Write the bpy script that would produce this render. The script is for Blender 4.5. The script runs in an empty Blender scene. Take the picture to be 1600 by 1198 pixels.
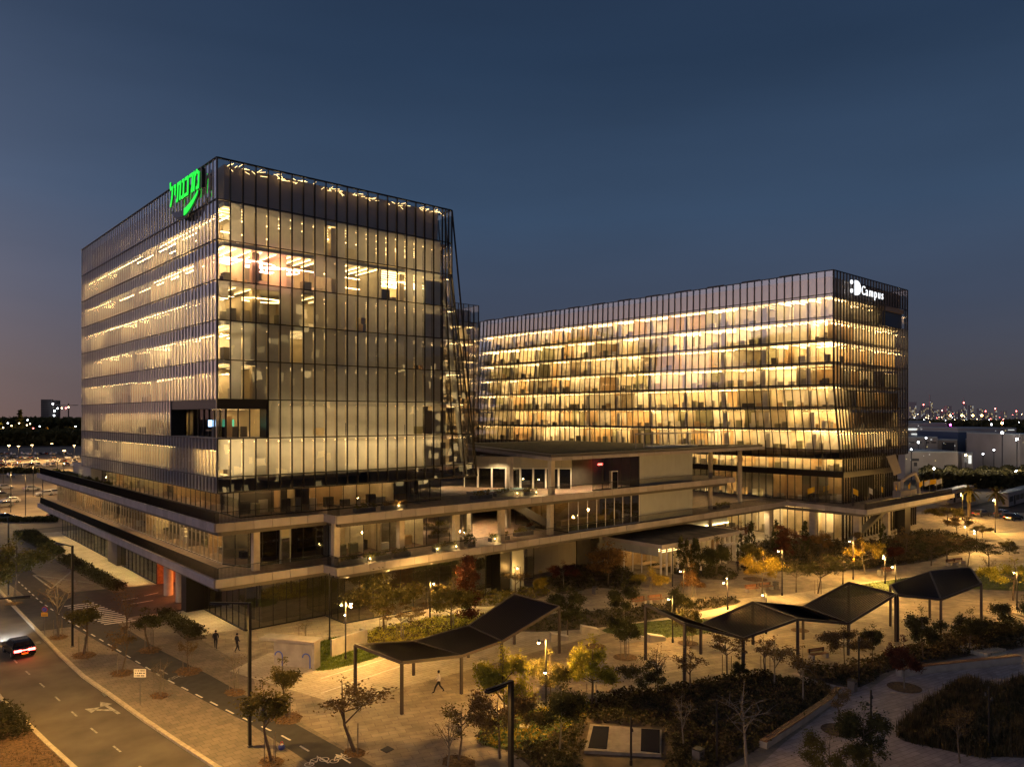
import bpy, bmesh, math, random
from mathutils import Vector, Matrix, noise
random.seed(7)
R = math.radians
SC = bpy.context.scene
COL = SC.collection
# ------------------------------------------------------------------ camera
A0 = R(41.654)                       # heading of the camera east of +Y
FPX, CXP, HYP, HC = 1180.0, 800.0, 650.0, 22.0
cd = bpy.data.cameras.new('camera'); cam = bpy.data.objects.new('camera', cd); COL.objects.link(cam)
cam.location = (0, 0, HC); cam.rotation_euler = (R(90), 0, -A0)
cd.sensor_width = 36; cd.lens = 36*FPX/1600; cd.shift_y = 51/1600
cd.clip_start = .5; cd.clip_end = 12000
SC.camera = cam
# ------------------------------------------------------------------ sky after sunset
W = bpy.data.worlds.new('World'); SC.world = W; W.use_nodes = True
nt = W.node_tree; nt.nodes.clear()
def wn(t, **k):
    n = nt.nodes.new(t)
    for a, b in k.items(): setattr(n, a, b)
    return n
L = nt.links.new
tc = wn('ShaderNodeTexCoord'); sx = wn('ShaderNodeSeparateXYZ'); L(tc.outputs['Generated'], sx.inputs[0])
def ramp(stops):
    r = wn('ShaderNodeValToRGB'); r.color_ramp.interpolation = 'EASE'
    e = r.color_ramp.elements
    while len(e) < len(stops): e.new(.5)
    for el, (p, c) in zip(e, stops): el.position = p; el.color = (*c, 1)
    L(sx.outputs['Z'], r.inputs[0]); return r
def s2l(*c): return tuple(((v/255)/12.92 if v/255 <= .04045 else ((v/255+.055)/1.055)**2.4) for v in c)
east = ramp([(0.0, s2l(54, 50, 54)), (.05, s2l(55, 54, 60)), (.14, s2l(50, 58, 74)), (.25, s2l(43, 59, 80)), (.42, s2l(29, 44, 64)), (.9, s2l(18, 26, 44))])
west = ramp([(0.0, (1.30, .70, .50)), (.05, (1.15, .72, .60)), (.14, (.78, .60, .62)), (.26, (.42, .42, .56)), (.45, (.20, .24, .36)), (.9, (.02, .03, .06))])
for _r in (east, west): _r.color_ramp.interpolation = 'LINEAR'
dt = wn('ShaderNodeVectorMath', operation='DOT_PRODUCT'); L(tc.outputs['Generated'], dt.inputs[0]); dt.inputs[1].default_value = (-.97, .22, 0)
mr = wn('ShaderNodeMapRange'); L(dt.outputs['Value'], mr.inputs[0]); mr.inputs[1].default_value = -.55; mr.inputs[2].default_value = 1.0
pw = wn('ShaderNodeMath', operation='POWER'); L(mr.outputs[0], pw.inputs[0]); pw.inputs[1].default_value = 3.3
mx = wn('ShaderNodeMixRGB'); L(pw.outputs[0], mx.inputs[0]); L(east.outputs[0], mx.inputs[1]); L(west.outputs[0], mx.inputs[2])
sky = wn('ShaderNodeTexSky', sky_type='NISHITA'); sky.sun_disc = False
sky.sun_elevation = R(-4); sky.sun_rotation = R(-77)
nz = wn('ShaderNodeTexNoise'); nz.inputs['Scale'].default_value = 2.2; nz.inputs['Detail'].default_value = 5
mz = wn('ShaderNodeMapping'); mz.inputs['Scale'].default_value = (1, 1, 5); L(tc.outputs['Generated'], mz.inputs[0]); L(mz.outputs[0], nz.inputs['Vector'])
hz = wn('ShaderNodeMapRange'); hz.inputs[1].default_value = .3; hz.inputs[2].default_value = .7; hz.inputs[3].default_value = .93; hz.inputs[4].default_value = 1.06; L(nz.outputs['Fac'], hz.inputs[0])
vm = wn('ShaderNodeVectorMath', operation='SCALE'); L(mx.outputs[0], vm.inputs[0]); L(hz.outputs[0], vm.inputs['Scale'])
b1 = wn('ShaderNodeBackground'); L(vm.outputs[0], b1.inputs[0]); b1.inputs[1].default_value = 0.97
b2 = wn('ShaderNodeBackground'); L(sky.outputs[0], b2.inputs[0]); b2.inputs[1].default_value = .05
ad = wn('ShaderNodeAddShader'); L(b1.outputs[0], ad.inputs[0]); L(b2.outputs[0], ad.inputs[1])
wo = wn('ShaderNodeOutputWorld'); L(ad.outputs[0], wo.inputs[0])
SC.view_settings.view_transform = 'Standard'; SC.view_settings.look = 'None'
SC.view_settings.exposure = 0.8; SC.view_settings.gamma = 1; SC.view_settings.use_curve_mapping = False
SC.render.engine = 'CYCLES'
cy = SC.cycles; cy.use_denoising = True; cy.max_bounces = 6; cy.diffuse_bounces = 2; cy.glossy_bounces = 3
cy.transmission_bounces = 3; cy.transparent_max_bounces = 14; cy.sample_clamp_indirect = 4; cy.use_light_tree = True
cy.caustics_reflective = False; cy.caustics_refractive = False

# ------------------------------------------------------------------ pixels of the survey photo -> places on level ground
def ray(px):
    c = (px-CXP)/FPX; s, k = math.sin(A0), math.cos(A0)
    return c*k+s, -c*s+k
def g(px, py, z=0.0):
    D = (HC-z)*FPX/(py-HYP); r = ray(px); return r[0]*D, r[1]*D
def hgt(yb, yt, z=0.0): return (HC-z)*(yb-yt)/(yb-HYP)
# ------------------------------------------------------------------ materials
MATS = {}
def mat(name, col, rough=.7, metal=0.0, var=0.0, sc=3.0, bump=0.0, col2=None, trans=0.0, spec=.5, detail=4):
    m = bpy.data.materials.new(name); m.use_nodes = True; MATS[name] = m
    t = m.node_tree; b = t.nodes['Principled BSDF']
    b.inputs['Roughness'].default_value = rough; b.inputs['Metallic'].default_value = metal
    b.inputs['Specular IOR Level'].default_value = spec
    b.inputs['Base Color'].default_value = (*col, 1)
    if var or bump or col2:
        c = t.nodes.new('ShaderNodeTexCoord'); n = t.nodes.new('ShaderNodeTexNoise')
        n.inputs['Scale'].default_value = sc; n.inputs['Detail'].default_value = detail
        ge = t.nodes.new('ShaderNodeNewGeometry')
        t.links.new(ge.outputs['Position'], n.inputs['Vector'])
        r = t.nodes.new('ShaderNodeValToRGB'); e = r.color_ramp.elements
        e[0].position = .32; e[1].position = .68
        c2 = col2 or tuple(v*(1+var) for v in col); c1 = tuple(v*(1-var) for v in col)
        e[0].color = (*c1, 1); e[1].color = (*c2, 1)
        t.links.new(n.outputs['Fac'], r.inputs[0]); t.links.new(r.outputs[0], b.inputs['Base Color'])
        if bump:
            bp = t.nodes.new('ShaderNodeBump'); bp.inputs['Strength'].default_value = bump; bp.inputs['Distance'].default_value = .05
            t.links.new(n.outputs['Fac'], bp.inputs['Height']); t.links.new(bp.outputs[0], b.inputs['Normal'])
    if trans:
        o = t.nodes['Material Output']; tr = t.nodes.new('ShaderNodeBsdfTranslucent'); mi = t.nodes.new('ShaderNodeMixShader')
        if b.inputs['Base Color'].links: t.links.new(b.inputs['Base Color'].links[0].from_socket, tr.inputs[0])
        else: tr.inputs[0].default_value = (*col, 1)
        mi.inputs[0].default_value = trans
        t.links.new(b.outputs[0], mi.inputs[1]); t.links.new(tr.outputs[0], mi.inputs[2]); t.links.new(mi.outputs[0], o.inputs[0])
    return m
def paving(name, c1, c2, mortar, w=.4, h=.2, rot=0.0, off=.5, noisy=.35):
    m = bpy.data.materials.new(name); m.use_nodes = True; MATS[name] = m; t = m.node_tree; b = t.nodes['Principled BSDF']
    ge = t.nodes.new('ShaderNodeNewGeometry'); mp = t.nodes.new('ShaderNodeMapping'); t.links.new(ge.outputs['Position'], mp.inputs[0])
    mp.inputs['Rotation'].default_value = (0, 0, rot)
    br = t.nodes.new('ShaderNodeTexBrick'); t.links.new(mp.outputs[0], br.inputs[0])
    br.inputs['Scale'].default_value = 1; br.inputs['Brick Width'].default_value = w; br.inputs['Row Height'].default_value = h
    br.inputs['Mortar Size'].default_value = .016 if w > .5 else .008; br.offset = off
    br.inputs['Color1'].default_value = (*c1, 1); br.inputs['Color2'].default_value = (*c2, 1); br.inputs['Mortar'].default_value = (*mortar, 1)
    n = t.nodes.new('ShaderNodeTexNoise'); n.inputs['Scale'].default_value = .45; n.inputs['Detail'].default_value = 12; n.inputs['Distortion'].default_value = .6; n.inputs['Roughness'].default_value = .65
    t.links.new(ge.outputs['Position'], n.inputs['Vector'])
    mr = t.nodes.new('ShaderNodeMapRange'); mr.inputs[1].default_value = .3; mr.inputs[2].default_value = .7; mr.inputs[3].default_value = 1-noisy; mr.inputs[4].default_value = 1+noisy*.6
    t.links.new(n.outputs['Fac'], mr.inputs[0])
    mu = t.nodes.new('ShaderNodeVectorMath'); mu.operation = 'SCALE'; t.links.new(br.outputs['Color'], mu.inputs[0]); t.links.new(mr.outputs[0], mu.inputs['Scale'])
    t.links.new(mu.outputs[0], b.inputs['Base Color']); b.inputs['Roughness'].default_value = .75
    bp = t.nodes.new('ShaderNodeBump'); bp.inputs['Strength'].default_value = .5; bp.inputs['Distance'].default_value = .02
    t.links.new(br.outputs['Fac'], bp.inputs['Height']); bp.invert = True; t.links.new(bp.outputs[0], b.inputs['Normal'])
    return m
def emat(name, col, st):
    m = bpy.data.materials.new(name); m.use_nodes = True; MATS[name] = m; b = m.node_tree.nodes['Principled BSDF']
    b.inputs['Base Color'].default_value = (*[min(.8, v) for v in col], 1); b.inputs['Emission Color'].default_value = (*col, 1); b.inputs['Emission Strength'].default_value = st
    return m
def glass(name, base=.14, tint=(.8, .8, .78), rough=.012, refl=(1, 1, 1), wav=.0):
    m = bpy.data.materials.new(name); m.use_nodes = True; MATS[name] = m; t = m.node_tree; t.nodes.clear()
    o = t.nodes.new('ShaderNodeOutputMaterial'); mi = t.nodes.new('ShaderNodeMixShader')
    tr = t.nodes.new('ShaderNodeBsdfTransparent'); tr.inputs[0].default_value = (*tint, 1)
    gl = t.nodes.new('ShaderNodeBsdfGlossy'); gl.inputs['Roughness'].default_value = rough; gl.inputs[0].default_value = (*refl, 1)
    lw = t.nodes.new('ShaderNodeLayerWeight'); lw.inputs[0].default_value = .5
    p = t.nodes.new('ShaderNodeMath'); p.operation = 'POWER'; p.inputs[1].default_value = 3.6
    mr = t.nodes.new('ShaderNodeMapRange'); mr.inputs[3].default_value = base; mr.inputs[4].default_value = 1
    t.links.new(lw.outputs['Facing'], p.inputs[0]); t.links.new(p.outputs[0], mr.inputs[0]); t.links.new(mr.outputs[0], mi.inputs[0])
    if wav:
        ge = t.nodes.new('ShaderNodeNewGeometry'); n = t.nodes.new('ShaderNodeTexNoise'); n.inputs['Scale'].default_value = .55; n.inputs['Detail'].default_value = 1
        t.links.new(ge.outputs['Position'], n.inputs['Vector']); bp = t.nodes.new('ShaderNodeBump'); bp.inputs['Strength'].default_value = wav; bp.inputs['Distance'].default_value = .1
        t.links.new(n.outputs['Fac'], bp.inputs['Height']); t.links.new(bp.outputs[0], gl.inputs['Normal'])
    t.links.new(tr.outputs[0], mi.inputs[1]); t.links.new(gl.outputs[0], mi.inputs[2]); t.links.new(mi.outputs[0], o.inputs[0])
    return m
M = MATS
mat('soil', (.09, .068, .042), .95, var=.5, sc=.6, bump=.4)
mat('farland', (.035, .03, .02), .95, var=.5, sc=.02)
mat('asphalt', (.085, .072, .055), .85, var=.33, sc=.35, bump=.15, detail=12)
mat('asphalt_dark', (.035, .034, .032), .85, var=.25, sc=1.2, bump=.15, detail=10)
mat('lot', (.20, .15, .10), .9, var=.3, sc=.15, detail=8)
mat('paint', (.62, .6, .55), .7, var=.25, sc=5)
mat('paint_worn', (.28, .27, .24), .8, var=.4, sc=4)
paving('plaza', (.32, .265, .19), (.235, .195, .14), (.14, .118, .088), 1.2, .6, R(20), .5, .45)
paving('stone_pale', (.50, .44, .33), (.43, .38, .28), (.22, .19, .15), .9, .45, 0, .5, .25)
paving('walk', (.21, .175, .13), (.155, .13, .095), (.08, .065, .05), .6, .6, 0, .5, .3)
paving('grey_pave', (.50, .39, .33), (.38, .30, .25), (.2, .16, .14), .8, .4, R(12), .5, .3)
mat('kerb', (.42, .36, .26), .8, var=.2, sc=3)
mat('mulch', (.11, .065, .028), .95, var=.6, sc=5, bump=.8)
mat('lawn', (.06, .085, .018), .95, var=.6, sc=2, bump=.6)
mat('concrete', (.34, .31, .27), .8, var=.15, sc=1.2, bump=.05)
mat('concrete_dark', (.12, .11, .10), .8, var=.2, sc=1.2)
mat('fascia_b', (.24, .212, .205), .6, var=.16, sc=.6, detail=8)
mat('fascia', (.27, .24, .235), .6, var=.14, sc=.5, detail=8)
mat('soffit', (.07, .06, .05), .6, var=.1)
mat('deck', (.22, .15, .10), .7, var=.25, sc=1.5)
mat('column', (.36, .31, .25), .7, var=.12, sc=1.5)
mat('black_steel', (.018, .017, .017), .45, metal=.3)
mat('pole_steel', (.16, .155, .15), .4, metal=.5)
mat('mullion_dark', (.018, .015, .014), .35, metal=.4)
mat('fin_light', (.50, .48, .48), .4, metal=.35)
mat('frame_white', (.7, .66, .58), .5)
mat('spandrel', (.34, .28, .20), .5, var=.2, sc=.5)
mat('mech_panel', (.22, .165, .13), .55, var=.1, sc=.4)
mat('spandrel_side', (.16, .15, .16), .5, var=.1)
mat('mech_panel_pale', (.48, .38, .34), .55, var=.1, sc=.4)
mat('slab', (.45, .42, .36), .8)
mat('carpet', (.10, .09, .08), .95)
for n_, c_ in dict(w_cream=(.62, .53, .37), w_white=(.75, .70, .58), w_wood=(.48, .33, .18), w_grey=(.34, .32, .27), w_dark=(.08, .07, .06), w_orange=(.52, .36, .18), w_green=(.26, .25, .15)).items():
    mat(n_, c_, .8, var=.12, sc=.9)
mat('blind', (.50, .51, .52), .9, var=.06, sc=1.3, trans=.55)
mat('blind_b', (.46, .48, .50), .9, var=.06, sc=1.3, trans=.42)
mat('sheer', (.80, .75, .66), .9, trans=.75)
mat('panel_grey', (.25, .26, .25), .45, var=.06, sc=.6)
mat('panel_beige', (.30, .275, .22), .5, var=.06, sc=.6)
mat('wood', (.20, .085, .035), .6, var=.3, sc=4)
mat('bark', (.10, .075, .05), .9, var=.3, sc=6)
mat('bark_pale', (.17, .145, .11), .9, var=.2, sc=6)
def leafm(n, c, c2): mat(n, c, .75, col2=c2, sc=1.6, var=.3, trans=.35, spec=.2)
leafm('leaf_dark', (.042, .044, .016), (.10, .096, .035))
leafm('leaf_olive', (.09, .078, .024), (.18, .15, .04))
leafm('leaf_yellow_lamplit', (.22, .17, .025), (.42, .30, .04))  # lamplight on the crowns is put into this yellow
leafm('leaf_green_lamplit', (.20, .20, .025), (.42, .38, .05))  # brighter green for crowns near lamps, their light put into the colour
leafm('leaf_orange', (.15, .085, .03), (.26, .15, .05))
leafm('leaf_red', (.085, .032, .018), (.15, .055, .03))
leafm('leaf_brown', (.11, .075, .032), (.20, .135, .055))
leafm('shrub', (.035, .036, .017), (.085, .075, .032))
leafm('shrub_brown', (.085, .066, .035), (.16, .12, .06))
leafm('grass_lit', (.08, .12, .015), (.16, .20, .03))
glass('glass_a', .13, (.80, .80, .78), .01, (1, .95, .92), wav=.05)
glass('glass_side', .34, (.85, .82, .78), .015, (.95, .93, 1.0), wav=.03)
glass('glass_b', .22, (.85, .83, .78), .012, (1, .96, .93), wav=.04)
glass('glass_base', .30, (.72, .72, .66), .01, (.95, .97, .88), wav=.02)
glass('glass_loggia', .05, (.3, .3, .3), .03, (.32, .3, .34))
glass('glass_deck', .16, (.75, .72, .62), .01, (.9, .9, .8), wav=.02)
glass('glass_dark', .16, (.22, .22, .2), .01)
glass('glass_rail', .08, (.5, .48, .44), .02)
WARM = (1.0, .65, .25)
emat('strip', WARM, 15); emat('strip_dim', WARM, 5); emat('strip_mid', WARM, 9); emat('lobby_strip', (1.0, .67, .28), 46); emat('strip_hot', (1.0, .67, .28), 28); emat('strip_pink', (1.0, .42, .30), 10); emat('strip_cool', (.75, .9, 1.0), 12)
emat('lamp_warm', (1.0, .72, .38), 60); emat('lamp_soft', (1.0, .62, .25), 14); emat('lamp_cool', (.85, .93, 1.0), 70); emat('lamp_orange', (1.0, .45, .12), 45)
emat('red_light', (1.0, .06, .05), 14); emat('far_red', (1, .12, .1), 14); emat('far_warm', (1.0, .7, .35), 10); emat('far_cool', (.9, .95, 1), 10); emat('far_magenta', (1, .1, .8), 8)
emat('sign_green', (.01, .62, .04), .9); emat('sign_white', (.90, .95, 1.0), .8); emat('screen_blue', (.35, .6, 1.0), 2.2); emat('screen_green', (.1, .6, .4), .7)
mat('car_black', (.012, .012, .014), .15, metal=.4); mat('car_white', (.62, .6, .56), .25); mat('car_grey', (.16, .16, .16), .25, metal=.5); mat('car_silver', (.38, .37, .35), .25, metal=.6)
mat('tyre', (.012, .012, .012), .9); mat('rim', (.3, .3, .3), .3, metal=.8); mat('car_glass', (.01, .01, .012), .05)
mat('plate_yellow', (.75, .5, .05), .6); mat('sign_blue', (.05, .10, .45), .5); mat('sign_redm', (.5, .03, .03), .5); mat('sign_yellow', (.75, .40, .03), .5)
mat('skin', (.35, .2, .13), .7); mat('cloth_dark', (.012, .012, .016), .9); mat('cloth_white', (.6, .57, .52), .9); mat('hair', (.012, .009, .007), .8); mat('cloth_blue', (.03, .05, .25), .8)
mat('flag_yellow', (.7, .42, .02), .8, trans=.3); mat('flag_white', (.5, .5, .48), .8, trans=.3); mat('umbrella_cloth', (.012, .010, .010), .9)
mat('far_wall', (.26, .23, .21), .8, var=.15, sc=.1); mat('far_wall_b', (.20, .175, .15), .8, var=.15, sc=.1); mat('far_dark', (.03, .03, .035), .8); mat('far_blue', (.03, .05, .10), .5)
mat('roof_pale', (.26, .28, .28), .7, var=.1, sc=.3); mat('tower_far', (.30, .27, .28), .9)  # skyline walls paled towards the sky, haze put into the colour
mat('trunk_palm', (.12, .09, .06), .9)
mat('canopy_slat', (.013, .010, .013), .6, spec=.25); mat('canopy_frame', (.055, .042, .038), .5, metal=.2)
mat('pool', (.25, .4, .42), .2)

# ------------------------------------------------------------------ builders
class MB:
    def __init__(s): s.v = []; s.f = []
    def quad(s, a, b, c, d): n = len(s.v); s.v += [tuple(a), tuple(b), tuple(c), tuple(d)]; s.f.append((n, n+1, n+2, n+3)); return s
    def tri(s, a, b, c): n = len(s.v); s.v += [tuple(a), tuple(b), tuple(c)]; s.f.append((n, n+1, n+2)); return s
    def prism(s, pts, z0, z1):
        n = len(s.v); k = len(pts)
        s.v += [(p[0], p[1], z0) for p in pts]+[(p[0], p[1], z1) for p in pts]
        s.f.append(tuple(n+i for i in reversed(range(k)))); s.f.append(tuple(n+k+i for i in range(k)))
        for i in range(k): j = (i+1) % k; s.f.append((n+i, n+j, n+k+j, n+k+i))
        return s
    def box(s, x0, y0, z0, x1, y1, z1):
        if x0 > x1: x0, x1 = x1, x0
        if y0 > y1: y0, y1 = y1, y0
        return s.prism([(x0, y0), (x1, y0), (x1, y1), (x0, y1)], z0, z1)
    def rbox(s, c, hx, hy, z0, z1, rz):
        co, si = math.cos(rz), math.sin(rz)
        return s.prism([(c[0]+x*co-y*si, c[1]+x*si+y*co) for x, y in ((-hx, -hy), (hx, -hy), (hx, hy), (-hx, hy))], z0, z1)
    def bar(s, a, b, w, h=None, up=Vector((0, 0, 1))):
        h = h or w; a = Vector(a); b = Vector(b); d = (b-a).normalized()
        if abs(d.dot(up)) > .99: up = Vector((1, 0, 0))
        u = d.cross(up).normalized()*w/2; v = d.cross(u).normalized()*h/2
        n = len(s.v)
        for p in (a, b): s.v += [tuple(p-u-v), tuple(p+u-v), tuple(p+u+v), tuple(p-u+v)]
        for q in ((0, 3, 2, 1), (4, 5, 6, 7), (0, 1, 5, 4), (1, 2, 6, 5), (2, 3, 7, 6), (3, 0, 4, 7)): s.f.append(tuple(n+i for i in q))
        return s
    def tube(s, pts, rad, k=6):
        n0 = len(s.v); pts = [Vector(p) for p in pts]
        if not hasattr(rad, '__len__'): rad = [rad]*len(pts)
        for i, p in enumerate(pts):
            d = (pts[min(i+1, len(pts)-1)]-pts[max(i-1, 0)]).normalized()
            u = d.cross(Vector((.13, .97, .2))).normalized(); w = d.cross(u)
            for j in range(k): t = 2*math.pi*j/k; s.v.append(tuple(p+(u*math.cos(t)+w*math.sin(t))*rad[i]))
        for i in range(len(pts)-1):
            for j in range(k): a = n0+i*k+j; b = n0+i*k+(j+1) % k; s.f.append((a, b, b+k, a+k))
        s.f.append(tuple(n0+j for j in range(k))); s.f.append(tuple(n0+(len(pts)-1)*k+j for j in reversed(range(k))))
        return s
    def ball(s, c, r, k=8, sz=1.0):
        n0 = len(s.v); m = k//2
        for i in range(m+1):
            a = math.pi*i/m
            for j in range(k): t = 2*math.pi*j/k; s.v.append((c[0]+r*math.sin(a)*math.cos(t), c[1]+r*math.sin(a)*math.sin(t), c[2]+r*sz*math.cos(a)))
        for i in range(m):
            for j in range(k): a = n0+i*k+j; b = n0+i*k+(j+1) % k; s.f.append((a, a+k, b+k, b))
        return s
    def build(s, name, m, parent=None, smooth=False, loc=None):
        me = bpy.data.meshes.new(name); me.from_pydata(s.v, [], s.f); me.materials.append(MATS[m] if isinstance(m, str) else m)
        if smooth: me.polygons.foreach_set('use_smooth', [True]*len(me.polygons))
        me.update(); return link(name, me, parent, loc)
def link(name, me, parent=None, loc=None, rz=0):
    o = bpy.data.objects.new(name, me); COL.objects.link(o)
    if parent:
        o.parent = parent
        if parent.name in WPAR and parent.type == 'EMPTY' and parent.parent is None: o.matrix_parent_inverse = Matrix.Translation(-parent.location)
    if loc: o.location = loc
    o.rotation_euler.z = rz
    return o
WPAR = set()                         # things whose parts are written in world coordinates
def wthing(*a, **k):
    o = thing(*a, **k); WPAR.add(o.name); return o
def tag(o, label=None, cat=None, group=None, kind=None):
    if label: o['label'] = label
    if cat: o['category'] = cat
    if group: o['group'] = group
    if kind: o['kind'] = kind
    return o
def thing(name, label, cat, loc=(0, 0, 0), rz=0, group=None):
    o = bpy.data.objects.new(name, None); o.empty_display_size = .3; COL.objects.link(o); o.location = loc; o.rotation_euler.z = rz
    return tag(o, label, cat, group)
def dup(root, loc, rz=0, label=None, cat=None, group=None, scale=None):
    def cp(o, par):
        c = o.copy(); COL.objects.link(c)
        if par: c.parent = par
        for ch in o.children: cp(ch, c)
        return c
    r = cp(root, None); r.location = loc; r.rotation_euler.z = rz
    if scale: r.scale = scale if hasattr(scale, '__len__') else (scale,)*3
    if label: r['label'] = label
    if cat: r['category'] = cat
    if group: r['group'] = group
    return r
def stuff(o): o['kind'] = 'stuff'; return o
def struct(o): o['kind'] = 'structure'; return o
def sheet(name, pts, z, m, kind='structure', label=None):
    b = MB(); n = len(pts); b.v = [(p[0], p[1], z) for p in pts]; 
    a = sum(pts[i][0]*pts[(i+1) % n][1]-pts[(i+1) % n][0]*pts[i][1] for i in range(n))
    b.f = [tuple(range(n)) if a > 0 else tuple(reversed(range(n)))]
    o = b.build(name, m); o['kind'] = kind
    if label: o['label'] = label
    return o
def lamp(kind, loc, power, col, parent=None, size=.15, aim=None, cone=150, blend=.6, rect=None):
    ld = bpy.data.lights.new('light', kind); ld.energy = power; ld.color = col
    if kind == 'SPOT': ld.spot_size = R(cone); ld.spot_blend = blend; ld.shadow_soft_size = size
    elif kind == 'POINT': ld.shadow_soft_size = size
    elif kind == 'AREA':
        if rect: ld.shape = 'RECTANGLE'; ld.size, ld.size_y = rect
        else: ld.size = size
    o = bpy.data.objects.new('light', ld); COL.objects.link(o)
    if parent:
        o.parent = parent
        if parent.name in WPAR: o.matrix_parent_inverse = Matrix.Translation(-parent.location)
    o.location = loc
    if aim: o.rotation_euler = (Vector(aim)).to_track_quat('-Z', 'Y').to_euler()
    return o
# ------------------------------------------------------------------ glass towers
ZL = [14.72, 16.2, 19.85, 23.6, 27.35, 31.1, 34.9, 38.7, 42.5, 46.4]
def lp(a, b, t): return a+(b-a)*t
PCACHE = {}
def pane(parent, p, m, jit=.0, name='pane'):
    """one glass pane, p = four corners from the lower left, counter-clockwise; alike panes share their mesh"""
    o0 = Vector(p[0]); off = [tuple(round(c, 3) for c in (Vector(q)-o0)) for q in p]
    k = (tuple(off), m)
    if k not in PCACHE:
        me = bpy.data.meshes.new('pane'); me.from_pydata(off, [], [(0, 1, 2, 3)]); me.materials.append(MATS[m]); PCACHE[k] = me
    o = link(name, PCACHE[k], parent, o0)
    if jit: o.rotation_euler = (random.gauss(0, jit), random.gauss(0, jit), random.gauss(0, jit))
    return o
def tower(th, corners, sides, zl=ZL, floors=range(1, 8)):
    """corners(z) -> plan corners; sides = dicts: i (corner index), n modules, fin (width, depth, mat), glass, skip, single (how many panes are objects)"""
    for S in sides:
        i = S['i']; n = S['n']
        def P(t, z, off=0.0, S=S, i=i):
            c = corners(z); a, b = c[i], c[(i+1) % len(c)]; d = Vector((b[0]-a[0], b[1]-a[1])).normalized()
            return (lp(a[0], b[0], t)+d.y*off, lp(a[1], b[1], t)-d.x*off, z)
        S['P'] = P
        skip = S.get('skip', {}); rest = MB(); cnt = 0; lim = S.get('single', 0); order = S.get('order', 1)
        for q in range(n):
            jq = q if order == 1 else n-1-q
            for k in range(len(zl)-1):
                if jq in skip.get(k, ()): continue
                t0, t1 = jq/n, (jq+1)/n
                pts = [P(t0, zl[k]), P(t1, zl[k]), P(t1, zl[k+1]), P(t0, zl[k+1])]
                if cnt < lim: pane(th, pts, S['glass'], S.get('jit', .0022)); cnt += 1
                else: rest.quad(*pts)
        if rest.v: stuff(rest.build('pane', S['glass'], th))
        fw, fd, fm = S['fin']
        if fw:
            for q in range(n+1):
                t = q/n; b = MB(); segs = []
                ks = list(range(len(zl)))
                for k in range(len(zl)-1):
                    if (q in skip.get(k, ()) and (q-1) in skip.get(k, ())) or (q in skip.get(k, ()) and q == 0): continue
                    segs.append((k, k+1))
                # merge straight runs
                straight = S.get('straight', True)
                if straight:
                    runs = []
                    for s_ in segs:
                        if runs and runs[-1][1] == s_[0]: runs[-1][1] = s_[1]
                        else: runs.append(list(s_))
                else: runs = segs
                for a, c in runs:
                    p0 = P(t, zl[a], fd/2); p1 = P(t, zl[c], fd/2); cc = corners(zl[a]); e = Vector((cc[(i+1) % len(cc)][0]-cc[i][0], cc[(i+1) % len(cc)][1]-cc[i][1], 0)).normalized()
                    b.bar(p0, p1, fw, fd, up=e.cross(Vector((0, 0, 1))))
                if b.v: b.build('mullion', fm, th)
        tr = S.get('transom', (.10, .10))
        for k, z in enumerate(zl):
            sk = skip.get(k, ())
            b = MB(); b.bar(P(0, z, tr[1]/2-.01), P(1, z, tr[1]/2-.01), tr[1], tr[0]); b.build('transom', 'mullion_dark', th)
def slabs(th, corners, zl=ZL, inset=.32, edge='spandrel', floors=range(1, 9), tk=.85):
    for k in floors:
        z = zl[k]; c = corners(z-.3); n = len(c); cx = sum(p[0] for p in c)/n; cy = sum(p[1] for p in c)/n
        q = [(p[0]+inset*(1 if cx > p[0] else -1), p[1]+inset*(1 if cy > p[1] else -1)) for p in c]
        MB().prism(q, z-tk, z+.04).build('floor_slab', 'slab', th)
        for a in range(n):
            p0, p1 = Vector((*q[a], 0)), Vector((*q[(a+1) % n], 0)); d = (p1-p0).normalized(); nn = Vector((d.y, -d.x, 0))*.03
            b = MB(); b.quad(p0+nn+Vector((0, 0, z-tk-.05)), p1+nn+Vector((0, 0, z-tk-.05)), p1+nn+Vector((0, 0, z+.10)), p0+nn+Vector((0, 0, z+.10))); b.build('slab_edge', edge, th)
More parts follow.
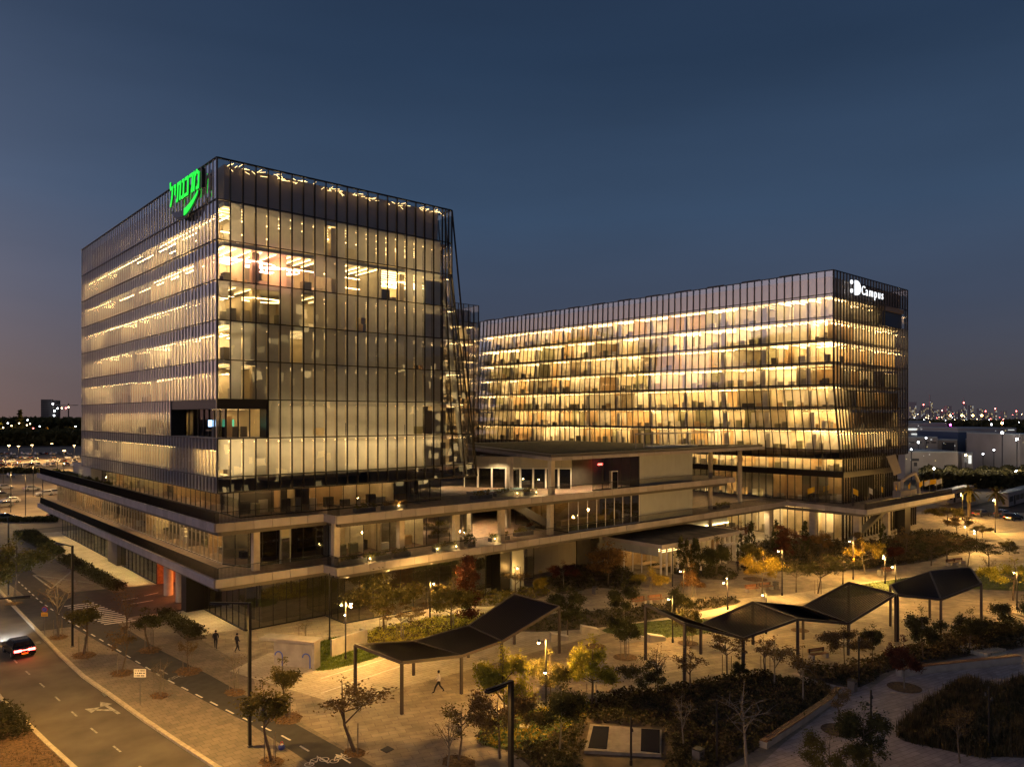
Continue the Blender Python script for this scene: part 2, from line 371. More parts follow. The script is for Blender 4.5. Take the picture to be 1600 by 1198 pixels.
def fitout(th, P, n, z0, z1, L_, rng, bright='strip', pal=('w_cream', 'w_white', 'w_wood', 'w_grey', 'w_cream'), depth=(4, 8), off=0.0, lines=(.8,), bay=(3, 7), desks=True, strips=1.0, ceil=.95):
    """what stands behind the glass of one storey: walls, partitions, desks and the ceiling lights"""
    zc = z1-ceil; zf = z0+.05
    walls = {}; bright = bright if isinstance(bright, tuple) else (bright,); CE = {m_: MB() for m_ in bright}; ce = CE[bright[0]]; dk = {}
    def pt(s, d, z): v = P(s/L_, z0, -d); return (v[0], v[1], z)
    s = 0.6
    for d in lines:
        x = .6
        while x < L_-1:
            ln = min(rng.uniform(3, 14), L_-.6-x)
            if rng.random() < .82*strips+.1: 
                a, b = pt(x, d, zc-.03), pt(x+ln, d, zc-.03); a2, b2 = pt(x, d+.07, zc-.03), pt(x+ln, d+.07, zc-.03)
                ce.quad(a, a2, b2, b)
            x += ln+.4
    while s < L_-.8:
        w = min(rng.uniform(*bay), L_-.6-s); m = rng.choice(pal); d = rng.uniform(*depth)
        wb = walls.setdefault(m, MB()); dark = rng.random() < off
        wb.quad(pt(s, d, zf), pt(s+w, d, zf), pt(s+w, d, zc), pt(s, d, zc))
        m2 = rng.choice(pal); wb = walls.setdefault(m2, MB())
        if s > 1: wb.quad(pt(s, .9, zf), pt(s, d+1, zf), pt(s, d+1, zc), pt(s, .9, zc))
        ce = CE[rng.choice(bright)]
        if not dark:
            kind = rng.random()
            if kind < .62:                                   # rows of light strips running inwards
                y = s+.5
                while y < s+w-.3:
                    ce.quad(pt(y, 1.2, zc-.05), pt(y, d-.4, zc-.05), pt(y+.11, d-.4, zc-.05), pt(y+.11, 1.2, zc-.05)); y += rng.choice((1.1, 1.5))
            else:                                            # rows along the glass
                y = 1.4
                while y < d-.3:
                    ce.quad(pt(s+.4, y, zc-.05), pt(s+.4, y+.12, zc-.05), pt(s+w-.4, y+.12, zc-.05), pt(s+w-.4, y, zc-.05)); y += 1.2
        if desks and rng.random() < .75:
            y = s+.4
            while y < s+w-1.2:
                c = rng.choice(('w_orange', 'w_grey', 'w_dark', 'w_white', 'w_green')); b = dk.setdefault(c, MB()); hh = rng.choice((.75, 1.1, 1.35)); dd = rng.uniform(1.2, 2.6)
                a0, a1, a2, a3 = pt(y, dd, zf), pt(y+1.0, dd, zf), pt(y+1.0, dd+.6, zf), pt(y, dd+.6, zf)
                b.prism([a0[:2], a1[:2], a2[:2], a3[:2]], zf, zf+hh); y += rng.uniform(1.2, 2.2)
        s += w
    for m, b in walls.items(): stuff(b.build('inner_wall', m, th))
    for m, b in dk.items(): stuff(b.build('desk', m, th))
    for m_, ce in CE.items():
        if ce.v: stuff(ce.build('ceiling_light', m_, th))
def columns_in(th, P, L_, z0, z1, step, d, m='w_cream', r=.35):
    s = step/2; k = 0
    while s < L_:
        v = P(s/L_, z0, -d); MB().box(v[0]-r, v[1]-r, z0, v[0]+r, v[1]+r, z1).build('column', m, th); s += step

# ---- the near tower on the left
AX0, AY0, AX1, AY1 = 26.55, 71.75, 54.2, 124.8
def cornA(z):
    x1 = AX1 if z > 38 else lp(58.0, AX1, max(0, (z-14.72)/(38-14.72)))
    return [(AX0, AY0), (52.8, AY0), (x1, AY0+.01), (x1, AY1), (AX0, AY1)]
TA = wthing('office_tower', 'near glass office tower on the left with the green sign and a slanted right edge', 'office building', (40, 98, 14.7))
NLA = 56
sA = dict(i=0, n=21, fin=(.075, .20, 'mullion_dark'), glass='glass_a', single=189, skip={2: {0, 1, 2, 3}}, jit=.0028)
sA2 = dict(i=1, n=3, fin=(.07, .20, 'mullion_dark'), glass='glass_a', straight=False, single=27, jit=.004)
sA3 = dict(i=4, n=NLA, fin=(.05, .09, 'fin_light'), glass='glass_side', single=80, order=-1, skip={2: {NLA-1-k for k in range(14)}}, transom=(.07, .15))
sA4 = dict(i=2, n=36, fin=(.08, .2, 'mullion_dark'), glass='glass_a')
sA5 = dict(i=3, n=19, fin=(.08, .2, 'mullion_dark'), glass='glass_a')
tower(TA, cornA, [sA, sA2, sA3, sA4, sA5])
slabs(TA, cornA, floors=(1, 3, 4, 5, 6, 7, 8), tk=.28, edge='blind_b', inset=1.0)
MB().prism([(AX0+1.8, AY0+1.8), (AX1, AY0+1.8), (AX1, AY1-.3), (AX0+1.8, AY1-.3)], ZL[3]-.28, ZL[3]-.24).build('floor_slab', 'slab', TA)
MB().prism([(AX0+1.0, AY0+1.0), (AX1, AY0+1.0), (AX1, AY1-.3), (AX0+1.0, AY1-.3)], ZL[2]-.25, ZL[2]+.04).build('floor_slab', 'slab', TA)
MB().box(AX0+9, AY0+9, 14.8, AX1-7, AY1-8, 45).build('core', 'w_grey', TA)
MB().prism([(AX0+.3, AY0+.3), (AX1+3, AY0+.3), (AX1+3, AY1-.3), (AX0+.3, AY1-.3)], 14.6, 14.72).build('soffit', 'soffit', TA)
# machine-floor wall behind the top glass band, open to the sky above it
MB().box(AX0+1.1, AY0+1.1, 42.54, AX1-1.2, AY1-1.1, 46.25).build('machine_room_wall', 'mech_panel', TA)
MB().box(AX0+1.6, AY0+1.6, 46.25, AX1-1.6, AY1-1.6, 46.3).build('roof_deck', 'mech_panel_pale', TA)
MB().box(31, 88, 45.5, 34, 96, 49.0).box(30, 98, 45.5, 35, 106, 48.2).build('roof_plant', 'panel_beige', TA)
for z in (46.4,):
    b = MB(); b.bar((AX0, AY0, z), (AX1, AY0, z), .14, .16); b.bar((AX0, AY0, z), (AX0, AY1, z), .14, .16); b.bar((AX1, AY0, z), (AX1, AY1, z), .14, .16); b.build('parapet_rail', 'mullion_dark', TA)
for y in [AY0+k*2.9 for k in range(1, 18)]:
    MB().bar((AX0+.05, y, 45.6), (AX0+1.6, y, 45.4), .08).build('parapet_strut', 'mullion_dark', TA)
rng = random.Random(11)
floor_style = {1: ('strip_hot', .02), 2: ('strip', .0), 3: ('strip_dim', .1), 4: ('strip_dim', .1), 5: ('strip_mid', .2), 6: ('strip', .3), 7: ('strip_mid', .15)}
BL = MB().quad((0, 0, 0), (1.28, 0, 0), (1.28, 0, 2.75), (0, 0, 2.75))
blm = {}
for nm in ('blind', 'blind_b'):
    me = bpy.data.meshes.new('blind'); me.from_pydata([(0, 0, 0), (1.17, 0, 0), (1.17, 0, -3.6), (0, 0, -3.6)], [], [(0, 1, 2, 3)]); me.materials.append(M[nm]); blm[nm] = me
mod = (52.8-AX0)/21
openb = {7: {0: 1, 10: .0, 11: .3}, 6: {k: 1 for k in range(0, 8)} | {8: .4, 9: .4, 11: 1, 12: 1, 13: 1, 14: 1, 15: 1, 16: 1}, 5: {0: .6, 1: .9, 2: .9, 3: .9, 4: .9}, 4: {0: 1}, 3: {0: 1}, 2: {3: 0}, 1: {0: .2}}
for k in range(1, 8):
    st, of = floor_style[k]; z0, z1 = ZL[k], ZL[k+1]
    PR = sA['P'] if k != 2 else (lambda t, z, off=0.0: sA['P']((4.1*mod+t*(26.2-4.1*mod))/26.2, z, off))
    fitout(TA, PR, 0, z0, z1, 26.2 if k != 2 else 26.2-4.1*mod, rng, st, off=of, lines=(.75,) if k in (1, 2) else (), pal=('w_cream', 'w_white', 'w_grey', 'w_cream'), depth=(5, 8.2), desks=k in (2, 5, 6), bay=(4, 8), ceil=.36)
    if k != 2: columns_in(TA, sA['P'], 26.2, z0, z1-.45, 8.6, 1.6)
    for q in range(21):
        fr = openb.get(k, {}).get(q, 0)
        if k == 2 and q < 4: continue
        if fr >= 1 or (fr == 0 and rng.random() < .04): continue
        o = link('blind', blm['blind' if k in (1, 2, 7, 5) else 'blind_b'], TA, (AX0+q*mod+.04, AY0+.27, z1-.06)); o.scale = (1, 1, 1-fr)
        if rng.random() < .05: o.scale.z = rng.uniform(.6, .9)
    # left flank
    PL_ = sA3['P'] if k != 2 else (lambda t, z, off=0.0: sA3['P'](t*39.2/53.05, z, off))
    fitout(TA, PL_, 0, z0, z1, 53.0 if k != 2 else 39.2, rng, ('lobby_strip', 'strip_hot', 'lobby_strip') if k > 2 else ('strip_hot', 'lobby_strip'), off=.05, lines=(.7,), pal=('w_cream', 'w_white', 'w_cream', 'w_cream'), depth=(2.0, 4.5), desks=True, bay=(3, 9), strips=.8, ceil=1.2)
    yb_ = AY0+(14*53.05/NLA if k == 2 else .3)
    MB().quad((AX0+.28, AY1-.3, z1-1.15), (AX0+.28, yb_, z1-1.15), (AX0+.28, yb_, z1-.02), (AX0+.28, AY1-.3, z1-.02)).build('spandrel_panel', 'spandrel_side', TA)
shm = bpy.data.meshes.new('sheer'); shm.from_pydata([(0, 0, 0), (0, .44, 0), (0, .44, -2.45), (0, 0, -2.45)], [], [(0, 1, 2, 3)]); shm.materials.append(M['sheer'])
for k in range(1, 8):
    dark = [(rng.uniform(0, 56), rng.uniform(2, 6)) for _ in range(2)]
    for q in range(NLA):
        if k == 2 and q < 14: continue
        if any(abs(q-c) < w/2 for c, w in dark): continue
        y = AY0+(q+.25)*53.05/NLA
        link('curtain', shm, TA, (AX0+.34, y, ZL[k+1]-1.2))
# glowing streaks behind the top glass, standing in for golden reflections
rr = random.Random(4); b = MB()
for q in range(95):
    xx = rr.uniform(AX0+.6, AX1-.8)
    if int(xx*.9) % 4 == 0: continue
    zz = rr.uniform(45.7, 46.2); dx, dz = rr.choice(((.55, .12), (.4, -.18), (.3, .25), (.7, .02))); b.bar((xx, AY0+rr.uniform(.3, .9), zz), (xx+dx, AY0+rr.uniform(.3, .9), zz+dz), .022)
stuff(b.build('glint_streak', 'strip_dim', TA))
for k in range(1, 8): fitout(TA, sA2['P'], 0, ZL[k], ZL[k+1], 3.2, rng, 'strip_hot', pal=('w_cream', 'w_grey'), depth=(3, 5), bay=(2, 3), lines=(.6,), ceil=.4)
# glazed corner behind the slanted right edge
b = MB()
for k in range(1, 9): b.bar((AX1-1.0, AY0+.4, ZL[k]-.4), (cornA(ZL[k])[2][0]-.3, AY0+3.5, ZL[k]-.4), .9, .35)
b.build('edge_beam', 'mech_panel_pale', TA)
MB().bar((53.6, AY0+1.2, 38.5), (57.2, AY0+1.2, 14.8), .45, .45).build('slanted_column', 'panel_grey', TA)
for k in (3, 4, 5, 6):
    MB().box(50.6, AY0+.35, ZL[k]+.1, 53.2, AY0+.5, ZL[k+1]-.95).build('dark_bay', 'w_dark', TA)
for k in (1, 2):
    MB().box(50.6, AY0+.35, ZL[k]+.1, 53.6, AY0+.5, ZL[k+1]-.95).build('dark_bay', 'w_dark', TA)
# loggia cut into the near corner, one storey up
z0, z1 = ZL[2], ZL[3]
LX = AX0+4*mod; LY = AY0+14*53.05/NLA
MB().box(AX0+.02, AY0+.02, z0-.02, LX, LY, z0+.06).build('loggia_floor', 'concrete', TA)
MB().box(AX0+.02, AY0+.02, z1-.9, LX, LY, z1-.05).build('loggia_ceiling', 'mullion_dark', TA)
MB().box(LX-.14, AY0+.0, z0, LX+.02, AY0+1.6, z1-.9).build('loggia_jamb', 'mullion_dark', TA)
MB().box(AX0, LY-.1, z0, AX0+1.6, LY+.1, z1-.9).build('loggia_jamb', 'mullion_dark', TA)
for q in range(3):
    pane(TA, [(AX0+1.4+q*(LX-AX0-1.5)/3, AY0+1.4, z0), (AX0+1.4+(q+1)*(LX-AX0-1.5)/3, AY0+1.4, z0), (AX0+1.4+(q+1)*(LX-AX0-1.5)/3, AY0+1.4, z1-.9), (AX0+1.4+q*(LX-AX0-1.5)/3, AY0+1.4, z1-.9)], 'glass_b', name='loggia_pane')
    MB().box(AX0+1.36+q*(LX-AX0-1.5)/3, AY0+1.3, z0, AX0+1.44+q*(LX-AX0-1.5)/3, AY0+1.42, z1-.9).build('loggia_post', 'mullion_dark', TA)
for q in range(8):
    y0 = AY0+1.4+q*(LY-AY0-1.5)/8; y1 = AY0+1.4+(q+1)*(LY-AY0-1.5)/8
    pane(TA, [(AX0+1.4, y1, z0), (AX0+1.4, y0, z0), (AX0+1.4, y0, z1-.9), (AX0+1.4, y1, z1-.9)], 'glass_loggia', name='loggia_pane'); MB().box(AX0+1.3, y0-.04, z0, AX0+1.42, y0+.04, z1-.9).build('loggia_post', 'mullion_dark', TA)
MB().box(AX0+1.5, AY0+5.2, z0+.06, LX+2, AY0+5.3, z1-.9).build('meeting_room_wall', 'w_cream', TA)
MB().box(AX0+2.0, AY0+2.9, z0+.06, AX0+2.6, AY0+3.0, z1-1.6).build('meeting_room_cupboard', 'w_wood', TA)
MB().quad((27.6, 76.9, z0+1.1), (28.4, 76.9, z0+1.1), (28.4, 76.9, z0+1.75), (27.6, 76.9, z0+1.75)).build('screen', 'screen_blue', TA)
MB().quad((29.0, 76.9, z0+1.0), (30.2, 76.9, z0+1.0), (30.2, 76.9, z0+1.8), (29.0, 76.9, z0+1.8)).build('screen', 'screen_green', TA)
for q in range(4): MB().box(27.4+q*.95, 74.9, z0+.06, 27.9+q*.95, 75.4, z0+1.1).build('chair', 'w_dark', TA)
MB().box(27.2, 75.6, z0+.7, 31, 76.4, z0+.78).build('table', 'w_wood', TA)
b = MB()
for q in range(3): b.quad((27.6, 74+q, z1-.96), (27.6, 74.12+q, z1-.96), (30.6, 74.12+q, z1-.96), (30.6, 74+q, z1-.96))
stuff(b.build('ceiling_light', 'strip', TA))
# ring lights and looped neon on the upper storeys
def ring(cx, cy, rx, ry, z, m, rings=1, rad=.045):
    for r_ in range(rings):
        f = 1-.22*r_
        MB().tube([(cx+rx*f*math.cos(t*math.pi/12), cy+ry*f*math.sin(t*math.pi/12), z) for t in range(25)], rad, 5).build('ring_light', m, TA)
ring(30.4, 74.4, 3.0, 1.7, ZL[6]+2.4, 'strip_pink', 4)
ring(33.9, 74.6, 2.2, 1.9, ZL[6]+2.1, 'strip_pink', 3)
ring(49.2, 74.8, 3.1, 2.0, ZL[6]+2.4, 'strip', 4)
ring(48.5, 74.8, 3.0, 2.0, ZL[7]+2.3, 'strip_dim', 4)
ring(31.8, 74.0, 2.4, 1.4, ZL[5]+2.6, 'strip_dim', 2)
for (x0, x1, k, zz) in ((28.6, 34, 7, 2.5), (38.4, 43, 7, 2.2), (27.6, 33.2, 7, 1.2), (35.2, 39, 6, 2.3), (39.4, 43, 6, 2.2), (39.4, 43, 6, 1.1)):
    MB().tube([(x0, AY0+1.8, ZL[k]+zz), (x1, AY0+2.0, ZL[k]+zz)], .045, 5).build('pendant_light', 'strip', TA)
# floor 4: cool-lit office seen between blinds
MB().quad((38.5, AY0+.28, ZL[4]-1.0-.95), (47.0, AY0+.28, ZL[4]-1.95), (47.0, AY0+.28, ZL[4]-1.94), (38.5, AY0+.28, ZL[4]-1.94)).build('blind_rail', 'w_grey', TA)

# ---- the long tower on the right
BX0, BY0, BX1, BY1 = 123.8, 58.5, 154.5, 151.6
def cornB(z):
    xn = BX0 if z > 27 else lp(126.3, BX0, (z-14.72)/(27-14.72))
    xf = lp(120.3, BX0, min(1, max(0, (z-14.72)/(44-14.72))))
    return [(xn, BY0), (BX1, BY0), (BX1, BY1), (xf, BY1)]
TB = wthing('office_tower', 'long brightly lit glass office tower on the right with the white lettered sign', 'office building', (139, 105, 14.7))
sB = dict(i=3, n=64, fin=(.09, .20, 'mullion_dark'), glass='glass_b', straight=False, single=260, order=-1, jit=.002, transom=(.12, .14))
sB2 = dict(i=0, n=26, fin=(.10, .22, 'mullion_dark'), glass='glass_a', single=40, straight=False, skip={7: set(range(17, 25))})
sB3 = dict(i=1, n=40, fin=(.1, .2, 'mullion_dark'), glass='glass_a')
sB4 = dict(i=2, n=20, fin=(.1, .2, 'mullion_dark'), glass='glass_a')
tower(TB, cornB, [sB, sB2, sB3, sB4])
slabs(TB, cornB, tk=.30, inset=.9)
MB().box(BX0+10, BY0+10, 14.8, BX1-6, BY1-8, 45).build('core', 'w_grey', TB)
MB().prism([(BX0+3, BY0+.3), (BX1-.3, BY0+.3), (BX1-.3, BY1-.3), (BX0-2.5, BY1-.3)], 14.6, 14.72).build('soffit', 'soffit', TB)
MB().box(BX0+1.0, BY0+1.0, 42.54, BX1-1, BY1-1, 45.4).build('machine_room_wall', 'mech_panel_pale', TB)
MB().box(BX0+1.1, BY0+1.1, 45.4, BX1-1.1, BY1-1.1, 45.6).build('roof_deck', 'mech_panel_pale', TB)
b = MB(); c = cornB(46.4)
for q in range(4): b.bar((*c[q], 46.4), (*c[(q+1) % 4], 46.4), .14, .16)
b.build('parapet_rail', 'mullion_dark', TB)
for k in range(12):
    y = BY0+6+k*7.4
    MB().bar((BX0-.1, y, 46.5), (BX0-.1, y+3.6, 46.5), .3, .18).build('cradle_rail', 'mullion_dark', TB)
rng = random.Random(5)
palB = ('w_cream', 'w_white', 'w_wood', 'w_cream', 'w_white', 'w_orange', 'w_cream', 'w_white', 'w_cream', 'w_green')
for k in range(1, 8):
    z0, z1 = ZL[k], ZL[k+1]
    fitout(TB, sB['P'], 0, z0, z1, 93.0, rng, ('strip_mid', 'lobby_strip', 'strip_hot', 'lobby_strip', 'strip_hot', 'lobby_strip'), off=.0, lines=(.9, 1.7), ceil=.45, pal=palB, depth=(3.5, 8.5), bay=(3, 9))
    columns_in(TB, sB['P'], 93.0, z0, z1-.9, 8.4, 1.5, 'w_white', .4)
    br_ = {1: 'lobby_strip', 2: 'strip', 3: 'strip_mid', 4: 'strip', 5: 'lobby_strip', 6: 'lobby_strip', 7: 'strip_hot'}[k]
    fitout(TB, sB2['P'], 0, z0, z1, 30.0, rng, br_, off={1: .05, 2: .5, 3: .6, 4: .5, 5: .02, 6: .02, 7: .4}[k], lines=(.7,) if k in (1, 5, 6) else (), pal=('w_cream', 'w_white', 'w_wood', 'w_grey'), depth=(3, 8), bay=(2, 6), strips=.6)
# sheer curtains on the long side, here and there
for k in range(1, 8):
    for q in range(62):
        if rng.random() < .20:
            t = q/64; v = sB['P'](1-t-.5/64, ZL[k]+1, -.36)
            o = link('curtain', shm, TB, (v[0], v[1]-.5, ZL[k+1]-.95)); o.scale.y = 2.2
# open loggia near the top of the narrow side
lx0, lx1 = BX0+17*30.7/26, BX0+25*30.7/26
MB().box(lx0, BY0+.3, ZL[7], lx1, BY0+4, ZL[7]+.1).build('loggia_floor', 'concrete_dark', TB)
MB().box(lx0, BY0+.5, ZL[7], lx1, BY0+.6, ZL[8]-.6).build('loggia_wall', 'far_blue', TB)
MB().box(lx0, BY0+.1, ZL[8]-.9, lx1, BY0+4, ZL[8]-.1).build('loggia_ceiling', 'mech_panel', TB)
# tilted screen panel low on the narrow side
b = MB(); b.v = [(143.4, 57.9, 14.6), (147.2, 57.9, 14.9), (149.2, 57.6, 11.4), (146.0, 57.6, 11.0)]; b.v += [(x, y-.15, z) for x, y, z in b.v]
b.f = [(0, 3, 2, 1), (4, 5, 6, 7), (0, 1, 5, 4), (1, 2, 6, 5), (2, 3, 7, 6), (3, 0, 4, 7)]; b.build('tilted_panel', 'far_wall_b', TB)

# ---- the tower that shows behind the near one
TC = wthing('office_tower', 'narrow glimpse of a glass office tower behind the slanted edge of the near tower', 'office building', (90, 150, 14.7))
def cornC(z): return [(76, 129.7), (105.4, 129.7), (105.4, 172), (76, 172)]
sC = dict(i=0, n=21, fin=(.09, .22, 'mullion_dark'), glass='glass_b', single=189)
sC2 = dict(i=1, n=28, fin=(.1, .2, 'mullion_dark'), glass='glass_a'); sC3 = dict(i=3, n=28, fin=(.1, .2, 'mullion_dark'), glass='glass_a')
tower(TC, cornC, [sC, sC2, sC3]); slabs(TC, cornC)
MB().box(77.2, 131, 42.54, 104.4, 171, 45.3).build('machine_room_wall', 'mech_panel', TC)
MB().box(84, 138, 14.7, 98, 165, 45).build('core', 'w_grey', TC)
rng = random.Random(9)
for k in range(1, 8): fitout(TC, sC['P'], 0, ZL[k], ZL[k+1], 29.4, rng, 'strip', off=.1, lines=(.7,), depth=(3, 7), bay=(2, 6))

# ---- lettered signs
SG = wthing('roof_sign', 'glowing green Hebrew letters over a curved swoosh, high on the near tower', 'sign', (26.2, 78, 43.5))
# letters drawn on a strip that reads right to left; u grows leftwards on the facade seen from the street (towards -Y on this wall)
def seg(a, b, w):
    d = Vector((b[0]-a[0], b[1]-a[1])).normalized(); n_ = Vector((-d.y, d.x))*w/2
    return [(a[0]+n_.x, a[1]+n_.y), (b[0]+n_.x, b[1]+n_.y), (b[0]-n_.x, b[1]-n_.y), (a[0]-n_.x, a[1]-n_.y)]
w_ = .15
HEB = [  # u runs to the right as one reads the picture, unit height 1
    ('lamed', 0.0, [((.06, 1.25), (.12, .92)), ((.10, .90), (.55, .90)), ((.50, .92), (.42, .38)), ((.44, .42), (.16, -.05))]),
    ('yod', .78, [((.02, .90), (.30, .90)), ((.26, .94), (.18, .42))]),
    ('tav', 1.28, [((.12, .90), (.74, .90)), ((.70, .94), (.62, 0)), ((.24, .90), (.18, .08)), ((.22, .08), (-.06, .06))]),
    ('nun', 2.16, [((.10, .90), (.42, .90)), ((.38, .94), (.34, .04)), ((.40, .08), (-.02, .08))]),
    ('kaf', 2.76, [((.02, .90), (.56, .90)), ((.52, .94), (.50, .04)), ((.56, .08), (-.04, .08))]),
    ('resh', 3.50, [((.02, .90), (.60, .90)), ((.55, .94), (.50, .0))]),
    ('mem', 4.26, [((.00, .96), (.22, .70)), ((.16, .86), (.04, .0)), ((.20, .76), (.50, .94)), ((.46, .94), (.86, .72)), ((.82, .82), (.78, .06)), ((.84, .08), (.42, .08))]),
]
YS0, YS1 = 83.4, 74.6         # from the left end of the word to its right end along the wall
tot = 5.2
def place(u, v): return (YS0+(YS1-YS0)*u/tot+(-.12*v), 44.05+v*1.95)
for nm, u0, segs in HEB:
    polys = []
    for a, b in segs:
        q = seg((u0+a[0], a[1]*1.0), (u0+b[0], b[1]*1.0), w_)
        polys.append([place(u, v) for u, v in q])
    b = MB()
    for P_ in polys:
        n = len(P_); k0 = len(b.v)
        for dx in (.25, .32): b.v += [(26.2-dx, y, z) for y, z in P_]
        b.f += [tuple(k0+i for i in range(n)), tuple(k0+n+i for i in reversed(range(n)))]+[(k0+i, k0+n+i, k0+n+(i+1) % n, k0+(i+1) % n) for i in range(n)]
    b.build('letter_'+nm, 'sign_green', SG)
    b2 = MB()
    for P_ in polys:
        n = len(P_); k0 = len(b2.v)
        for dx in (.15, .22): b2.v += [(26.2-dx, y-.04, z-.05) for y, z in P_]
        b2.f += [tuple(k0+i for i in range(n)), tuple(k0+n+i for i in reversed(range(n)))]+[(k0+i, k0+n+i, k0+n+(i+1) % n, k0+(i+1) % n) for i in range(n)]
    b2.build('letter_back', 'black_steel', SG)
def swoosh(x0, x1, t0, t1, m, name, dy=0, dz=0, grow=0):
    b = MB(); N = 22; top = []; bot = []
    for i in range(N+1):
        t = lp(t0, t1, i/N); u = .5+4.5*t; v = -.38-.52*math.sin(math.pi*min(1, t))**.8+.25*t
        th_ = (.12+.22*math.sin(math.pi*min(1, max(0, t))))*(1+grow)
        top.append(place(u, v+th_/2)); bot.append(place(u, v-th_/2))
    P_ = top+bot[::-1]; n = len(P_)
    for xx in (x0, x1): b.v += [(xx, y+dy, z+dz) for y, z in P_]
    for i in range(N):
        a, c, d, e = i, i+1, n-2-i, n-1-i
        b.f.append((a, c, d, e)); b.f.append((n+e, n+d, n+c, n+a))
    b.f += [(i, n+i, n+(i+1) % n, (i+1) % n) for i in range(n)]
    b.build(name, m, SG)
swoosh(25.85, 25.92, .50, 1.0, 'sign_green', 'swoosh_lit'); swoosh(25.86, 25.92, .0, .5, 'far_blue', 'swoosh_unlit'); swoosh(25.95, 26.05, 0, 1.0, 'black_steel', 'swoosh_back', -.1, -.12, .5)
MB().box(25.98, 74.1, 44.0, 26.3, 74.5, 45.9).build('sign_box', 'black_steel', SG)

SH = wthing('roof_sign', 'white glowing :D Campus lettering on the narrow side of the long tower', 'sign', (135, 58, 44))
def text_mesh(s, size, m, parent, loc, rot, ext=.12, name='letters', bold=.03):
    cu = bpy.data.curves.new('t', 'FONT'); cu.body = s; cu.size = size; cu.extrude = ext; cu.offset = bold; cu.resolution_u = 4
    to = bpy.data.objects.new('t', cu); COL.objects.link(to); bpy.context.view_layer.update()
    me = bpy.data.meshes.new_from_object(to.evaluated_get(bpy.context.evaluated_depsgraph_get())); bpy.data.objects.remove(to)
    me.materials.clear(); me.materials.append(MATS[m]); o = link(name, me, parent, loc); o.rotation_euler = rot; return o
x = 133.2
for ch, adv in zip('Campus', (1.62, 1.38, 2.06, 1.48, 1.46, 1.2)):
    text_mesh(ch, 2.25, 'sign_white', SH, (x, BY0-.55, 43.25), (R(90), 0, 0), ext=.04, name='letter_'+ch.lower(), bold=.0); x += adv*1.03
b = MB(); pts = [(130.7, 42.9)]+[(131.25+1.55*math.cos(t), 44.15+1.25*math.sin(t)) for t in [(-90+18*i)*math.pi/180 for i in range(11)]]+[(130.7, 45.4)]
n = len(pts)
for yy in (BY0-.45, BY0-.65): b.v += [(px_, yy, pz) for px_, pz in pts]
b.f = [tuple(range(n)), tuple(reversed(range(n, 2*n)))]+[(i, n+i, n+(i+1) % n, (i+1) % n) for i in range(n)]
b.build('letter_d', 'sign_white', SH)
for zc in (43.45, 44.95):
    b = MB(); n = 12
    for yy in (BY0-.45, BY0-.65): b.v += [(129.35+.36*math.cos(i*math.pi/6), yy, zc+.36*math.sin(i*math.pi/6)) for i in range(n)]
    b.f = [tuple(range(n)), tuple(reversed(range(n, 2*n)))]+[(i, n+i, n+(i+1) % n, (i+1) % n) for i in range(n)]
    b.build('dot', 'sign_white', SH)
MB().box(129, BY0-.36, 43.0, 142, BY0-.42, 43.1).box(129, BY0-.36, 45.0, 142, BY0-.42, 45.1).build('sign_frame', 'black_steel', SH)
# ------------------------------------------------------------------ the low building that carries the towers: decks, fascias, glass, columns
PD = wthing('podium_building', 'low podium of long pale-edged decks and dark glass under the towers', 'building', (80, 90, 0))
Z1, Z2, Z3 = 6.61, 11.85, 17.1
SX, SY, NX, NY = 26.2, 71.3, 37.4, 68.7
deck1 = [(SX, SY), (NX, SY), (NX+.02, NY), (127.7, NY), (125.3, 53.7), (165.3, 53.7), (165.3, 75), (131.2, 75), (131.2, 150), (31, 160.2), (SX, 156)]
deck2 = [(SX, SY), (NX, SY), (NX+.02, NY), (110.3, NY), (110.3, 76), (99.8, 76), (99.8, 100), (66, 100), (66, 92), (58, 92), (58, 127), (31, 160.2), (SX, 156.5)]
def fascia(pts_open, z, h, single=True):
    """pale panels round the edge of a deck, one by one, with open joints"""
    for a, b in zip(pts_open, pts_open[1:]):
        a = Vector((*a, 0)); b = Vector((*b, 0)); d = b-a; L_ = d.length; n = max(1, round(L_/1.9)); d.normalize(); nn = Vector((d.y, -d.x, 0))
        rest = MB()
        for q in range(n):
            j_ = random.uniform(-.006, .006); p = a+d*(L_*q/n+.022)+nn*j_; r = a+d*(L_*(q+1)/n-.022)+nn*j_; w = nn*.10
            far = (p-Vector((0, 0, 0))).length > 175
            mb = rest if far else MB()
            mb.prism([(p.x-w.x, p.y-w.y), (p.x+w.x, p.y+w.y), (r.x+w.x, r.y+w.y), (r.x-w.x, r.y-w.y)], z-h, z+.06)
            if not far: mb.build('fascia_panel', 'fascia_b' if random.random() < .3 else 'fascia', PD)
        if rest.v: stuff(rest.build('fascia_panel', 'fascia', PD))
def railing(pts_open, z, inset=.35, h=1.05):
    b = MB(); t = MB()
    for a, c in zip(pts_open, pts_open[1:]):
        a = Vector((*a, z)); c = Vector((*c, z)); d = (c-a); L_ = d.length; d.normalize(); nn = Vector((-d.y, d.x, 0))*inset; n = int(L_/.13)
        for q in range(n):
            p = a+d*(q*.13+.1)+nn; b.v += [tuple(p+Vector(v)) for v in ((-.018, 0, 0), (.018, 0, 0), (.018, 0, h), (-.018, 0, h))]; k = len(b.v)-4; b.f.append((k, k+1, k+2, k+3))
            p2 = p+Vector((0, 0, 0)); b.v += [tuple(p2+Vector(v)) for v in ((0, -.018, 0), (0, .018, 0), (0, .018, h), (0, -.018, h))]; k = len(b.v)-4; b.f.append((k, k+1, k+2, k+3))
        t.bar(a+nn+Vector((0, 0, h)), c+nn+Vector((0, 0, h)), .06, .05)
    stuff(b.build('railing_bar', 'black_steel', PD)); t.build('handrail', 'black_steel', PD)
MB().prism(deck1, Z1-.72, Z1).build('deck', 'deck', PD)
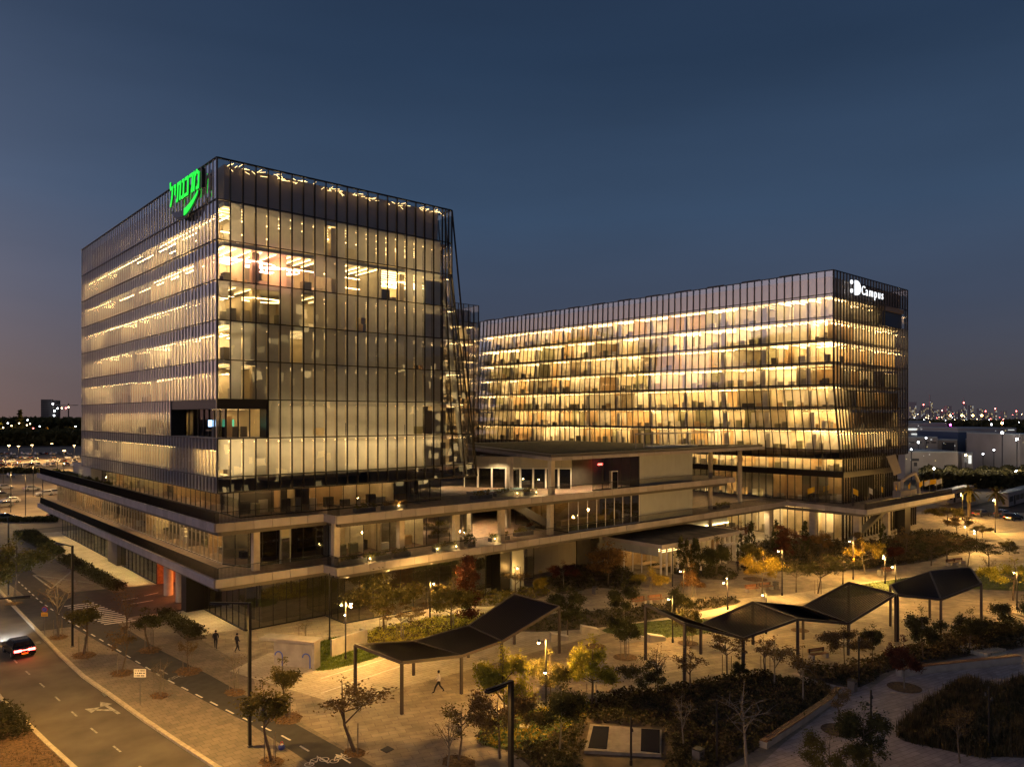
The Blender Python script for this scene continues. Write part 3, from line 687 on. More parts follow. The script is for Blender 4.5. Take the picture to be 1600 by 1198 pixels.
MB().prism([(p[0]*.9999, p[1]) for p in deck1], Z1-.745, Z1-.725).build('soffit', 'soffit', PD)
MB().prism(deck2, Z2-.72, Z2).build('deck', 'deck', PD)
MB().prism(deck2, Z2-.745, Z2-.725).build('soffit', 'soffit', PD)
f1 = [(SX, 156), (SX, SY), (NX, SY), (NX, NY), (127.7, NY), (125.3, 53.7), (165.3, 53.7), (165.3, 60)]
f2 = [(SX, 156.5), (SX, SY), (NX, SY), (NX, NY), (110.3, NY), (110.3, 75)]
fascia(f1, Z1, .74); fascia(f2, Z2, .74)
railing(f1[:6]+[f1[6]], Z1); railing(f2[:5], Z2)
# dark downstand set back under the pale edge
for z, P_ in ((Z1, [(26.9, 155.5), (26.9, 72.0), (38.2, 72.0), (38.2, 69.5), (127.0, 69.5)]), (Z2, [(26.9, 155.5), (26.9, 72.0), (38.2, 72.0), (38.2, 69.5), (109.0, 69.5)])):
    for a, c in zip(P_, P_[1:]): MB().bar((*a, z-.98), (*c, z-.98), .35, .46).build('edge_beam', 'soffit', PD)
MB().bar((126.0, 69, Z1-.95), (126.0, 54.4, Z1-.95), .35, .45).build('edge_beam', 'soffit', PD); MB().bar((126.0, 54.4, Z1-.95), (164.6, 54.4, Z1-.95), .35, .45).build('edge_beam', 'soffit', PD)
def glazing(a, b, z0, z1, n, m, mull=.05, md=.05, mm='mullion_dark', single=True, jit=.001):
    a = Vector((*a, 0)); b = Vector((*b, 0)); d = b-a; nn = Vector((d.y, -d.x, 0)).normalized(); rest = MB()
    for q in range(n):
        p = a+d*(q/n); r = a+d*((q+1)/n); P_ = [(p.x, p.y, z0), (r.x, r.y, z0), (r.x, r.y, z1), (p.x, p.y, z1)]
        if single: pane(PD, P_, m, jit)
        else: rest.quad(*P_)
    if rest.v: stuff(rest.build('pane', m, PD))
    mu = MB()
    for q in range(n+1):
        p = a+d*(q/n)+nn*md/2; mu.bar((p.x, p.y, z0), (p.x, p.y, z1), mull, md, up=nn)
        if single: mu.build('mullion', mm, PD); mu = MB()
    if mu.v: stuff(mu.build('mullion', mm, PD))
    MB().bar(a+Vector((0, 0, z0+.06)), b+Vector((0, 0, z0+.06)), .14, .12).build('sill', mm, PD)
# ground storey of the near block
GZ = Z1-.75
glazing((31, 161), (31, 131), 0, GZ, 14, 'glass_base', single=False); glazing((31, 131), (31, 126.5), 0, GZ, 2, 'glass_base')
glazing((31, 121.5), (31, 105.0), 0, GZ, 9, 'glass_base'); glazing((31, 87.5), (31, 76), 0, GZ, 7, 'glass_base'); glazing((31, 76), (40, 76), 0, GZ, 6, 'glass_base')
glazing((40, 76), (40, 71.7), 0, GZ, 3, 'glass_base'); glazing((40, 71.7), (58.5, 70.6), 0, GZ, 11, 'glass_base')
MB().box(30.4, 121.5, 0, 31.8, 126.5, GZ).build('dark_pier', 'soffit', PD)
MB().box(29.0, 87.6, 0, 31.4, 89.2, GZ).build('dark_pier', 'black_steel', PD)
MB().box(33.6, 72.9+5, 0, 57, 79.5, GZ).build('inner_wall', 'w_dark', PD)
MB().box(33.0, 108, 0, 33.2, 160, GZ).build('inner_wall', 'w_grey', PD); MB().box(33.4, 79.6, 0, 33.6, 87, GZ).build('inner_wall', 'w_dark', PD)
# garage way in, orange inside
MB().box(31, 104.7, 0, 48, 105.0, GZ).build('garage_wall', 'wood', PD); MB().box(47, 89, 0, 47.3, 105, GZ).build('garage_wall', 'sign_redm', PD)
MB().box(31, 88.9, 0, 48, 89.2, GZ).build('garage_wall', 'concrete_dark', PD)
for y in (93.2, 97.6): MB().tube([(30.2, y, 0), (30.2, y, GZ)], .55, 14).build('column', 'column', PD, smooth=True)
lamp('AREA', (36, 97, GZ-.15), 1500, (1, .24, .05), PD, rect=(9, 8), aim=(0, 0, -1))
# first deck storey
G1, G2 = Z1, Z2-.75
glazing((29.7, 158), (29.7, 118), G1, G2, 30, 'glass_deck', mm='column', md=.08, mull=.07, single=False); glazing((29.7, 118), (29.7, 78.6), G1, G2, 30, 'glass_deck', mm='column', md=.08, mull=.07, single=True)
glazing((29.7, 78.6), (31.0, 75.2), G1, G2, 2, 'glass_dark'); glazing((31.0, 75.2), (40.0, 75.2), G1, G2, 6, 'glass_dark'); glazing((40.0, 73.6), (53.6, 73.6), G1, G2, 8, 'glass_b')
glazing((53.6, 73.6), (58.8, 73.6), G1, G2, 3, 'glass_base')
MB().box(31.4, 75.5, G1, 39.9, 75.7, G2).build('inner_wall', 'w_dark', PD)
MB().box(34.3, 75.0, G1, 35.5, 75.12, G2).build('door_frame', 'panel_grey', PD); MB().box(34.45, 74.93, G1, 35.35, 75.0, G1+2.6).build('door', 'glass_b', PD)
MB().quad((34.5, 74.98, G1+2.8), (35.3, 74.98, G1+2.8), (35.3, 74.98, G2-.1), (34.5, 74.98, G2-.1)).build('door_light', 'panel_beige', PD)
# second deck storey under the near tower
G3 = 14.7
glazing((29.7, 127), (29.7, 96), Z2, G3, 16, 'glass_base', single=False); glazing((29.7, 96), (29.7, 74.2), Z2, G3, 14, 'glass_base'); glazing((29.7, 74.2), (54.4, 74.2), Z2, G3, 15, 'glass_b')
glazing((54.4, 74.2), (54.4, 100), Z2, G3, 12, 'glass_base', single=False)
MB().box(30.2, 127, Z2, 54, 127.3, G3).build('inner_wall', 'w_grey', PD)
# inner walls, desks and ceiling lights of these storeys, with the same helper as the towers
def PW(a, b):
    a = Vector((*a, 0)); b = Vector((*b, 0)); d = b-a; n = Vector((d.y, -d.x, 0)).normalized()
    return lambda t, z, off=0.0: tuple(a+d*t+n*off+Vector((0, 0, z)))
rng = random.Random(21)
fitout(PD, PW((29.7, 158), (29.7, 78.6)), 0, Z1, Z2-.2+.3, 79.4, rng, 'lobby_strip', off=.1, lines=(), pal=('w_wood', 'w_grey', 'w_cream', 'w_dark'), depth=(3, 7), bay=(3, 7), strips=.7)
fitout(PD, PW((29.7, 127), (29.7, 74.2)), 0, Z2, G3+.9, 52, rng, 'lobby_strip', off=.15, pal=('w_grey', 'w_dark', 'w_wood', 'w_cream'), depth=(3, 7), bay=(3, 6), lines=())
fitout(PD, PW((29.7, 74.2), (54.4, 74.2)), 0, Z2, G3+.9, 24.7, rng, 'strip_hot', off=.2, pal=('w_cream', 'w_grey', 'w_wood', 'w_cream'), depth=(4, 7), bay=(3, 6), lines=(.6,))
fitout(PD, PW((40, 73.6), (53.6, 73.6)), 0, Z1, Z2+.1, 13.6, rng, 'strip', off=.0, pal=('w_cream', 'w_grey', 'w_white'), depth=(4, 7), bay=(2, 4), lines=(.6,))
fitout(PD, PW((31, 161), (31, 108)), 0, 0, GZ+.9, 53, rng, 'strip_dim', off=.8, pal=('w_grey', 'w_dark'), depth=(1.5, 1.9), bay=(6, 9), lines=(), desks=False)
MB().box(40.1, 73.8, G1, 40.3, 77, G2).build('lit_wall', 'w_white', PD)
# columns
for x, y in ((31.0, 73.4), (38.2, 70.3), (46.5, 70.9), (54.2, 70.9), (60.4, 69.9), (61.9, 78.5), (69.0, 70.1), (69.0, 78.5), (54.2, 79)):
    MB().box(x-.33, y-.33, Z1, x+.33, y+.33, Z2-.75).build('column', 'column', PD)
for x, y in ((69.1, 70.0), (69.0, 78.0), (71.2, 86.5), (62, 92)):
    MB().box(x-.33, y-.33, Z2, x+.33, y+.33, Z3-.8).build('column', 'column', PD)
for x, y in ((107.8, 71.7), (117.9, 72.4)):
    MB().tube([(x, y, Z1 if x > 115 else 0), (x, y, Z3-.8)], .38, 12).build('column', 'column', PD, smooth=True)
MB().box(63.2, 71.0, 0, 65.2, 72.4, GZ).build('column', 'panel_grey', PD); MB().box(61.4, 71.2, 0, 63.0, 73, GZ).build('dark_pier', 'black_steel', PD)
# boxy block between the towers: glass to the left, pale panels to the right, on two decks
def panels(a, b, z0, z1, n, m, name='wall_panel'):
    a = Vector((*a, 0)); b = Vector((*b, 0)); d = b-a; nn = Vector((d.y, -d.x, 0)).normalized()*.06
    for q in range(n):
        p = a+d*(q/n)+d.normalized()*.012; r = a+d*((q+1)/n)-d.normalized()*.012
        MB().prism([(p.x-nn.x, p.y-nn.y), (p.x+nn.x, p.y+nn.y), (r.x+nn.x, r.y+nn.y), (r.x-nn.x, r.y-nn.y)], z0, z1).build(name, m, PD)
for z0, z1 in ((Z1, Z2-.75), (Z2, Z3-.82)):
    panels((86.6, 69.6), (99.6, 69.6), z0+.02, z1, 12, 'panel_grey'); panels((99.7, 69.6), (99.7, 84), z0+.02, z1, 6, 'panel_grey')
    MB().box(86.6, 69.7, z0, 99.5, 70.0, z1).build('backing', 'w_dark', PD); MB().box(86.6, 70, z0, 86.8, 84, z1).build('backing', 'w_dark', PD)
glazing((71.9, 69.6), (86.6, 69.6), Z1, Z2-.75, 8, 'glass_base', mm='frame_white', mull=.07); glazing((76.6, 69.6), (86.6, 69.6), Z2, Z3-.82, 5, 'glass_base', mm='mullion_dark')
glazing((71.9, 80), (71.9, 69.6), Z1, Z2-.75, 4, 'glass_base', single=False)
MB().box(72.2, 77, Z1, 86.4, 77.3, Z2-.75).build('inner_wall', 'w_wood', PD); MB().box(74, 73, Z1, 84, 74, Z1+1).build('counter', 'w_orange', PD)
MB().box(76.9, 76, Z2, 86.4, 76.3, Z3-.9).build('inner_wall', 'w_dark', PD)
MB().box(80.3, 69.36, Z2, 81.6, 69.44, Z2+2.5).build('door_frame', 'frame_white', PD)
MB().box(80.42, 69.3, Z2+.05, 81.48, 69.35, Z2+2.4).build('door', 'car_glass', PD)
MB().quad((83.6, 74.9, Z2+2.9), (84.7, 74.9, Z2+2.9), (84.7, 74.9, Z2+3.15), (83.6, 74.9, Z2+3.15)).build('exit_light', 'red_light', PD)
MB().bar((73, 75.5, Z2-.9), (86, 75.5, Z2-.9), .1, .04).build('ceiling_light', 'strip_dim', PD)
# recessed cafe wall with white framed doors
panels((71.5, 78.5), (76.6, 73.5), Z2+2.9, Z3-.8, 5, 'panel_beige'); panels((66.5, 86.4), (71.5, 78.5), Z2+2.9, Z3-.8, 6, 'panel_beige')
for a, c, n in (((71.5, 78.5), (76.6, 73.5), 4), ((67.0, 85.6), (71.5, 78.5), 4)):
    for q in range(n):
        p = Vector((lp(a[0], c[0], q/n), lp(a[1], c[1], q/n), 0)); r = Vector((lp(a[0], c[0], (q+.93)/n), lp(a[1], c[1], (q+.93)/n), 0))
        b = MB(); b.bar(p+Vector((0, 0, Z2)), p+Vector((0, 0, Z2+2.9)), .1); b.bar(r+Vector((0, 0, Z2)), r+Vector((0, 0, Z2+2.9)), .1); b.bar(p+Vector((0, 0, Z2+2.8)), r+Vector((0, 0, Z2+2.8)), .1); f_ = b.build('door_frame', 'frame_white', PD)
        MB().quad(p+Vector((0, 0, Z2)), r+Vector((0, 0, Z2)), r+Vector((0, 0, Z2+2.8)), p+Vector((0, 0, Z2+2.8))).build('door', 'glass_dark', PD)
MB().prism([(67.4, 86), (71.9, 78.9), (76.9, 73.9), (77, 74.2), (72.2, 79.2), (67.8, 86.2)], Z2, Z2+2.8).build('inner_wall', 'w_dark', PD)
# top roof slab with planting
roof = [(67.8, NY), (119.6, NY), (119.6, 70.2), (108.6, 76), (108.6, 106), (84.6, 109), (67.8, 92)]
roof = [(67.8, NY), (119.6, NY), (108.6, 76), (108.6, 108), (82.0, 108)]
MB().prism([(67.9, NY+.1), (119.2, NY+.1), (108.5, 76), (108.5, 107.9), (82, 107.9)], Z3-.78, Z3-.02).build('roof', 'soffit', PD)
fascia([(82.0, 108), (67.8, NY), (119.6, NY)], Z3-.42, .40)
MB().prism([(69.2, NY+1.2), (117, NY+1.2), (107.5, 75), (107.5, 105), (82.8, 105)], Z3-.01, Z3+.05).build('roof_planting', 'shrub', PD)
MB().box(93, 71.5, Z3-.2, 104, 73.5, Z3+.3).build('skylight', 'panel_grey', PD)
b = MB(); b.bar((90, 73, Z3+2.2), (112, 73, Z3+2.2), .25, .2)
for q in range(12): b.bar((90+q*2, 73, Z3), (90+q*2, 73, Z3+2.2), .1)
b.build('roof_pergola', 'fascia', PD)
# stairs between the decks
b = MB(); 
for q in range(22): b.box(61+q*.48, 80.5, Z2+q*.235, 61.5+q*.48, 82.6, Z2+q*.235+.18) if False else b.box(72-q*.45, 88, Z2+q*.16, 72.5-q*.45, 90, Z2+q*.16+.14)
b.build('stair', 'fascia', PD)
b = MB()
for q in range(20): b.box(64.0+q*.42, 73.2, Z2-.75-q*.22, 64.5+q*.42, 75.2, Z2-.6-q*.22)
b.build('stair', 'soffit', PD); b = MB(); b.bar((63.8, 73.1, Z2-.5), (72.5, 73.1, Z1+.3), .1, 1.0); b.build('stair_side', 'soffit', PD)
# back of the court: a lit hall wall between the towers
glazing((58.5, 92), (76, 100), Z1, Z2-.75, 10, 'glass_base', single=False); MB().box(60, 101, Z1, 99, 101.3, Z3-.8).build('inner_wall', 'w_grey', PD)
glazing((76, 100), (118, 110), Z2, Z3-.8, 18, 'glass_base', single=False); MB().box(76, 112, Z1, 125, 112.3, 14.5).build('inner_wall', 'w_grey', PD)
# storey below: pale panels and dark glass behind the trees
panels((70.5, 76.5), (80.5, 76.5), 0, GZ, 8, 'panel_beige'); glazing((65.3, 74.8), (70.5, 74.8), 0, GZ, 4, 'glass_base'); MB().box(65.5, 77, 0, 84, 77.3, GZ).build('inner_wall', 'w_cream', PD)
glazing((58.5, 74.5), (63.2, 74.5), 0, GZ, 3, 'glass_base'); MB().box(80.5, 76.2, 0, 83.5, 76.4, GZ).build('dark_opening', 'w_dark', PD)
panels((84, 75), (118, 75), 3.2, GZ, 22, 'panel_grey'); MB().box(84, 75.2, 0, 104, 75.5, 3.2).build('inner_wall', 'panel_beige', PD)
MB().bar((104, 74.8, 3.15), (118, 74.8, 3.15), .12, .06).build('light_line', 'strip', PD)
# long block storeys under the right tower
glazing((131.2, 148), (131.2, 60.4), 0, GZ, 60, 'glass_b', mull=.07, md=.2, single=False); glazing((131.2, 60.4), (154, 60.4), 0, GZ, 18, 'glass_b', mull=.1, md=.3, single=False); glazing((154, 60.4), (163.5, 60.4), 0, GZ, 9, 'glass_b', mull=.1, md=.3, single=False)
glazing((131.2, 148), (131.2, 60.4), Z1, 11.2, 60, 'glass_base', mull=.07, md=.2, single=False); glazing((131.2, 60.4), (154, 60.4), Z1, 11.2, 22, 'glass_base', mull=.08, md=.3, single=False)
glazing((131.0, 148), (131.0, 60.2), 12.2, 14.6, 60, 'glass_b', mull=.07, md=.2, single=False); glazing((131.0, 60.2), (154, 60.2), 12.2, 14.6, 24, 'glass_b', mull=.1, md=.3, single=False)
MB().box(130.8, 60.0, 11.2, 154, 148, 12.2).build('spandrel', 'mullion_dark', PD)
rng = random.Random(31)
fitout(PD, PW((131, 148), (131, 60.2)), 0, 12.1, 15.5, 87, rng, 'lobby_strip', off=.0, pal=('w_cream', 'w_white', 'w_orange', 'w_cream'), depth=(3, 6), bay=(3, 6), lines=(.6,))
fitout(PD, PW((131, 60.2), (154, 60.2)), 0, 12.1, 15.5, 23, rng, 'strip', off=.1, pal=('w_cream', 'w_white', 'w_wood'), depth=(2, 5), bay=(3, 6), lines=(.6,))
fitout(PD, PW((131.2, 148), (131.2, 60.4)), 0, Z1, 12.1, 87, rng, 'strip', off=.4, pal=('w_grey', 'w_dark', 'w_wood'), depth=(3, 7), bay=(4, 9), lines=())
fitout(PD, PW((131.2, 60.4), (154, 60.4)), 0, Z1, 12.1, 23, rng, 'strip', off=.3, pal=('w_cream', 'w_dark', 'w_wood'), depth=(2, 6), bay=(3, 6), lines=())
fitout(PD, PW((131.2, 148), (131.2, 60.4)), 0, 0, GZ+.9, 87, rng, 'lobby_strip', off=.0, pal=('w_cream', 'w_white', 'w_cream', 'w_orange'), depth=(4, 7), bay=(3, 6), lines=(.6, 2))
fitout(PD, PW((131.2, 60.4), (163.5, 60.4)), 0, 0, GZ+.9, 32, rng, 'lobby_strip', off=.0, pal=('w_cream', 'w_white', 'w_cream'), depth=(4, 7), bay=(3, 6), lines=(.6,))
for x, y in ((127.6, 56.2), (140, 56.5), (147.5, 56.5), (127.8, 64), (124, 70.4)): MB().box(x-.5, y-.5, 0, x+.5, y+.5, GZ).build('column', 'column', PD)
MB().box(146, 55.6, 0, 148.5, 57, GZ).build('dark_pier', 'black_steel', PD); MB().box(154.2, 60.2, 0, 155.4, 61, GZ).build('dark_pier', 'black_steel', PD)
b = MB(); b.bar((129, 58.0, .6), (141, 56.6, GZ), 1.2, .5); b.build('stair_flight', 'soffit', PD)
# bare spots added under soffits and round the decks to brighten footways and court
for y in range(82, 160, 9):
    if 88 < y < 106: continue
    lamp('SPOT', (28.8, y, GZ-.1), 1100, (1, .66, .24), PD, .06, (0, 0, -1), 96, .7)
for x, y, p in ((30.0, 73.2, 260), (35, 73.2, 260), (39, 69.0, 900), (44, 69.0, 1100), (49.5, 69.0, 1100), (55, 69.0, 900), (60, 69.0, 400)): lamp('SPOT', (x, y, GZ-.2), p, (1, .64, .22), PD, .08, (0, -.15, -1), 140, .7)
for y in (76, 84, 92, 100, 110, 120, 130): lamp('SPOT', (28.2, y, Z2-.85), 130, (1, .68, .3), PD, .08, (.1, 0, -1), 140, .7)
for x in (44, 52, 60, 68): lamp('SPOT', (x, 71.3, Z2-.85), 160, (1, .72, .36), PD, .08, (0, .2, -1), 130)
for x, y in ((63, 76), (66, 82), (58, 86)): lamp('SPOT', (x, y, Z2-.85), 1300, (1, .66, .32), PD, .1, (0, 0, -1), 140)
for x, y in ((71, 73), (68, 80), (74, 71.2), (80, 72.5), (64, 88)): lamp('SPOT', (x, y, Z3-.9), 1100, (1, .70, .36), PD, .1, (0, 0, -1), 140)
for x in (90, 96): lamp('SPOT', (x, 67.4, 2.6), 120, (1, .75, .42), PD, .1, (0, .4, 1), 120)
for x in (112, 122): lamp('SPOT', (x, 71.5, GZ-.15), 900, (1, .70, .34), PD, .1, (0, 0, -1), 140)

# ---- garden pavilion
PV = wthing('pavilion', 'single storey glass pavilion with a flat dark roof and white fins in the garden', 'pavilion', (94, 68, 0))
PX0, PY0, PX1, PY1 = 84.2, 64.0, 103.8, 74
MB().box(PX0-.5, PY0-.6, 4.05, PX1+.4, PY1, 4.3).build('roof', 'concrete_dark', PV)
MB().box(PX0-.62, PY0-.75, 3.88, PX1+.5, PY0-.6, 4.42).box(PX0-.62, PY0-.6, 3.88, PX0-.5, PY1, 4.42).build('roof_edge', 'fascia', PV)
MB().box(PX0-.3, PY0-.3, 4.31, PX1+.1, PY1, 4.36).build('roof_covering', 'soil', PV)
b = MB()
for q in range(7):
    y = lp(PY0+.3, PY1, q/6)
    MB().box(PX0-.06, y+.02, 2.7, PX0+.06, lp(PY0+.3, PY1, (q+1)/6)-.02, 3.9).build('wall_panel', 'panel_grey', PV) if q < 6 else None
for q in range(5):
    y0 = lp(PY0, PY0+8, q/5); y1 = lp(PY0, PY0+8, (q+1)/5)
    pane(PV, [(PX0, y1, 0), (PX0, y0, 0), (PX0, y0, 2.7), (PX0, y1, 2.7)], 'glass_b'); MB().box(PX0-.05, y0-.05, 0, PX0+.05, y0+.05, 2.7).build('mullion', 'frame_white', PV)
for q in range(15):
    x0 = lp(PX0, PX1, q/15); x1 = lp(PX0, PX1, (q+1)/15)
    pane(PV, [(x0, PY0, 0), (x1, PY0, 0), (x1, PY0, 3.9), (x0, PY0, 3.9)], 'glass_b'); MB().box(x0-.05, PY0-.25, 0, x0+.05, PY0, 3.9).build('fin', 'frame_white', PV)
MB().box(PX0+6.5, PY0+.5, 0, PX0+6.7, PY1, 3.9).build('inner_wall', 'w_cream', PV); MB().box(PX0+.3, PY1-2.5, 0, PX0+6.5, PY1-2.3, 3.9).build('inner_wall', 'w_wood', PV)
MB().box(PX0+6.7, PY0+3.4, 0, PX1, PY0+3.6, 3.9).build('inner_wall', 'w_wood', PV); MB().box(PX0+12.2, PY0+.4, 0, PX0+12.9, PY0+3.3, 3.9).build('lit_niche', 'w_white', PV)
for q in range(9):
    b = MB(); y = PY0+.9+q*.85; b.bar((PX0+1.2, y, 3.0), (PX0+5.6, y, 3.0), .10, .05); b.build('ceiling_light', 'strip_dim', PV)
MB().box(PX0+1.2, PY0+1.2, .72, PX0+5, PY0+2.6, .78).box(PX0+1.2, PY0+4, .72, PX0+5, PY0+5.4, .78).build('table', 'w_wood', PV)
for q in range(5): MB().box(PX0+7.4+q*2.2, PY0+.6, 3.75, PX0+7.55+q*2.2, PY0+3.2, 3.8).build('ceiling_light', 'strip_dim', PV)
MB().box(99.0, PY0-.9, 0, 99.2, PY0-.26, 2.6).box(101.6, PY0-.9, 0, 101.8, PY0-.26, 2.6).box(99.0, PY0-.9, 2.6, 101.8, PY0-.26, 2.8).build('porch', 'frame_white', PV)

# ------------------------------------------------------------------ ground
def poly(*pp): return [g(*p) for p in pp]
def smooth(pts, n=4):
    out = []; k = len(pts)
    for i in range(k):
        p0, p1, p2, p3 = (Vector((*pts[(i+j-1) % k], 0)) for j in range(4))
        for q in range(n):
            t = q/n; v = .5*((2*p1)+(p2-p0)*t+(2*p0-5*p1+4*p2-p3)*t*t+(3*p1-p0-3*p2+p3)*t**3); out.append((v.x, v.y))
    return out
sheet('ground', [(-3500, -2500), (5200, -2500), (5200, 5200), (-3500, 5200)], -.15, 'farland')
sheet('plaza', [(24.0, -20), (24.3, 46), (24.0, 57), (26.6, 64), (26.6, 88), (31, 88.5), (31, 104.8), (26.6, 105), (26.6, 165), (180, 165), (186, 62), (186, -20)], 0.0, 'plaza')
kerbR = [(15.4, 210), (15.1, 160), (15.05, 115), (15.07, 100.5), (15.15, 90), (15.2, 80), (15.42, 72), (16.0, 65.5), (16.55, 58.5), (17.1, 53), (17.7, 47.7), (18.6, 40), (20.2, 28), (22, 10), (24, -10)]
kerbL = [(8.9, 210), (8.9, 160), (8.95, 115), (9.0, 90), (9.1, 80), (9.35, 70.7), (9.95, 64.3), (10.45, 58.5), (10.95, 53.7), (12.1, 43), (13.6, 30), (15, 10), (16.5, -10)]
sheet('road', kerbR+kerbL[::-1], -.12, 'asphalt')
sheet('pavement', kerbR[:]+[(26, -10), (26, 30), (25.2, 42.8), (24.6, 52.7), (24.4, 57), (26.6, 64), (26.6, 165), (26.6, 210)], 0.004, 'walk')
bl = [(16.0, 210), (16.1, 140), (16.4, 121), (17.3, 98), (18.77, 82.6), (20.2, 67.8), (21.2, 58), (21.9, 52.9), (22.3, 43.7), (22.8, 30), (24, 0)]
br = [(20.0, 210), (20.1, 140), (20.4, 121), (21.9, 92), (22.5, 75), (23.5, 64.9), (24.2, 52.7), (24.9, 42.8), (25.6, 30), (27, 0)]
sheet('bike_path', bl+br[::-1], .010, 'asphalt_dark')
sheet('driveway', [(15.1, 108), (15.1, 90), (19, 89.4), (24, 89.6), (27, 89.3), (47, 89.2), (47, 104.7), (31, 104.7), (24.5, 106.5)], .016, 'asphalt_dark')
sheet('footway', [(26.8, 107), (30.95, 105.2), (30.95, 165), (26.8, 165)], .008, 'stone_pale'); sheet('footway', [(27.2, 77.5), (30.9, 77.0), (30.9, 88.6), (27.2, 88.6)], .008, 'stone_pale')
def kerbline(name, pts, w=.18, h0=-.12, h1=.05, m='kerb', seg=1.0, maxn=140):
    """kerb laid stone by stone"""
    th = wthing(name, None, None); n = 0; rest = MB()
    for a, b in zip(pts, pts[1:]):
        a = Vector((*a, 0)); b = Vector((*b, 0)); d = b-a; k = max(1, round(d.length/seg)); u = d.normalized(); s = Vector((-u.y, u.x, 0))*w/2
        for q in range(k):
            p = a+d*(q/k)+u*.01; r = a+d*((q+1)/k)-u*.01; D = p.x*math.sin(A0)+p.y*math.cos(A0)
            P_ = [(p.x-s.x, p.y-s.y), (r.x-s.x, r.y-s.y), (r.x+s.x, r.y+s.y), (p.x+s.x, p.y+s.y)]
            if D < 90 and n < maxn: MB().prism(P_, h0, h1+random.uniform(-.006, .006)).build('kerb_stone', m, th); n += 1
            else: rest.prism(P_, h0, h1)
    if rest.v: stuff(rest.build('kerb_stone', m, th))
    th['kind'] = 'structure'; return th
for nm, P_ in (('kerb', kerbR), ('kerb', kerbL)): kerbline(nm, P_, .30)
sheet('median', [(8.75, 210), (8.75, 115), (8.85, 90), (8.95, 80), (9.2, 70.7), (9.8, 64.3), (10.3, 58.5), (10.8, 53.7), (11.95, 43), (13.4, 30), (2, 30), (2, 210)], .0, 'mulch')
# painted marks
PM = MB(); WN = MB()
for q in range(18): t = q
def dashes(mb, pts, ln, gap, w, z, start=0):
    acc = -start; on = True
    pts = [Vector((*p, 0)) for p in pts]; tot = sum((b-a).length for a, b in zip(pts, pts[1:])); s = start
    def at(s):
        for a, b in zip(pts, pts[1:]):
            l_ = (b-a).length
            if s <= l_: return a+(b-a)*(s/l_), (b-a).normalized()
            s -= l_
        return pts[-1], (pts[-1]-pts[-2]).normalized()
    while s+ln < tot:
        p, u = at(s); r, _ = at(s+ln); n_ = Vector((-u.y, u.x, 0))*w/2
        mb.quad((p-n_)[:2]+(z,), (r-n_)[:2]+(z,), (r+n_)[:2]+(z,), (p+n_)[:2]+(z,)); s += ln+gap
dashes(WN, [(11.5, 90), (11.88, 79.2), (12.58, 70), (13.14, 61.5), (14.04, 52.1), (15.6, 40)], 1.3, 3.0, .13, -.112)
dashes(PM, [(17.6, 150), (17.7, 120), (17.75, 104), (18.3, 93), (19.2, 82), (20.3, 67.1), (21.75, 55.4), (22.8, 49), (23.4, 40)], 1.15, 1.25, .14, .022)
for q in range(13):
    a = Vector((*g(100+q*5.2, 947+q*2.35), 0)); PM.quad((a.x, a.y-.22, .024), (a.x+3.0, a.y-.62, .024), (a.x+3.0, a.y-.28, .024), (a.x, a.y+.12, .024))
for (x0, y0, x1, y1) in ((190, 938, 216, 934), (205, 944, 240, 938), (226, 931, 248, 926)):
    p, q = g(x0, y0), g(x1, y1); WN.quad((*p, .022), (*q, .022), (q[0], q[1]+.3, .022), (p[0], p[1]+.3, .022))
def arrow(mb, c, hd, s, z, bent=True):
    u = Vector((math.cos(hd), math.sin(hd), 0)); v = Vector((-u.y, u.x, 0)); c = Vector((*c, z))
    P = lambda a, b: tuple(c+u*a*s+v*b*s)
    mb.quad(P(0, -.12), P(2.4, -.12), P(2.4, .12), P(0, .12)); mb.tri(P(2.4, -.45), P(3.6, 0), P(2.4, .45))
    if bent: mb.quad(P(.9, .1), P(1.9, .9), P(2.15, .75), P(1.2, -.1)); mb.tri(P(1.7, 1.3), P(2.9, 1.35), P(2.4, .45))
arrow(WN, g(186, 1112), R(97), 1.0, -.110); arrow(PM, g(548, 1192), R(93), .5, .024, False)
def bike(mb, c, hd, s, z):
    u = Vector((math.cos(hd), math.sin(hd), 0)); v = Vector((-u.y, u.x, 0)); c = Vector((*c, z)); P = lambda a, b: c+u*a*s+v*b*s
    for cx_ in (-.55, .55):
        for i in range(10):
            t0, t1 = i*math.pi/5, (i+1)*math.pi/5; mb.quad(P(cx_+.34*math.cos(t0), .34*math.sin(t0)), P(cx_+.34*math.cos(t1), .34*math.sin(t1)), P(cx_+.27*math.cos(t1), .27*math.sin(t1)), P(cx_+.27*math.cos(t0), .27*math.sin(t0)))
    for a, b in (((-.55, 0), (-.15, .55)), ((-.15, .55), (.4, .55)), ((.4, .55), (0, 0)), ((0, 0), (-.15, .55)), ((.4, .55), (.55, 0)), ((0, 0), (-.55, 0)), ((.4, .55), (.42, .8))):
        d = (P(*b)-P(*a)).normalized(); n_ = Vector((-d.y, d.x, 0))*.035*s; mb.quad(P(*a)-n_, P(*b)-n_, P(*b)+n_, P(*a)+n_)
bike(PM, g(495, 1190), R(0), .95, .024); bike(PM, g(533, 1185), R(0), .9, .024); bike(WN, g(277, 1058), R(0), .8, .024); arrow(WN, g(262, 1053), R(95), .5, .024, False)
# big triangle painted near the drive
tri_ = [g(52, 898), g(80, 919), g(112, 892), g(145, 911)]
for a, b in ((0, 1), (1, 2), (0, 3)):
    a, b = Vector((*tri_[a], .014)), Vector((*tri_[b], .014)); d = (b-a).normalized(); n_ = Vector((-d.y, d.x, 0))*.12; WN.quad(a-n_, b-n_, b+n_, a+n_)
struct(PM.build('road_marking', 'paint')); struct(WN.build('road_marking_worn', 'paint_worn'))
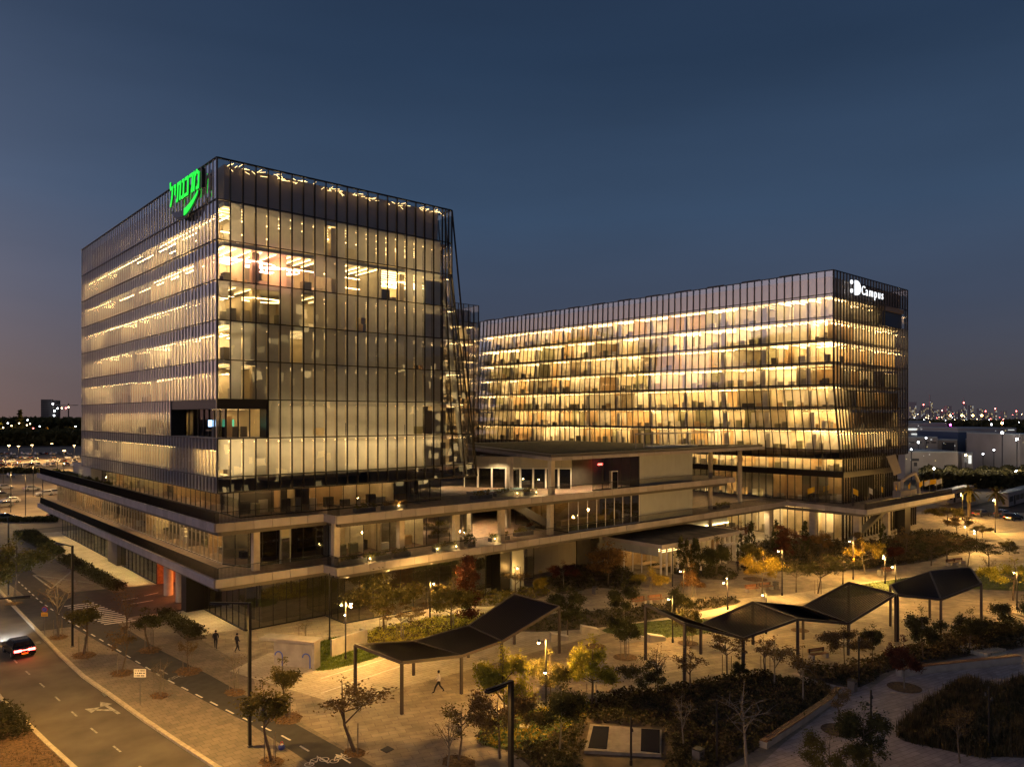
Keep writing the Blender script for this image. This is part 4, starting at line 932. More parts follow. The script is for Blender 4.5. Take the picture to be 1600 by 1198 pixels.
# paths and lawns of the park
Zs = .006
def pad(name, pts, m, z, sm=True): return sheet(name, smooth(pts) if sm else pts, z, m)
pad('path', poly((358, 1048), (420, 1020), (560, 1012), (930, 955), (1230, 928), (1420, 900), (1700, 868), (1700, 880), (1420, 915), (1235, 945), (960, 985), (560, 1092), (530, 1100)), 'stone_pale', .0065, False)
b = MB()
for y0, y1 in ((1060, 1018), (1083, 1036)):
    p, q = g(502, y0), g(640, y1); b.quad((*p, .012), (*q, .012), (q[0], q[1]+.16, .012), (p[0], p[1]+.16, .012))
struct(b.build('path_line', 'paint'))
pad('grey_path', poly((1165, 1215), (1225, 1160), (1325, 1085), (1290, 1066), (1235, 1052), (1300, 1040), (1360, 1075), (1405, 1045), (1600, 1012), (1760, 1010), (1760, 1400), (1000, 1400)), 'grey_pave', .012, False)
BEDS = []
BZ = [0]
def bed(pts, z=.02, m='soil', sm=True):
    BZ[0] += 1; z += .0012*BZ[0]
    P_ = smooth(poly(*pts)) if sm else poly(*pts); sheet('planting_bed', P_, z, m); return P_
bedA = bed([(745, 1160), (760, 1128), (800, 1113), (860, 1104), (920, 1096), (985, 1082), (1060, 1076), (1165, 1055), (1225, 1062), (1298, 1082), (1180, 1172), (1080, 1220), (980, 1260), (870, 1260), (830, 1200), (790, 1172)])
bedB = bed([(1245, 1050), (1330, 1040), (1430, 1012), (1530, 985), (1600, 985), (1640, 1000), (1590, 1012), (1405, 1044), (1360, 1066), (1325, 1074)])
bedC = bed([(1403, 1152), (1425, 1118), (1455, 1095), (1505, 1066), (1560, 1076), (1620, 1058), (1760, 1060), (1760, 1180), (1570, 1182), (1530, 1183), (1470, 1170)])
lawnA = bed([(748, 1158), (762, 1130), (805, 1114), (880, 1102), (930, 1098), (900, 1135), (850, 1160), (800, 1172)], .026, 'lawn')
bedD = bed([(489, 1047), (487, 1014), (515, 998), (560, 994), (600, 1018), (560, 1036)], .02, 'lawn'); bedE = bed([(560, 1000), (572, 992), (640, 976), (700, 966), (752, 962), (770, 978), (700, 1000), (600, 1012)], .02, 'soil')
bedF = bed([(760, 968), (880, 958), (1000, 948), (1130, 935), (1150, 944), (1020, 968), (900, 984), (790, 985)], .02, 'soil')
lawnG = bed([(940, 985), (1000, 973), (1080, 966), (1125, 972), (1100, 990), (1010, 996)], .024, 'lawn')
bedH = bed([(852, 912), (880, 890), (930, 880), (975, 888), (1002, 908), (985, 922), (930, 918), (880, 928)], .02)
bedI = bed([(1000, 880), (1070, 900), (1140, 906), (1150, 898), (1120, 886), (1060, 888)], .02)
bedJ = bed([(1180, 858), (1215, 842), (1320, 850), (1420, 842), (1480, 845), (1480, 868), (1400, 884), (1300, 893), (1210, 893), (1188, 885)], .02)
bedK = bed([(1300, 922), (1400, 905), (1500, 893), (1580, 893), (1700, 900), (1700, 925), (1560, 922), (1440, 918), (1310, 935)], .02, 'lawn')
bedL = bed([(1395, 845), (1440, 830), (1490, 835), (1530, 850), (1500, 866), (1440, 866)], .024)
bedM = bed([(725, 940), (765, 925), (800, 925), (840, 915), (860, 925), (830, 938), (760, 948)], .02)
hedges = [[(23.9, 165), (27.2, 165), (26.6, 136), (24.9, 136)], [(24.4, 131), (26.5, 131), (27.0, 103.5), (25.4, 103)], [(25.9, 88), (27.1, 88), (27.2, 76), (25.4, 76.4)]]
for h_ in hedges: sheet('planting_bed', h_, .02, 'soil')
for c in ((1180, 905, 1.6), (1312, 1141, 1.25), (1413, 1074, 1.3), (977, 1027, 1.1), (930, 1010, 1.0), (1075, 1005, 1.0), (1250, 985, .9), (668, 945, 1.3)):
    p = g(*c[:2]); sheet('tree_pit', [(p[0]+c[2]*math.cos(t*math.pi/10), p[1]+c[2]*math.sin(t*math.pi/10)) for t in range(20)], .046, 'mulch')
# the car park and streets far left; the road and tram street on the right
sheet('parking_lot', [(-60, 172), (25, 172), (60, 176), (150, 230), (260, 620), (-60, 620)], -.06, 'lot'); sheet('access_road', [(-60, 163), (26, 163), (60, 167), (60, 172), (-60, 171)], -.05, 'asphalt')
sheet('street', [(150, 30), (420, 30), (420, 62), (168, 62), (168, 54)], -.05, 'asphalt'); sheet('tram_street', [(172, 64), (420, 64), (420, 78), (172, 78)], -.045, 'lot')
sheet('pavement', [(150, 40), (175, 52), (175, 60), (210, 48), (240, 36), (200, 20), (150, 20)], .012, 'stone_pale')
# ------------------------------------------------------------------ folded slatted canopies
def canopy(label, F, B, skipB=(), cover=.96):
    c = wthing('shade_canopy', label, 'canopy', (F[0][0], F[0][1], 0))
    for side in (F, B):
        for i, (x, y, z) in enumerate(side):
            if side is B and i in skipB or len(side[i:i+1]) == 0: continue
            MB().box(x-.10, y-.10, 0, x+.10, y+.10, z-.02).build('post', 'canopy_frame', c)
    def beam(a, b): MB().bar(Vector(a), Vector(b), .16, .22).build('beam', 'canopy_frame', c)
    for s in (F, B):
        for a, b in zip(s, s[1:]): beam(a, b)
    n = min(len(F), len(B))
    for i in range(n): beam(F[i], B[i])
    for i in range(n-1):
        f0, f1, b0, b1 = (Vector(v) for v in (F[i], F[i+1], B[i], B[i+1]))
        # diagonal fold where the four corners do not lie in one plane
        mb = MB(); N = 24
        for q in range(N):
            t0 = (q+.02)/N; t1 = (q+cover)/N
            a0, a1 = f0.lerp(b0, t0), f1.lerp(b1, t0); c0, c1 = f0.lerp(b0, t1), f1.lerp(b1, t1); up = Vector((0, 0, .10)); m0, m1 = a0.lerp(a1, .5), c0.lerp(c1, .5)
            lo = Vector((0, 0, .055)); mb.quad(a0+up, m0+up, m1+lo, c0+lo); mb.quad(m0+up, a1+up, c1+lo, m1+lo); mb.quad(a0+up*.4, c0+up*.4+Vector((0, 0, .04)), c1+up*.4, a1+up*.4)
        stuff(mb.build('slat', 'canopy_slat', c))
    return c
canopy('folded dark slatted canopy on thin posts nearest the dark-clad walker', [(31.0, 47.1, 3.8), (36.8, 47.4, 3.0), (41.8, 48.3, 2.95), (49.9, 49.5, 4.3)], [(30.4, 52.8, 3.94), (36.4, 53.5, 2.85), (42.8, 54.1, 2.85), (48.6, 54.3, 4.8)])
canopy('long zigzag dark slatted canopy over the middle of the plaza', [(52.0, 37.05, 4.9), (58.0, 35.3, 2.9), (64.2, 33.6, 3.8), (69.4, 31.4, 2.9), (77.0, 30.2, 4.6)], [(54.4, 43.0, 4.95), (59.5, 40.6, 2.75), (65.8, 39.0, 4.05), (71.0, 36.6, 3.2), (76.6, 34.6, 5.1)], cover=.80)
canopy('dark slatted canopy peak at the right end of the row', [(77.25, 30.1, 4.5), (81.0, 27.5, 3.95), (86.5, 25.6, 5.0)], [(82.3, 32.8, 4.25), (88.9, 31.3, 5.0), (93.4, 28.4, 5.0)][:2]+[(94.3, 29.0, 5.05)], skipB=(2,), cover=.88)

# ------------------------------------------------------------------ lamps
LW = (1.0, .53, .125)
def tall_lamp(px, py, h, hd, label, power=900, arm=3.2, pos=None):
    x, y = pos or g(px, py); t = wthing('street_lamp', label, 'street lamp', (x, y, 0))
    MB().box(x-.09, y-.11, 0, x+.09, y+.11, h).build('pole', 'black_steel', t); MB().box(x-.15, y-.15, 0, x+.15, y+.15, .12).build('base_plate', 'pole_steel', t)
    d = Vector((math.cos(hd), math.sin(hd), 0)); e = Vector((x, y, h))+d*arm; MB().bar((x, y, h-.06), e, .14, .10).build('arm', 'black_steel', t)
    MB().bar(e-d*1.3+Vector((0, 0, -.10)), e+Vector((0, 0, -.10)), .26, .08).build('lamp_head', 'black_steel', t)
    MB().bar(e-d*1.1+Vector((0, 0, -.144)), e-d*.1+Vector((0, 0, -.144)), .16, .006).build('light_strip', 'lamp_soft', t)
    lamp('SPOT', tuple(e+Vector((0, 0, -.25))), power*2.3, LW, t, .12, (0, 0, -1), 160, .4)
    return t
tall_lamp(113, 1010, 9.65, R(105), 'tall black lamp with a single arm at the left, beside the crosswalk', 800, 3.0)
tall_lamp(13, 930, 9.65, R(160), 'tall black lamp at the left edge, cut by the picture edge', 900, 3.0)
tall_lamp(390, 1166, 9.6, R(140), 'tall black lamp with its arm to the left, in front of the near tower corner', 1500, 2.6)
tall_lamp(0, 0, 9.6, R(188), 'tall lamp with a dark head on a pale pole at the bottom middle', 260, 1.7, (23.55, 26.55))
tall_lamp(0, 0, 9.6, R(170), 'tall road lamp below the picture at the left', 1500, 2.0, (20.5, 11.0))
tall_lamp(0, 0, 9.6, R(-20), 'tall road lamp on the median at the left', 1600, 2.5, (7.5, 62))
def park_lamp(px, py, h, heads, label, power=450, dark=False, pos=None, sign=False, col=LW, aim=None):
    x, y = pos or g(px, py); t = wthing('park_lamp', label, 'lamp post', (x, y, 0))
    MB().tube([(x, y, 0), (x, y, h)], [.075, .06], 8).build('pole', 'black_steel', t); MB().tube([(x, y, 0), (x, y, .35)], .11, 8).build('base', 'black_steel', t)
    for k, (dx, dy, hz) in enumerate(heads):
        MB().bar((x, y, hz), (x+dx, y+dy, hz), .04).build('arm', 'black_steel', t)
        MB().tube([(x+dx, y+dy, hz+.16), (x+dx, y+dy, hz-.04)], [.07, .11], 8).build('lamp_head', 'black_steel', t)
        if not dark: MB().ball((x+dx, y+dy, hz-.07), .085, 8, .6).build('bulb', 'lamp_warm', t)
    if not dark:
        dx, dy, hz = heads[0]
        if aim: lamp('SPOT', (x+dx*1.1, y+dy*1.1, hz-.22), power*1.6, col, t, .1, aim, 165, 1.0)
        else: lamp('POINT', (x+dx*1.1, y+dy*1.1, hz-.22), power*(1.9 if not pos else 1.3), col, t, .1)
    if sign: MB().box(x-.25, y-.1, 2.3, x+.25, y-.06, 2.85).build('notice', 'sign_yellow', t)
    return t
park_lamp(540, 1030, 5.3, [(.35, -.3, 5.1), (.5, -.1, 4.75), (-.35, .2, 5.0), (-.25, -.3, 4.2)], 'lamp post with four bright heads by the low white wall', 1250)
park_lamp(515, 1000, 6.6, [(.25, -.25, 6.2)], 'slim dark unlit post between the plaza bench wall and the glass corner', 0, dark=True)
park_lamp(853, 1108, 5.3, [(-.45, .3, 5.1), (-.2, -.1, 2.9)], 'lamp post with a lit head between the two bushy trees in the plaza', 1500)
park_lamp(813, 925, 3.2, [(-.35, .2, 3.1)], 'short lit lamp post close to the grey pillar', 90)
park_lamp(1137, 952, 4.2, [(-.35, .3, 3.1), (.35, .3, 3.5)], 'twin headed lamp post left of the benches and zigzag canopy', 900)
park_lamp(1222, 930, 5.6, [(-.35, .3, 5.5)], 'lit lamp post right of the pair of benches', 1100)
park_lamp(1333, 905, 5.3, [(-.35, .3, 5.2)], 'lit lamp post with a yellow notice on it', 1000, sign=True)
park_lamp(1383, 912, 4.0, [(-.3, .1, 3.5), (.55, .4, 3.6)], 'twin headed lamp post behind the zigzag canopy', 900)
park_lamp(1511, 848, 3.5, [(-.35, .2, 2.9)], 'short lit lamp post at the far garden path', 500)
park_lamp(1526, 862, 3.6, [(-.45, .2, 3.1), (.5, .5, 3.4)], 'twin lit lamp among the flat topped trees at right', 700)
park_lamp(1555, 832, 6.4, [(-.45, .2, 6.1), (.2, .2, 6.3)], 'tall twin lamp by the road at the right edge', 1800)
park_lamp(1504, 812, 5.5, [(-.5, .2, 5.3), (.5, .4, 5.5)], 'twin lamp in front of the white tram', 1800)
park_lamp(1361, 1190, 4.6, [(-.3, .1, 3.7), (.3, .1, 4.0)], 'unlit lamp post rising out of the dark tree at the bottom', 0, dark=True)
park_lamp(1545, 1172, 4.2, [(-.3, .1, 3.7), (.25, -.1, 3.3)], 'unlit lamp post in the tall grass bed at the bottom right', 0, dark=True)
park_lamp(1120, 1195, 4.1, [(-.25, .1, 2.7), (.25, .1, 3.0)], 'unlit pale lamp post in the dark shrub bed', 0, dark=True)
park_lamp(986, 1195, 3.0, [(.2, .1, 2.1)], 'unlit lamp post at the ventilation slab', 0, dark=True)
park_lamp(1342, 1072, 4.1, [(.25, .1, 3.7)], 'unlit lamp post beside the long wall seat', 0, dark=True)
park_lamp(1051, 916, 4.6, [(.3, .1, 4.0)], 'unlit dark lamp post in front of the pavilion', 0, dark=True)
park_lamp(0, 0, 4.5, [(-.35, .2, 4.3)], 'added fill lamp post beside the green patch under the canopy end', 800, pos=(60.5, 44.5))  # this post and the next five are added to brighten the plaza
park_lamp(0, 0, 4.5, [(-.35, .2, 4.3)], 'added fill lamp post behind the last canopy peak', 700, pos=(93, 36.5))
park_lamp(0, 0, 4.5, [(-.35, .2, 4.3)], 'added fill lamp post past the right picture edge', 800, pos=(100, 26))
park_lamp(0, 0, 4.2, [(-.35, .2, 4.0)], 'added fill lamp post beside the two plank benches', 600, pos=(73.5, 52.5))
park_lamp(0, 0, 4.2, [(-.35, .2, 4.0)], 'added fill lamp post under the second canopy', 450, pos=(70, 40))
park_lamp(0, 0, 4.5, [(.35, -.2, 4.2)], 'added fill lamp post behind the near canopy', 1200, pos=(47, 66.0))
# car park lamps, far left
k = 0
for px, py, h in ((40, 805, 9), (17, 800, 9), (67, 788, 9), (52, 775, 8.5), (29, 724, 8), (50, 721, 8), (81, 718, 8), (116, 722, 8), (14, 728, 9), (100, 735, 8), (5, 760, 9), (90, 760, 9)):
    x, y = g(px, py); t = wthing('lot_lamp', ('slim car park lamp in the left distance' if py < 740 else 'slim dark-headed pole among the parked cars at left'), 'street lamp', (x, y, 0), group='car park lamps far left' if py < 740 else 'car park poles')
    MB().tube([(x, y, 0), (x, y, h)], .1, 5).build('pole', 'black_steel', t); MB().box(x-.5, y-.15, h, x+.5, y+.15, h+.10).build('lamp_head', 'lamp_soft' if py < 740 else 'black_steel', t)
    lamp('POINT', (x, y, h-.5), 9500 if py < 740 else 3500, (1, .6, .22), t, .3)  # the dark-headed poles carry a point light too, lighting the car park

# ------------------------------------------------------------------ trees
def leaves(mb, tips, n, size, spread, rng, flat=1.0):
    for _ in range(n):
        c = rng.choice(tips); p = Vector((c[0]+rng.gauss(0, spread), c[1]+rng.gauss(0, spread), c[2]+rng.gauss(0, spread*flat)))
        u = Vector((rng.gauss(0, 1), rng.gauss(0, 1), rng.gauss(0, .6))).normalized(); w = u.cross(Vector((rng.gauss(0, 1), rng.gauss(0, 1), rng.gauss(0, 1)))).normalized(); s = size*rng.uniform(.6, 1.3)
        k = len(mb.v); mb.v += [tuple(p-u*s), tuple(p+w*s*.45), tuple(p+u*s), tuple(p-w*s*.45)]; mb.f.append((k, k+1, k+2, k+3))
def make_tree(kind, rng):
    """height 1 tree meshes: (trunk, crown)"""
    tr = MB(); tips = []
    K = dict(young=(.38, .20, .62, 5, 900, .030), oval=(.22, .30, .60, 8, 2400, .030), wide=(.38, .62, .45, 9, 2300, .030), bare=(.30, .26, .60, 9, 90, .022),
             sparse=(.36, .26, .60, 7, 330, .030), umbrella=(.45, .66, .28, 11, 1050, .030), round=(.30, .42, .60, 9, 2300, .032), maple=(.12, .30, .80, 10, 2600, .028))[kind]
    th, rx, rz, nl, nleaf, ls = K
    lean = Vector((rng.gauss(0, .02), rng.gauss(0, .02), 0))
    zt = 1-ls; pts = [Vector((0, 0, 0)), lean+Vector((0, 0, th*.5)), lean*2+Vector((0, 0, th)), lean*2.5+Vector((rng.gauss(0, .02), rng.gauss(0, .02), th+(zt-th)*.55)), lean*2.5+Vector((0, 0, zt-.02 if kind != 'umbrella' else zt-.08))]
    tr.tube(pts, [.018, .015, .012, .007, .002], 6); tips.append(pts[-1])
    for i in range(nl):
        a = i*2.4+rng.uniform(-.4, .4); f = rng.uniform(0, .75); base = pts[2].lerp(pts[3], f) if kind != 'maple' else pts[1].lerp(pts[4], i/nl)
        up = rng.uniform(.35, .9) if kind in ('bare', 'young', 'sparse') else rng.uniform(.15, .75)
        reach = rx*rng.uniform(.65, 1.0)*(1 if kind != 'maple' else (1.05-i/nl)); zz = th+(1-th)*up*rng.uniform(.8, 1.0) if kind != 'maple' else base.z+.08
        if kind == 'umbrella': zz = rng.uniform(.72, .95)
        e = Vector((math.cos(a)*reach, math.sin(a)*reach, min(zz, .95))); mid = base.lerp(e, .5)+Vector((0, 0, rng.uniform(-.02, .04)))
        tr.tube([base, mid, e], [.008, .005, .0015], 4); tips += [mid.lerp(e, .4), e]
        for j in range(4 if kind != 'bare' else 5):
            s_ = mid.lerp(e, rng.uniform(0, .8)); d = Vector((rng.gauss(0, 1), rng.gauss(0, 1), rng.uniform(0, 1.2) if kind != 'umbrella' else rng.gauss(0, .35))).normalized()*rng.uniform(.06, .15)*(1.4 if kind in ('bare', 'umbrella') else 1)
            q = s_+d; q.z = min(q.z, .97); tr.tube([s_, s_.lerp(q, .5)+Vector((0, 0, .01)), q], [.0035, .0025, .001], 3); tips += [q, s_.lerp(q, .6)]
    cr = MB(); sp = dict(young=.045, oval=.055, wide=.06, bare=.03, sparse=.04, umbrella=.05, round=.06, maple=.05)[kind]*.82
    leaves(cr, tips, int(nleaf*3.1), ls*.62, sp, rng, .8 if kind != 'umbrella' else .35)
    return tr, cr
TM = {}
def tree_mesh(kind, var, leaf, bark):
    key = (kind, var)
    if key not in TM:
        rng = random.Random(hash_(kind)+var*17); a, b = make_tree(kind, rng); TM[key] = (a, b, {})
    a, b, d = TM[key]
    for nm, mb, m in (('trunk', a, bark), ('crown', b, leaf)):
        if (nm, m) not in d:
            me = bpy.data.meshes.new(nm); me.from_pydata(mb.v, [], mb.f); me.materials.append(M[m]); d[(nm, m)] = me
    return d[('trunk', bark)], d[('crown', leaf)]
def hash_(s): return sum(ord(c)*(i+3) for i, c in enumerate(s))
STK = MB().tube([(0, 0, 0), (0, 0, 1)], .03, 5); stk_me = None
TN = [0]
def tree(kind, px, yb, yt, leaf, label, stakes=0, bark='bark', wide=1.0, pos=None, h=None, group=None, cat='tree', name='tree', up=0):
    global stk_me
    TN[0] += 1
    x, y = pos or g(px, yb); h = h or hgt(yb, yt)
    t = thing(name, label, cat, (x, y, .02), group=group); tm, cm = tree_mesh(kind, TN[0] % 3, leaf, bark); rz = random.uniform(0, 6.28)
    a = link('trunk', tm, t, None, rz); a.scale = (h*wide, h*wide, h); b = link('crown', cm, t, None, rz); b.scale = (h*wide, h*wide, h)
    if stakes:
        if stk_me is None: stk_me = bpy.data.meshes.new('stake'); stk_me.from_pydata(STK.v, [], STK.f); stk_me.materials.append(M['bark_pale'])
        for q in range(stakes):
            an = q*2*math.pi/stakes+.5; o = link('stake', stk_me, t, (.42*math.cos(an), .42*math.sin(an), 0)); o.scale = (1, 1, 1.7)
    return t
def cypress(px, yb, yt, label, pos=None):
    x, y = pos or g(px, yb); h = hgt(yb, yt) if not pos else yt
    t = thing('cypress', label, 'tree', (x, y, .02)); rng = random.Random(int(px)); tips = []
    for i in range(60): z = rng.uniform(.05, .97); r = .11*math.sin(math.pi*min(1, (z*.9+.1)))**.8*(1.15-z*.7)+.01; a = rng.uniform(0, 6.28); tips.append(Vector((math.cos(a)*r, math.sin(a)*r, z)))
    cr = MB(); leaves(cr, [p*h for p in tips], 900, .09*h/3, .05*h/2.5, rng, 1.6); cr.build('crown', 'leaf_dark', t); MB().tube([(0, 0, 0), (0, 0, h*.8)], [.06, .02], 6).build('trunk', 'bark', t)
T = tree
# street row between road and bike path, far to near
T('round', 22, 941, 835, 'leaf_olive', 'bushy street tree at the far left edge by the tall lamp', 0, wide=1.0)
T('bare', 91, 995, 900, 'leaf_brown', 'bare staked young tree behind the blue and yellow road sign', 3, 'bark_pale')
T('young', 131, 1022, 938, 'leaf_olive', 'leafy staked young tree just right of the tall lamp by the crosswalk', 3, wide=1.3)
T('bare', 198, 998, 912, 'leaf_brown', 'thin bare tree beside the end of the crosswalk', 3)
T('young', 234, 1014, 948, 'leaf_dark', 'small dark leafy tree left of the hedge by the tower corner', 3, wide=1.5)
T('sparse', 190, 1050, 975, 'leaf_brown', 'sparse brown young tree next to the road kerb', 2)
T('bare', 249, 1085, 1028, 'leaf_brown', 'leafless sapling tied to stakes behind the white board sign', 3, 'bark_pale')
T('sparse', 294, 1048, 990, 'leaf_brown', 'sparse sapling on the far side of the bike path symbol', 3)
T('bare', 367, 1080, 1005, 'leaf_brown', 'leafless sapling left of the tallest dark lamp post', 3, 'bark_pale')
T('young', 424, 1189, 1058, 'leaf_olive', 'ochre green staked tree at the bottom beside the tallest lamp', 3, wide=1.2)
T('young', 448, 1120, 1028, 'leaf_olive', 'slender olive staked tree across the bike path from the lamp', 3, wide=1.2)
T('sparse', 554, 1174, 1052, 'leaf_brown', 'sparse brown tree in a leaf covered pit in front of the canopy corner', 3, wide=1.5)
T('sparse', 717, 1188, 1098, 'leaf_olive', 'sparse olive tree at the bottom left of the lit lawn', 0, wide=1.3)
T('bare', 700, 1198, 1112, 'leaf_brown', 'pale dry bush of thin stems at the bottom edge', 0, 'bark_pale', wide=1.2)
T('bare', 474, 1006, 962, 'leaf_brown', 'small bare tree behind the concrete shelter', 3, 'bark_pale')
# along the glass front
T('wide', 600, 990, 890, 'leaf_olive', 'wide olive tree with two stakes left of its twin before the glass', 3, wide=1.1)
T('umbrella', 627, 1002, 940, 'leaf_brown', 'low flat brown tree with pale stakes in front of the wide olive one', 3, 'bark_pale', wide=1.1)
T('round', 705, 984, 900, 'leaf_olive', 'dense round green tree before the red one', 3, wide=1.05)
T('maple', 729, 968, 872, 'leaf_red', 'tall rusty red tree behind the dense green one', 0)
T('sparse', 805, 930, 884, 'leaf_brown', 'thin brown tree growing beside the grey pillar', 0, wide=1.8)
T('oval', 846, 932, 892, 'leaf_yellow_lamplit', 'narrow yellow lit tree right of the pillar', 0)
T('wide', 881, 918, 876, 'leaf_red', 'small reddish tree left of the big orange one', 0, 'bark_pale')
T('round', 950, 916, 846, 'leaf_orange', 'big orange brown tree in front of the beige wall panels', 0, wide=1.15)
T('wide', 1017, 933, 884, 'leaf_yellow_lamplit', 'yellow glowing tree above the pair of plank benches', 2, 'bark_pale')
T('oval', 1082, 932, 880, 'leaf_orange', 'golden orange tree in front of the cypress group', 3, 'bark_pale', wide=1.1)
T('oval', 1118, 900, 838, 'leaf_dark', 'dark bushy tree in front of the right half of the pavilion', 0, wide=1.3)
T('oval', 1172, 885, 838, 'leaf_olive', 'olive tree behind the parked motorcycles', 0, wide=1.2)
T('wide', 1191, 928, 858, 'leaf_yellow_lamplit', 'yellow green tree above the left bench by the round bed', 3, wide=.9)
T('umbrella', 1244, 925, 877, 'leaf_dark', 'flat dark tree standing just right of the lit lamp post', 0, wide=1.2)
T('umbrella', 1278, 927, 876, 'leaf_dark', 'flat dark tree with a forked trunk, second right of the lit lamp post', 3, wide=1.1)
T('umbrella', 1317, 913, 868, 'leaf_dark', 'flat dark tree directly left of the lamp with the yellow notice', 0, wide=1.3)
T('wide', 1352, 897, 843, 'leaf_yellow_lamplit', 'bright yellow tree right of the lamp with the yellow notice', 0, 'bark_pale')
T('oval', 1399, 882, 845, 'leaf_red', 'rusty tree behind the twin headed lamp', 0, wide=1.2)
T('maple', 1225, 872, 822, 'leaf_red', 'dark red conical tree in front of the lit lobby', 0, wide=1.1)
T('round', 1285, 868, 828, 'leaf_orange', 'orange brown tree in front of the lobby fins', 0, wide=1.0)
T('sparse', 1160, 862, 812, 'leaf_red', 'thin red leaved tree at the right corner of the pavilion', 0, wide=1.5)
T('sparse', 1247, 868, 828, 'leaf_red', 'thin tree between the red conical and the orange one', 0, wide=1.5)
T('maple', 1340, 868, 832, 'leaf_brown', 'brown conical tree below the stair of the right tower', 0, wide=1.2)
T('sparse', 1412, 872, 822, 'leaf_brown', 'brown tree in front of the lit fins under the right deck', 0)
T('umbrella', 1455, 884, 846, 'leaf_dark', 'dark spreading tree at the near side of the garden beds', 0, wide=1.3)
T('umbrella', 1480, 880, 835, 'leaf_brown', 'flat topped brown tree behind the two distant benches', 0, wide=1.4)
T('umbrella', 1512, 886, 842, 'leaf_dark', 'flat topped dark tree right of the distant benches', 3, wide=1.3)
T('umbrella', 1545, 890, 846, 'leaf_dark', 'flat topped dark tree, farthest right of the row', 0, wide=1.4)
T('round', 1577, 866, 842, 'leaf_olive', 'small round tree by the road at the right edge', 0, wide=1.3)
T('wide', 1583, 938, 872, 'leaf_green_lamplit', 'bright yellow green tree at the right picture edge', 3, wide=1.2)
T('bare', 1547, 910, 866, 'leaf_brown', 'leaning bare trunk beside the bright green tree', 0, 'bark_pale')
T('wide', 1497, 838, 805, 'leaf_brown', 'small brown tree on the verge below the tram', 0, wide=1.3)
T('wide', 1480, 822, 786, 'leaf_olive', 'olive tree at the end of the right hand deck', 0, wide=1.4)
T('wide', 1535, 840, 818, 'leaf_olive', 'small tree on the lit footpath at far right', 0, wide=1.3)
# plaza middle
T('round', 887, 992, 915, 'leaf_dark', 'dark glossy tree left of the post of the near canopy', 0, wide=.95)
T('round', 973, 972, 905, 'leaf_dark', 'dark glossy tree left of the plank benches', 2, wide=.95)
T('round', 977, 1028, 948, 'leaf_dark', 'dark tree on white stakes in a round pit near the angled benches', 3, 'bark_pale', wide=.75)
T('round', 1062, 972, 912, 'leaf_dark', 'dark glossy tree right of the plank benches', 0, wide=.9)
T('oval', 1076, 1006, 938, 'leaf_olive', 'slim olive tree by the lawn patch behind a canopy post', 3, 'bark_pale', wide=.9)
T('round', 925, 1102, 995, 'leaf_green_lamplit', 'bright lime green lit tree with stakes in the middle of the plaza', 3, wide=.95)
T('round', 790, 1140, 1010, 'leaf_green_lamplit', 'big yellow green lit tree left of the dark tree and lamp post', 2, wide=.85)
T('wide', 781, 1185, 1068, 'leaf_brown', 'dark branching tree just left of the bottom middle lamp', 0, wide=.9)
T('round', 862, 1100, 1015, 'leaf_olive', 'grey green tree around the plaza lamp post', 0, wide=.95)
T('round', 874, 1178, 1062, 'leaf_dark', 'dark bushy tree with a pale leaning trunk in front of the slab', 0, 'bark_pale', wide=.85)
T('wide', 1005, 1096, 1026, 'leaf_dark', 'dark dense tree casting a long shadow at the bed edge', 0, wide=.95)
T('bare', 1027, 1086, 1004, 'leaf_brown', 'thin bare tree right of the dark dense one', 0)
T('sparse', 1079, 1082, 1010, 'leaf_brown', 'sparse tree half behind the second canopy post', 0, wide=1.2)
T('umbrella', 1136, 1054, 992, 'leaf_brown', 'brown flat tree with stakes under the zigzag canopy', 3, wide=.95)
T('oval', 1156, 1062, 1026, 'leaf_dark', 'very small dark tree at the foot of a canopy post', 0, wide=1.2)
T('bare', 1069, 1172, 1078, 'leaf_brown', 'bare pale tree in the middle of the dark shrub bed', 0, 'bark_pale')
T('bare', 1167, 1200, 1062, 'leaf_brown', 'tall bare tree at the bottom by the wall seat', 0, 'bark_pale', wide=1.2)
T('sparse', 1196, 1056, 992, 'leaf_brown', 'sparse tree with three stakes at the bed corner', 3)
T('sparse', 1210, 1076, 990, 'leaf_brown', 'sparse tree with a white trunk behind the staked one', 0, 'bark_pale')
T('sparse', 1255, 1100, 1008, 'leaf_brown', 'sparse tree with a pale trunk near the canopy shadow', 0, 'bark_pale', wide=1.1)
T('wide', 1320, 1045, 975, 'leaf_brown', 'brown open tree beside a post of the zigzag canopy', 0, wide=.9)
T('round', 1363, 1033, 975, 'leaf_dark', 'small dark tree on the bed right of the open brown one', 0, wide=.8)
T('round', 1443, 1030, 948, 'leaf_dark', 'dark speckled tree between the last two canopies', 0, wide=.85)
T('round', 1413, 1076, 995, 'leaf_red', 'dark reddish tree in the round pit by the long wall seat', 0, 'bark_pale', wide=.75)
T('round', 1514, 1020, 950, 'leaf_dark', 'dark round tree beside the square stone platform', 0, wide=.9)
T('wide', 1601, 1004, 930, 'leaf_dark', 'dark tree cut by the right picture edge', 0, wide=1.0)
T('sparse', 1312, 1143, 1070, 'leaf_brown', 'thin sapling standing in the round pit on the grey path', 0)
T('round', 1352, 1215, 1098, 'leaf_dark', 'large dark tree at the bottom around an unlit lamp', 0, wide=.85)
T('wide', 1300, 1240, 1140, 'leaf_olive', 'dark olive tree top at the bottom edge of the grey path', 0, wide=1.0)
T('sparse', 1500, 1192, 1100, 'leaf_brown', 'thin tree in the grass bed at the bottom right', 0)
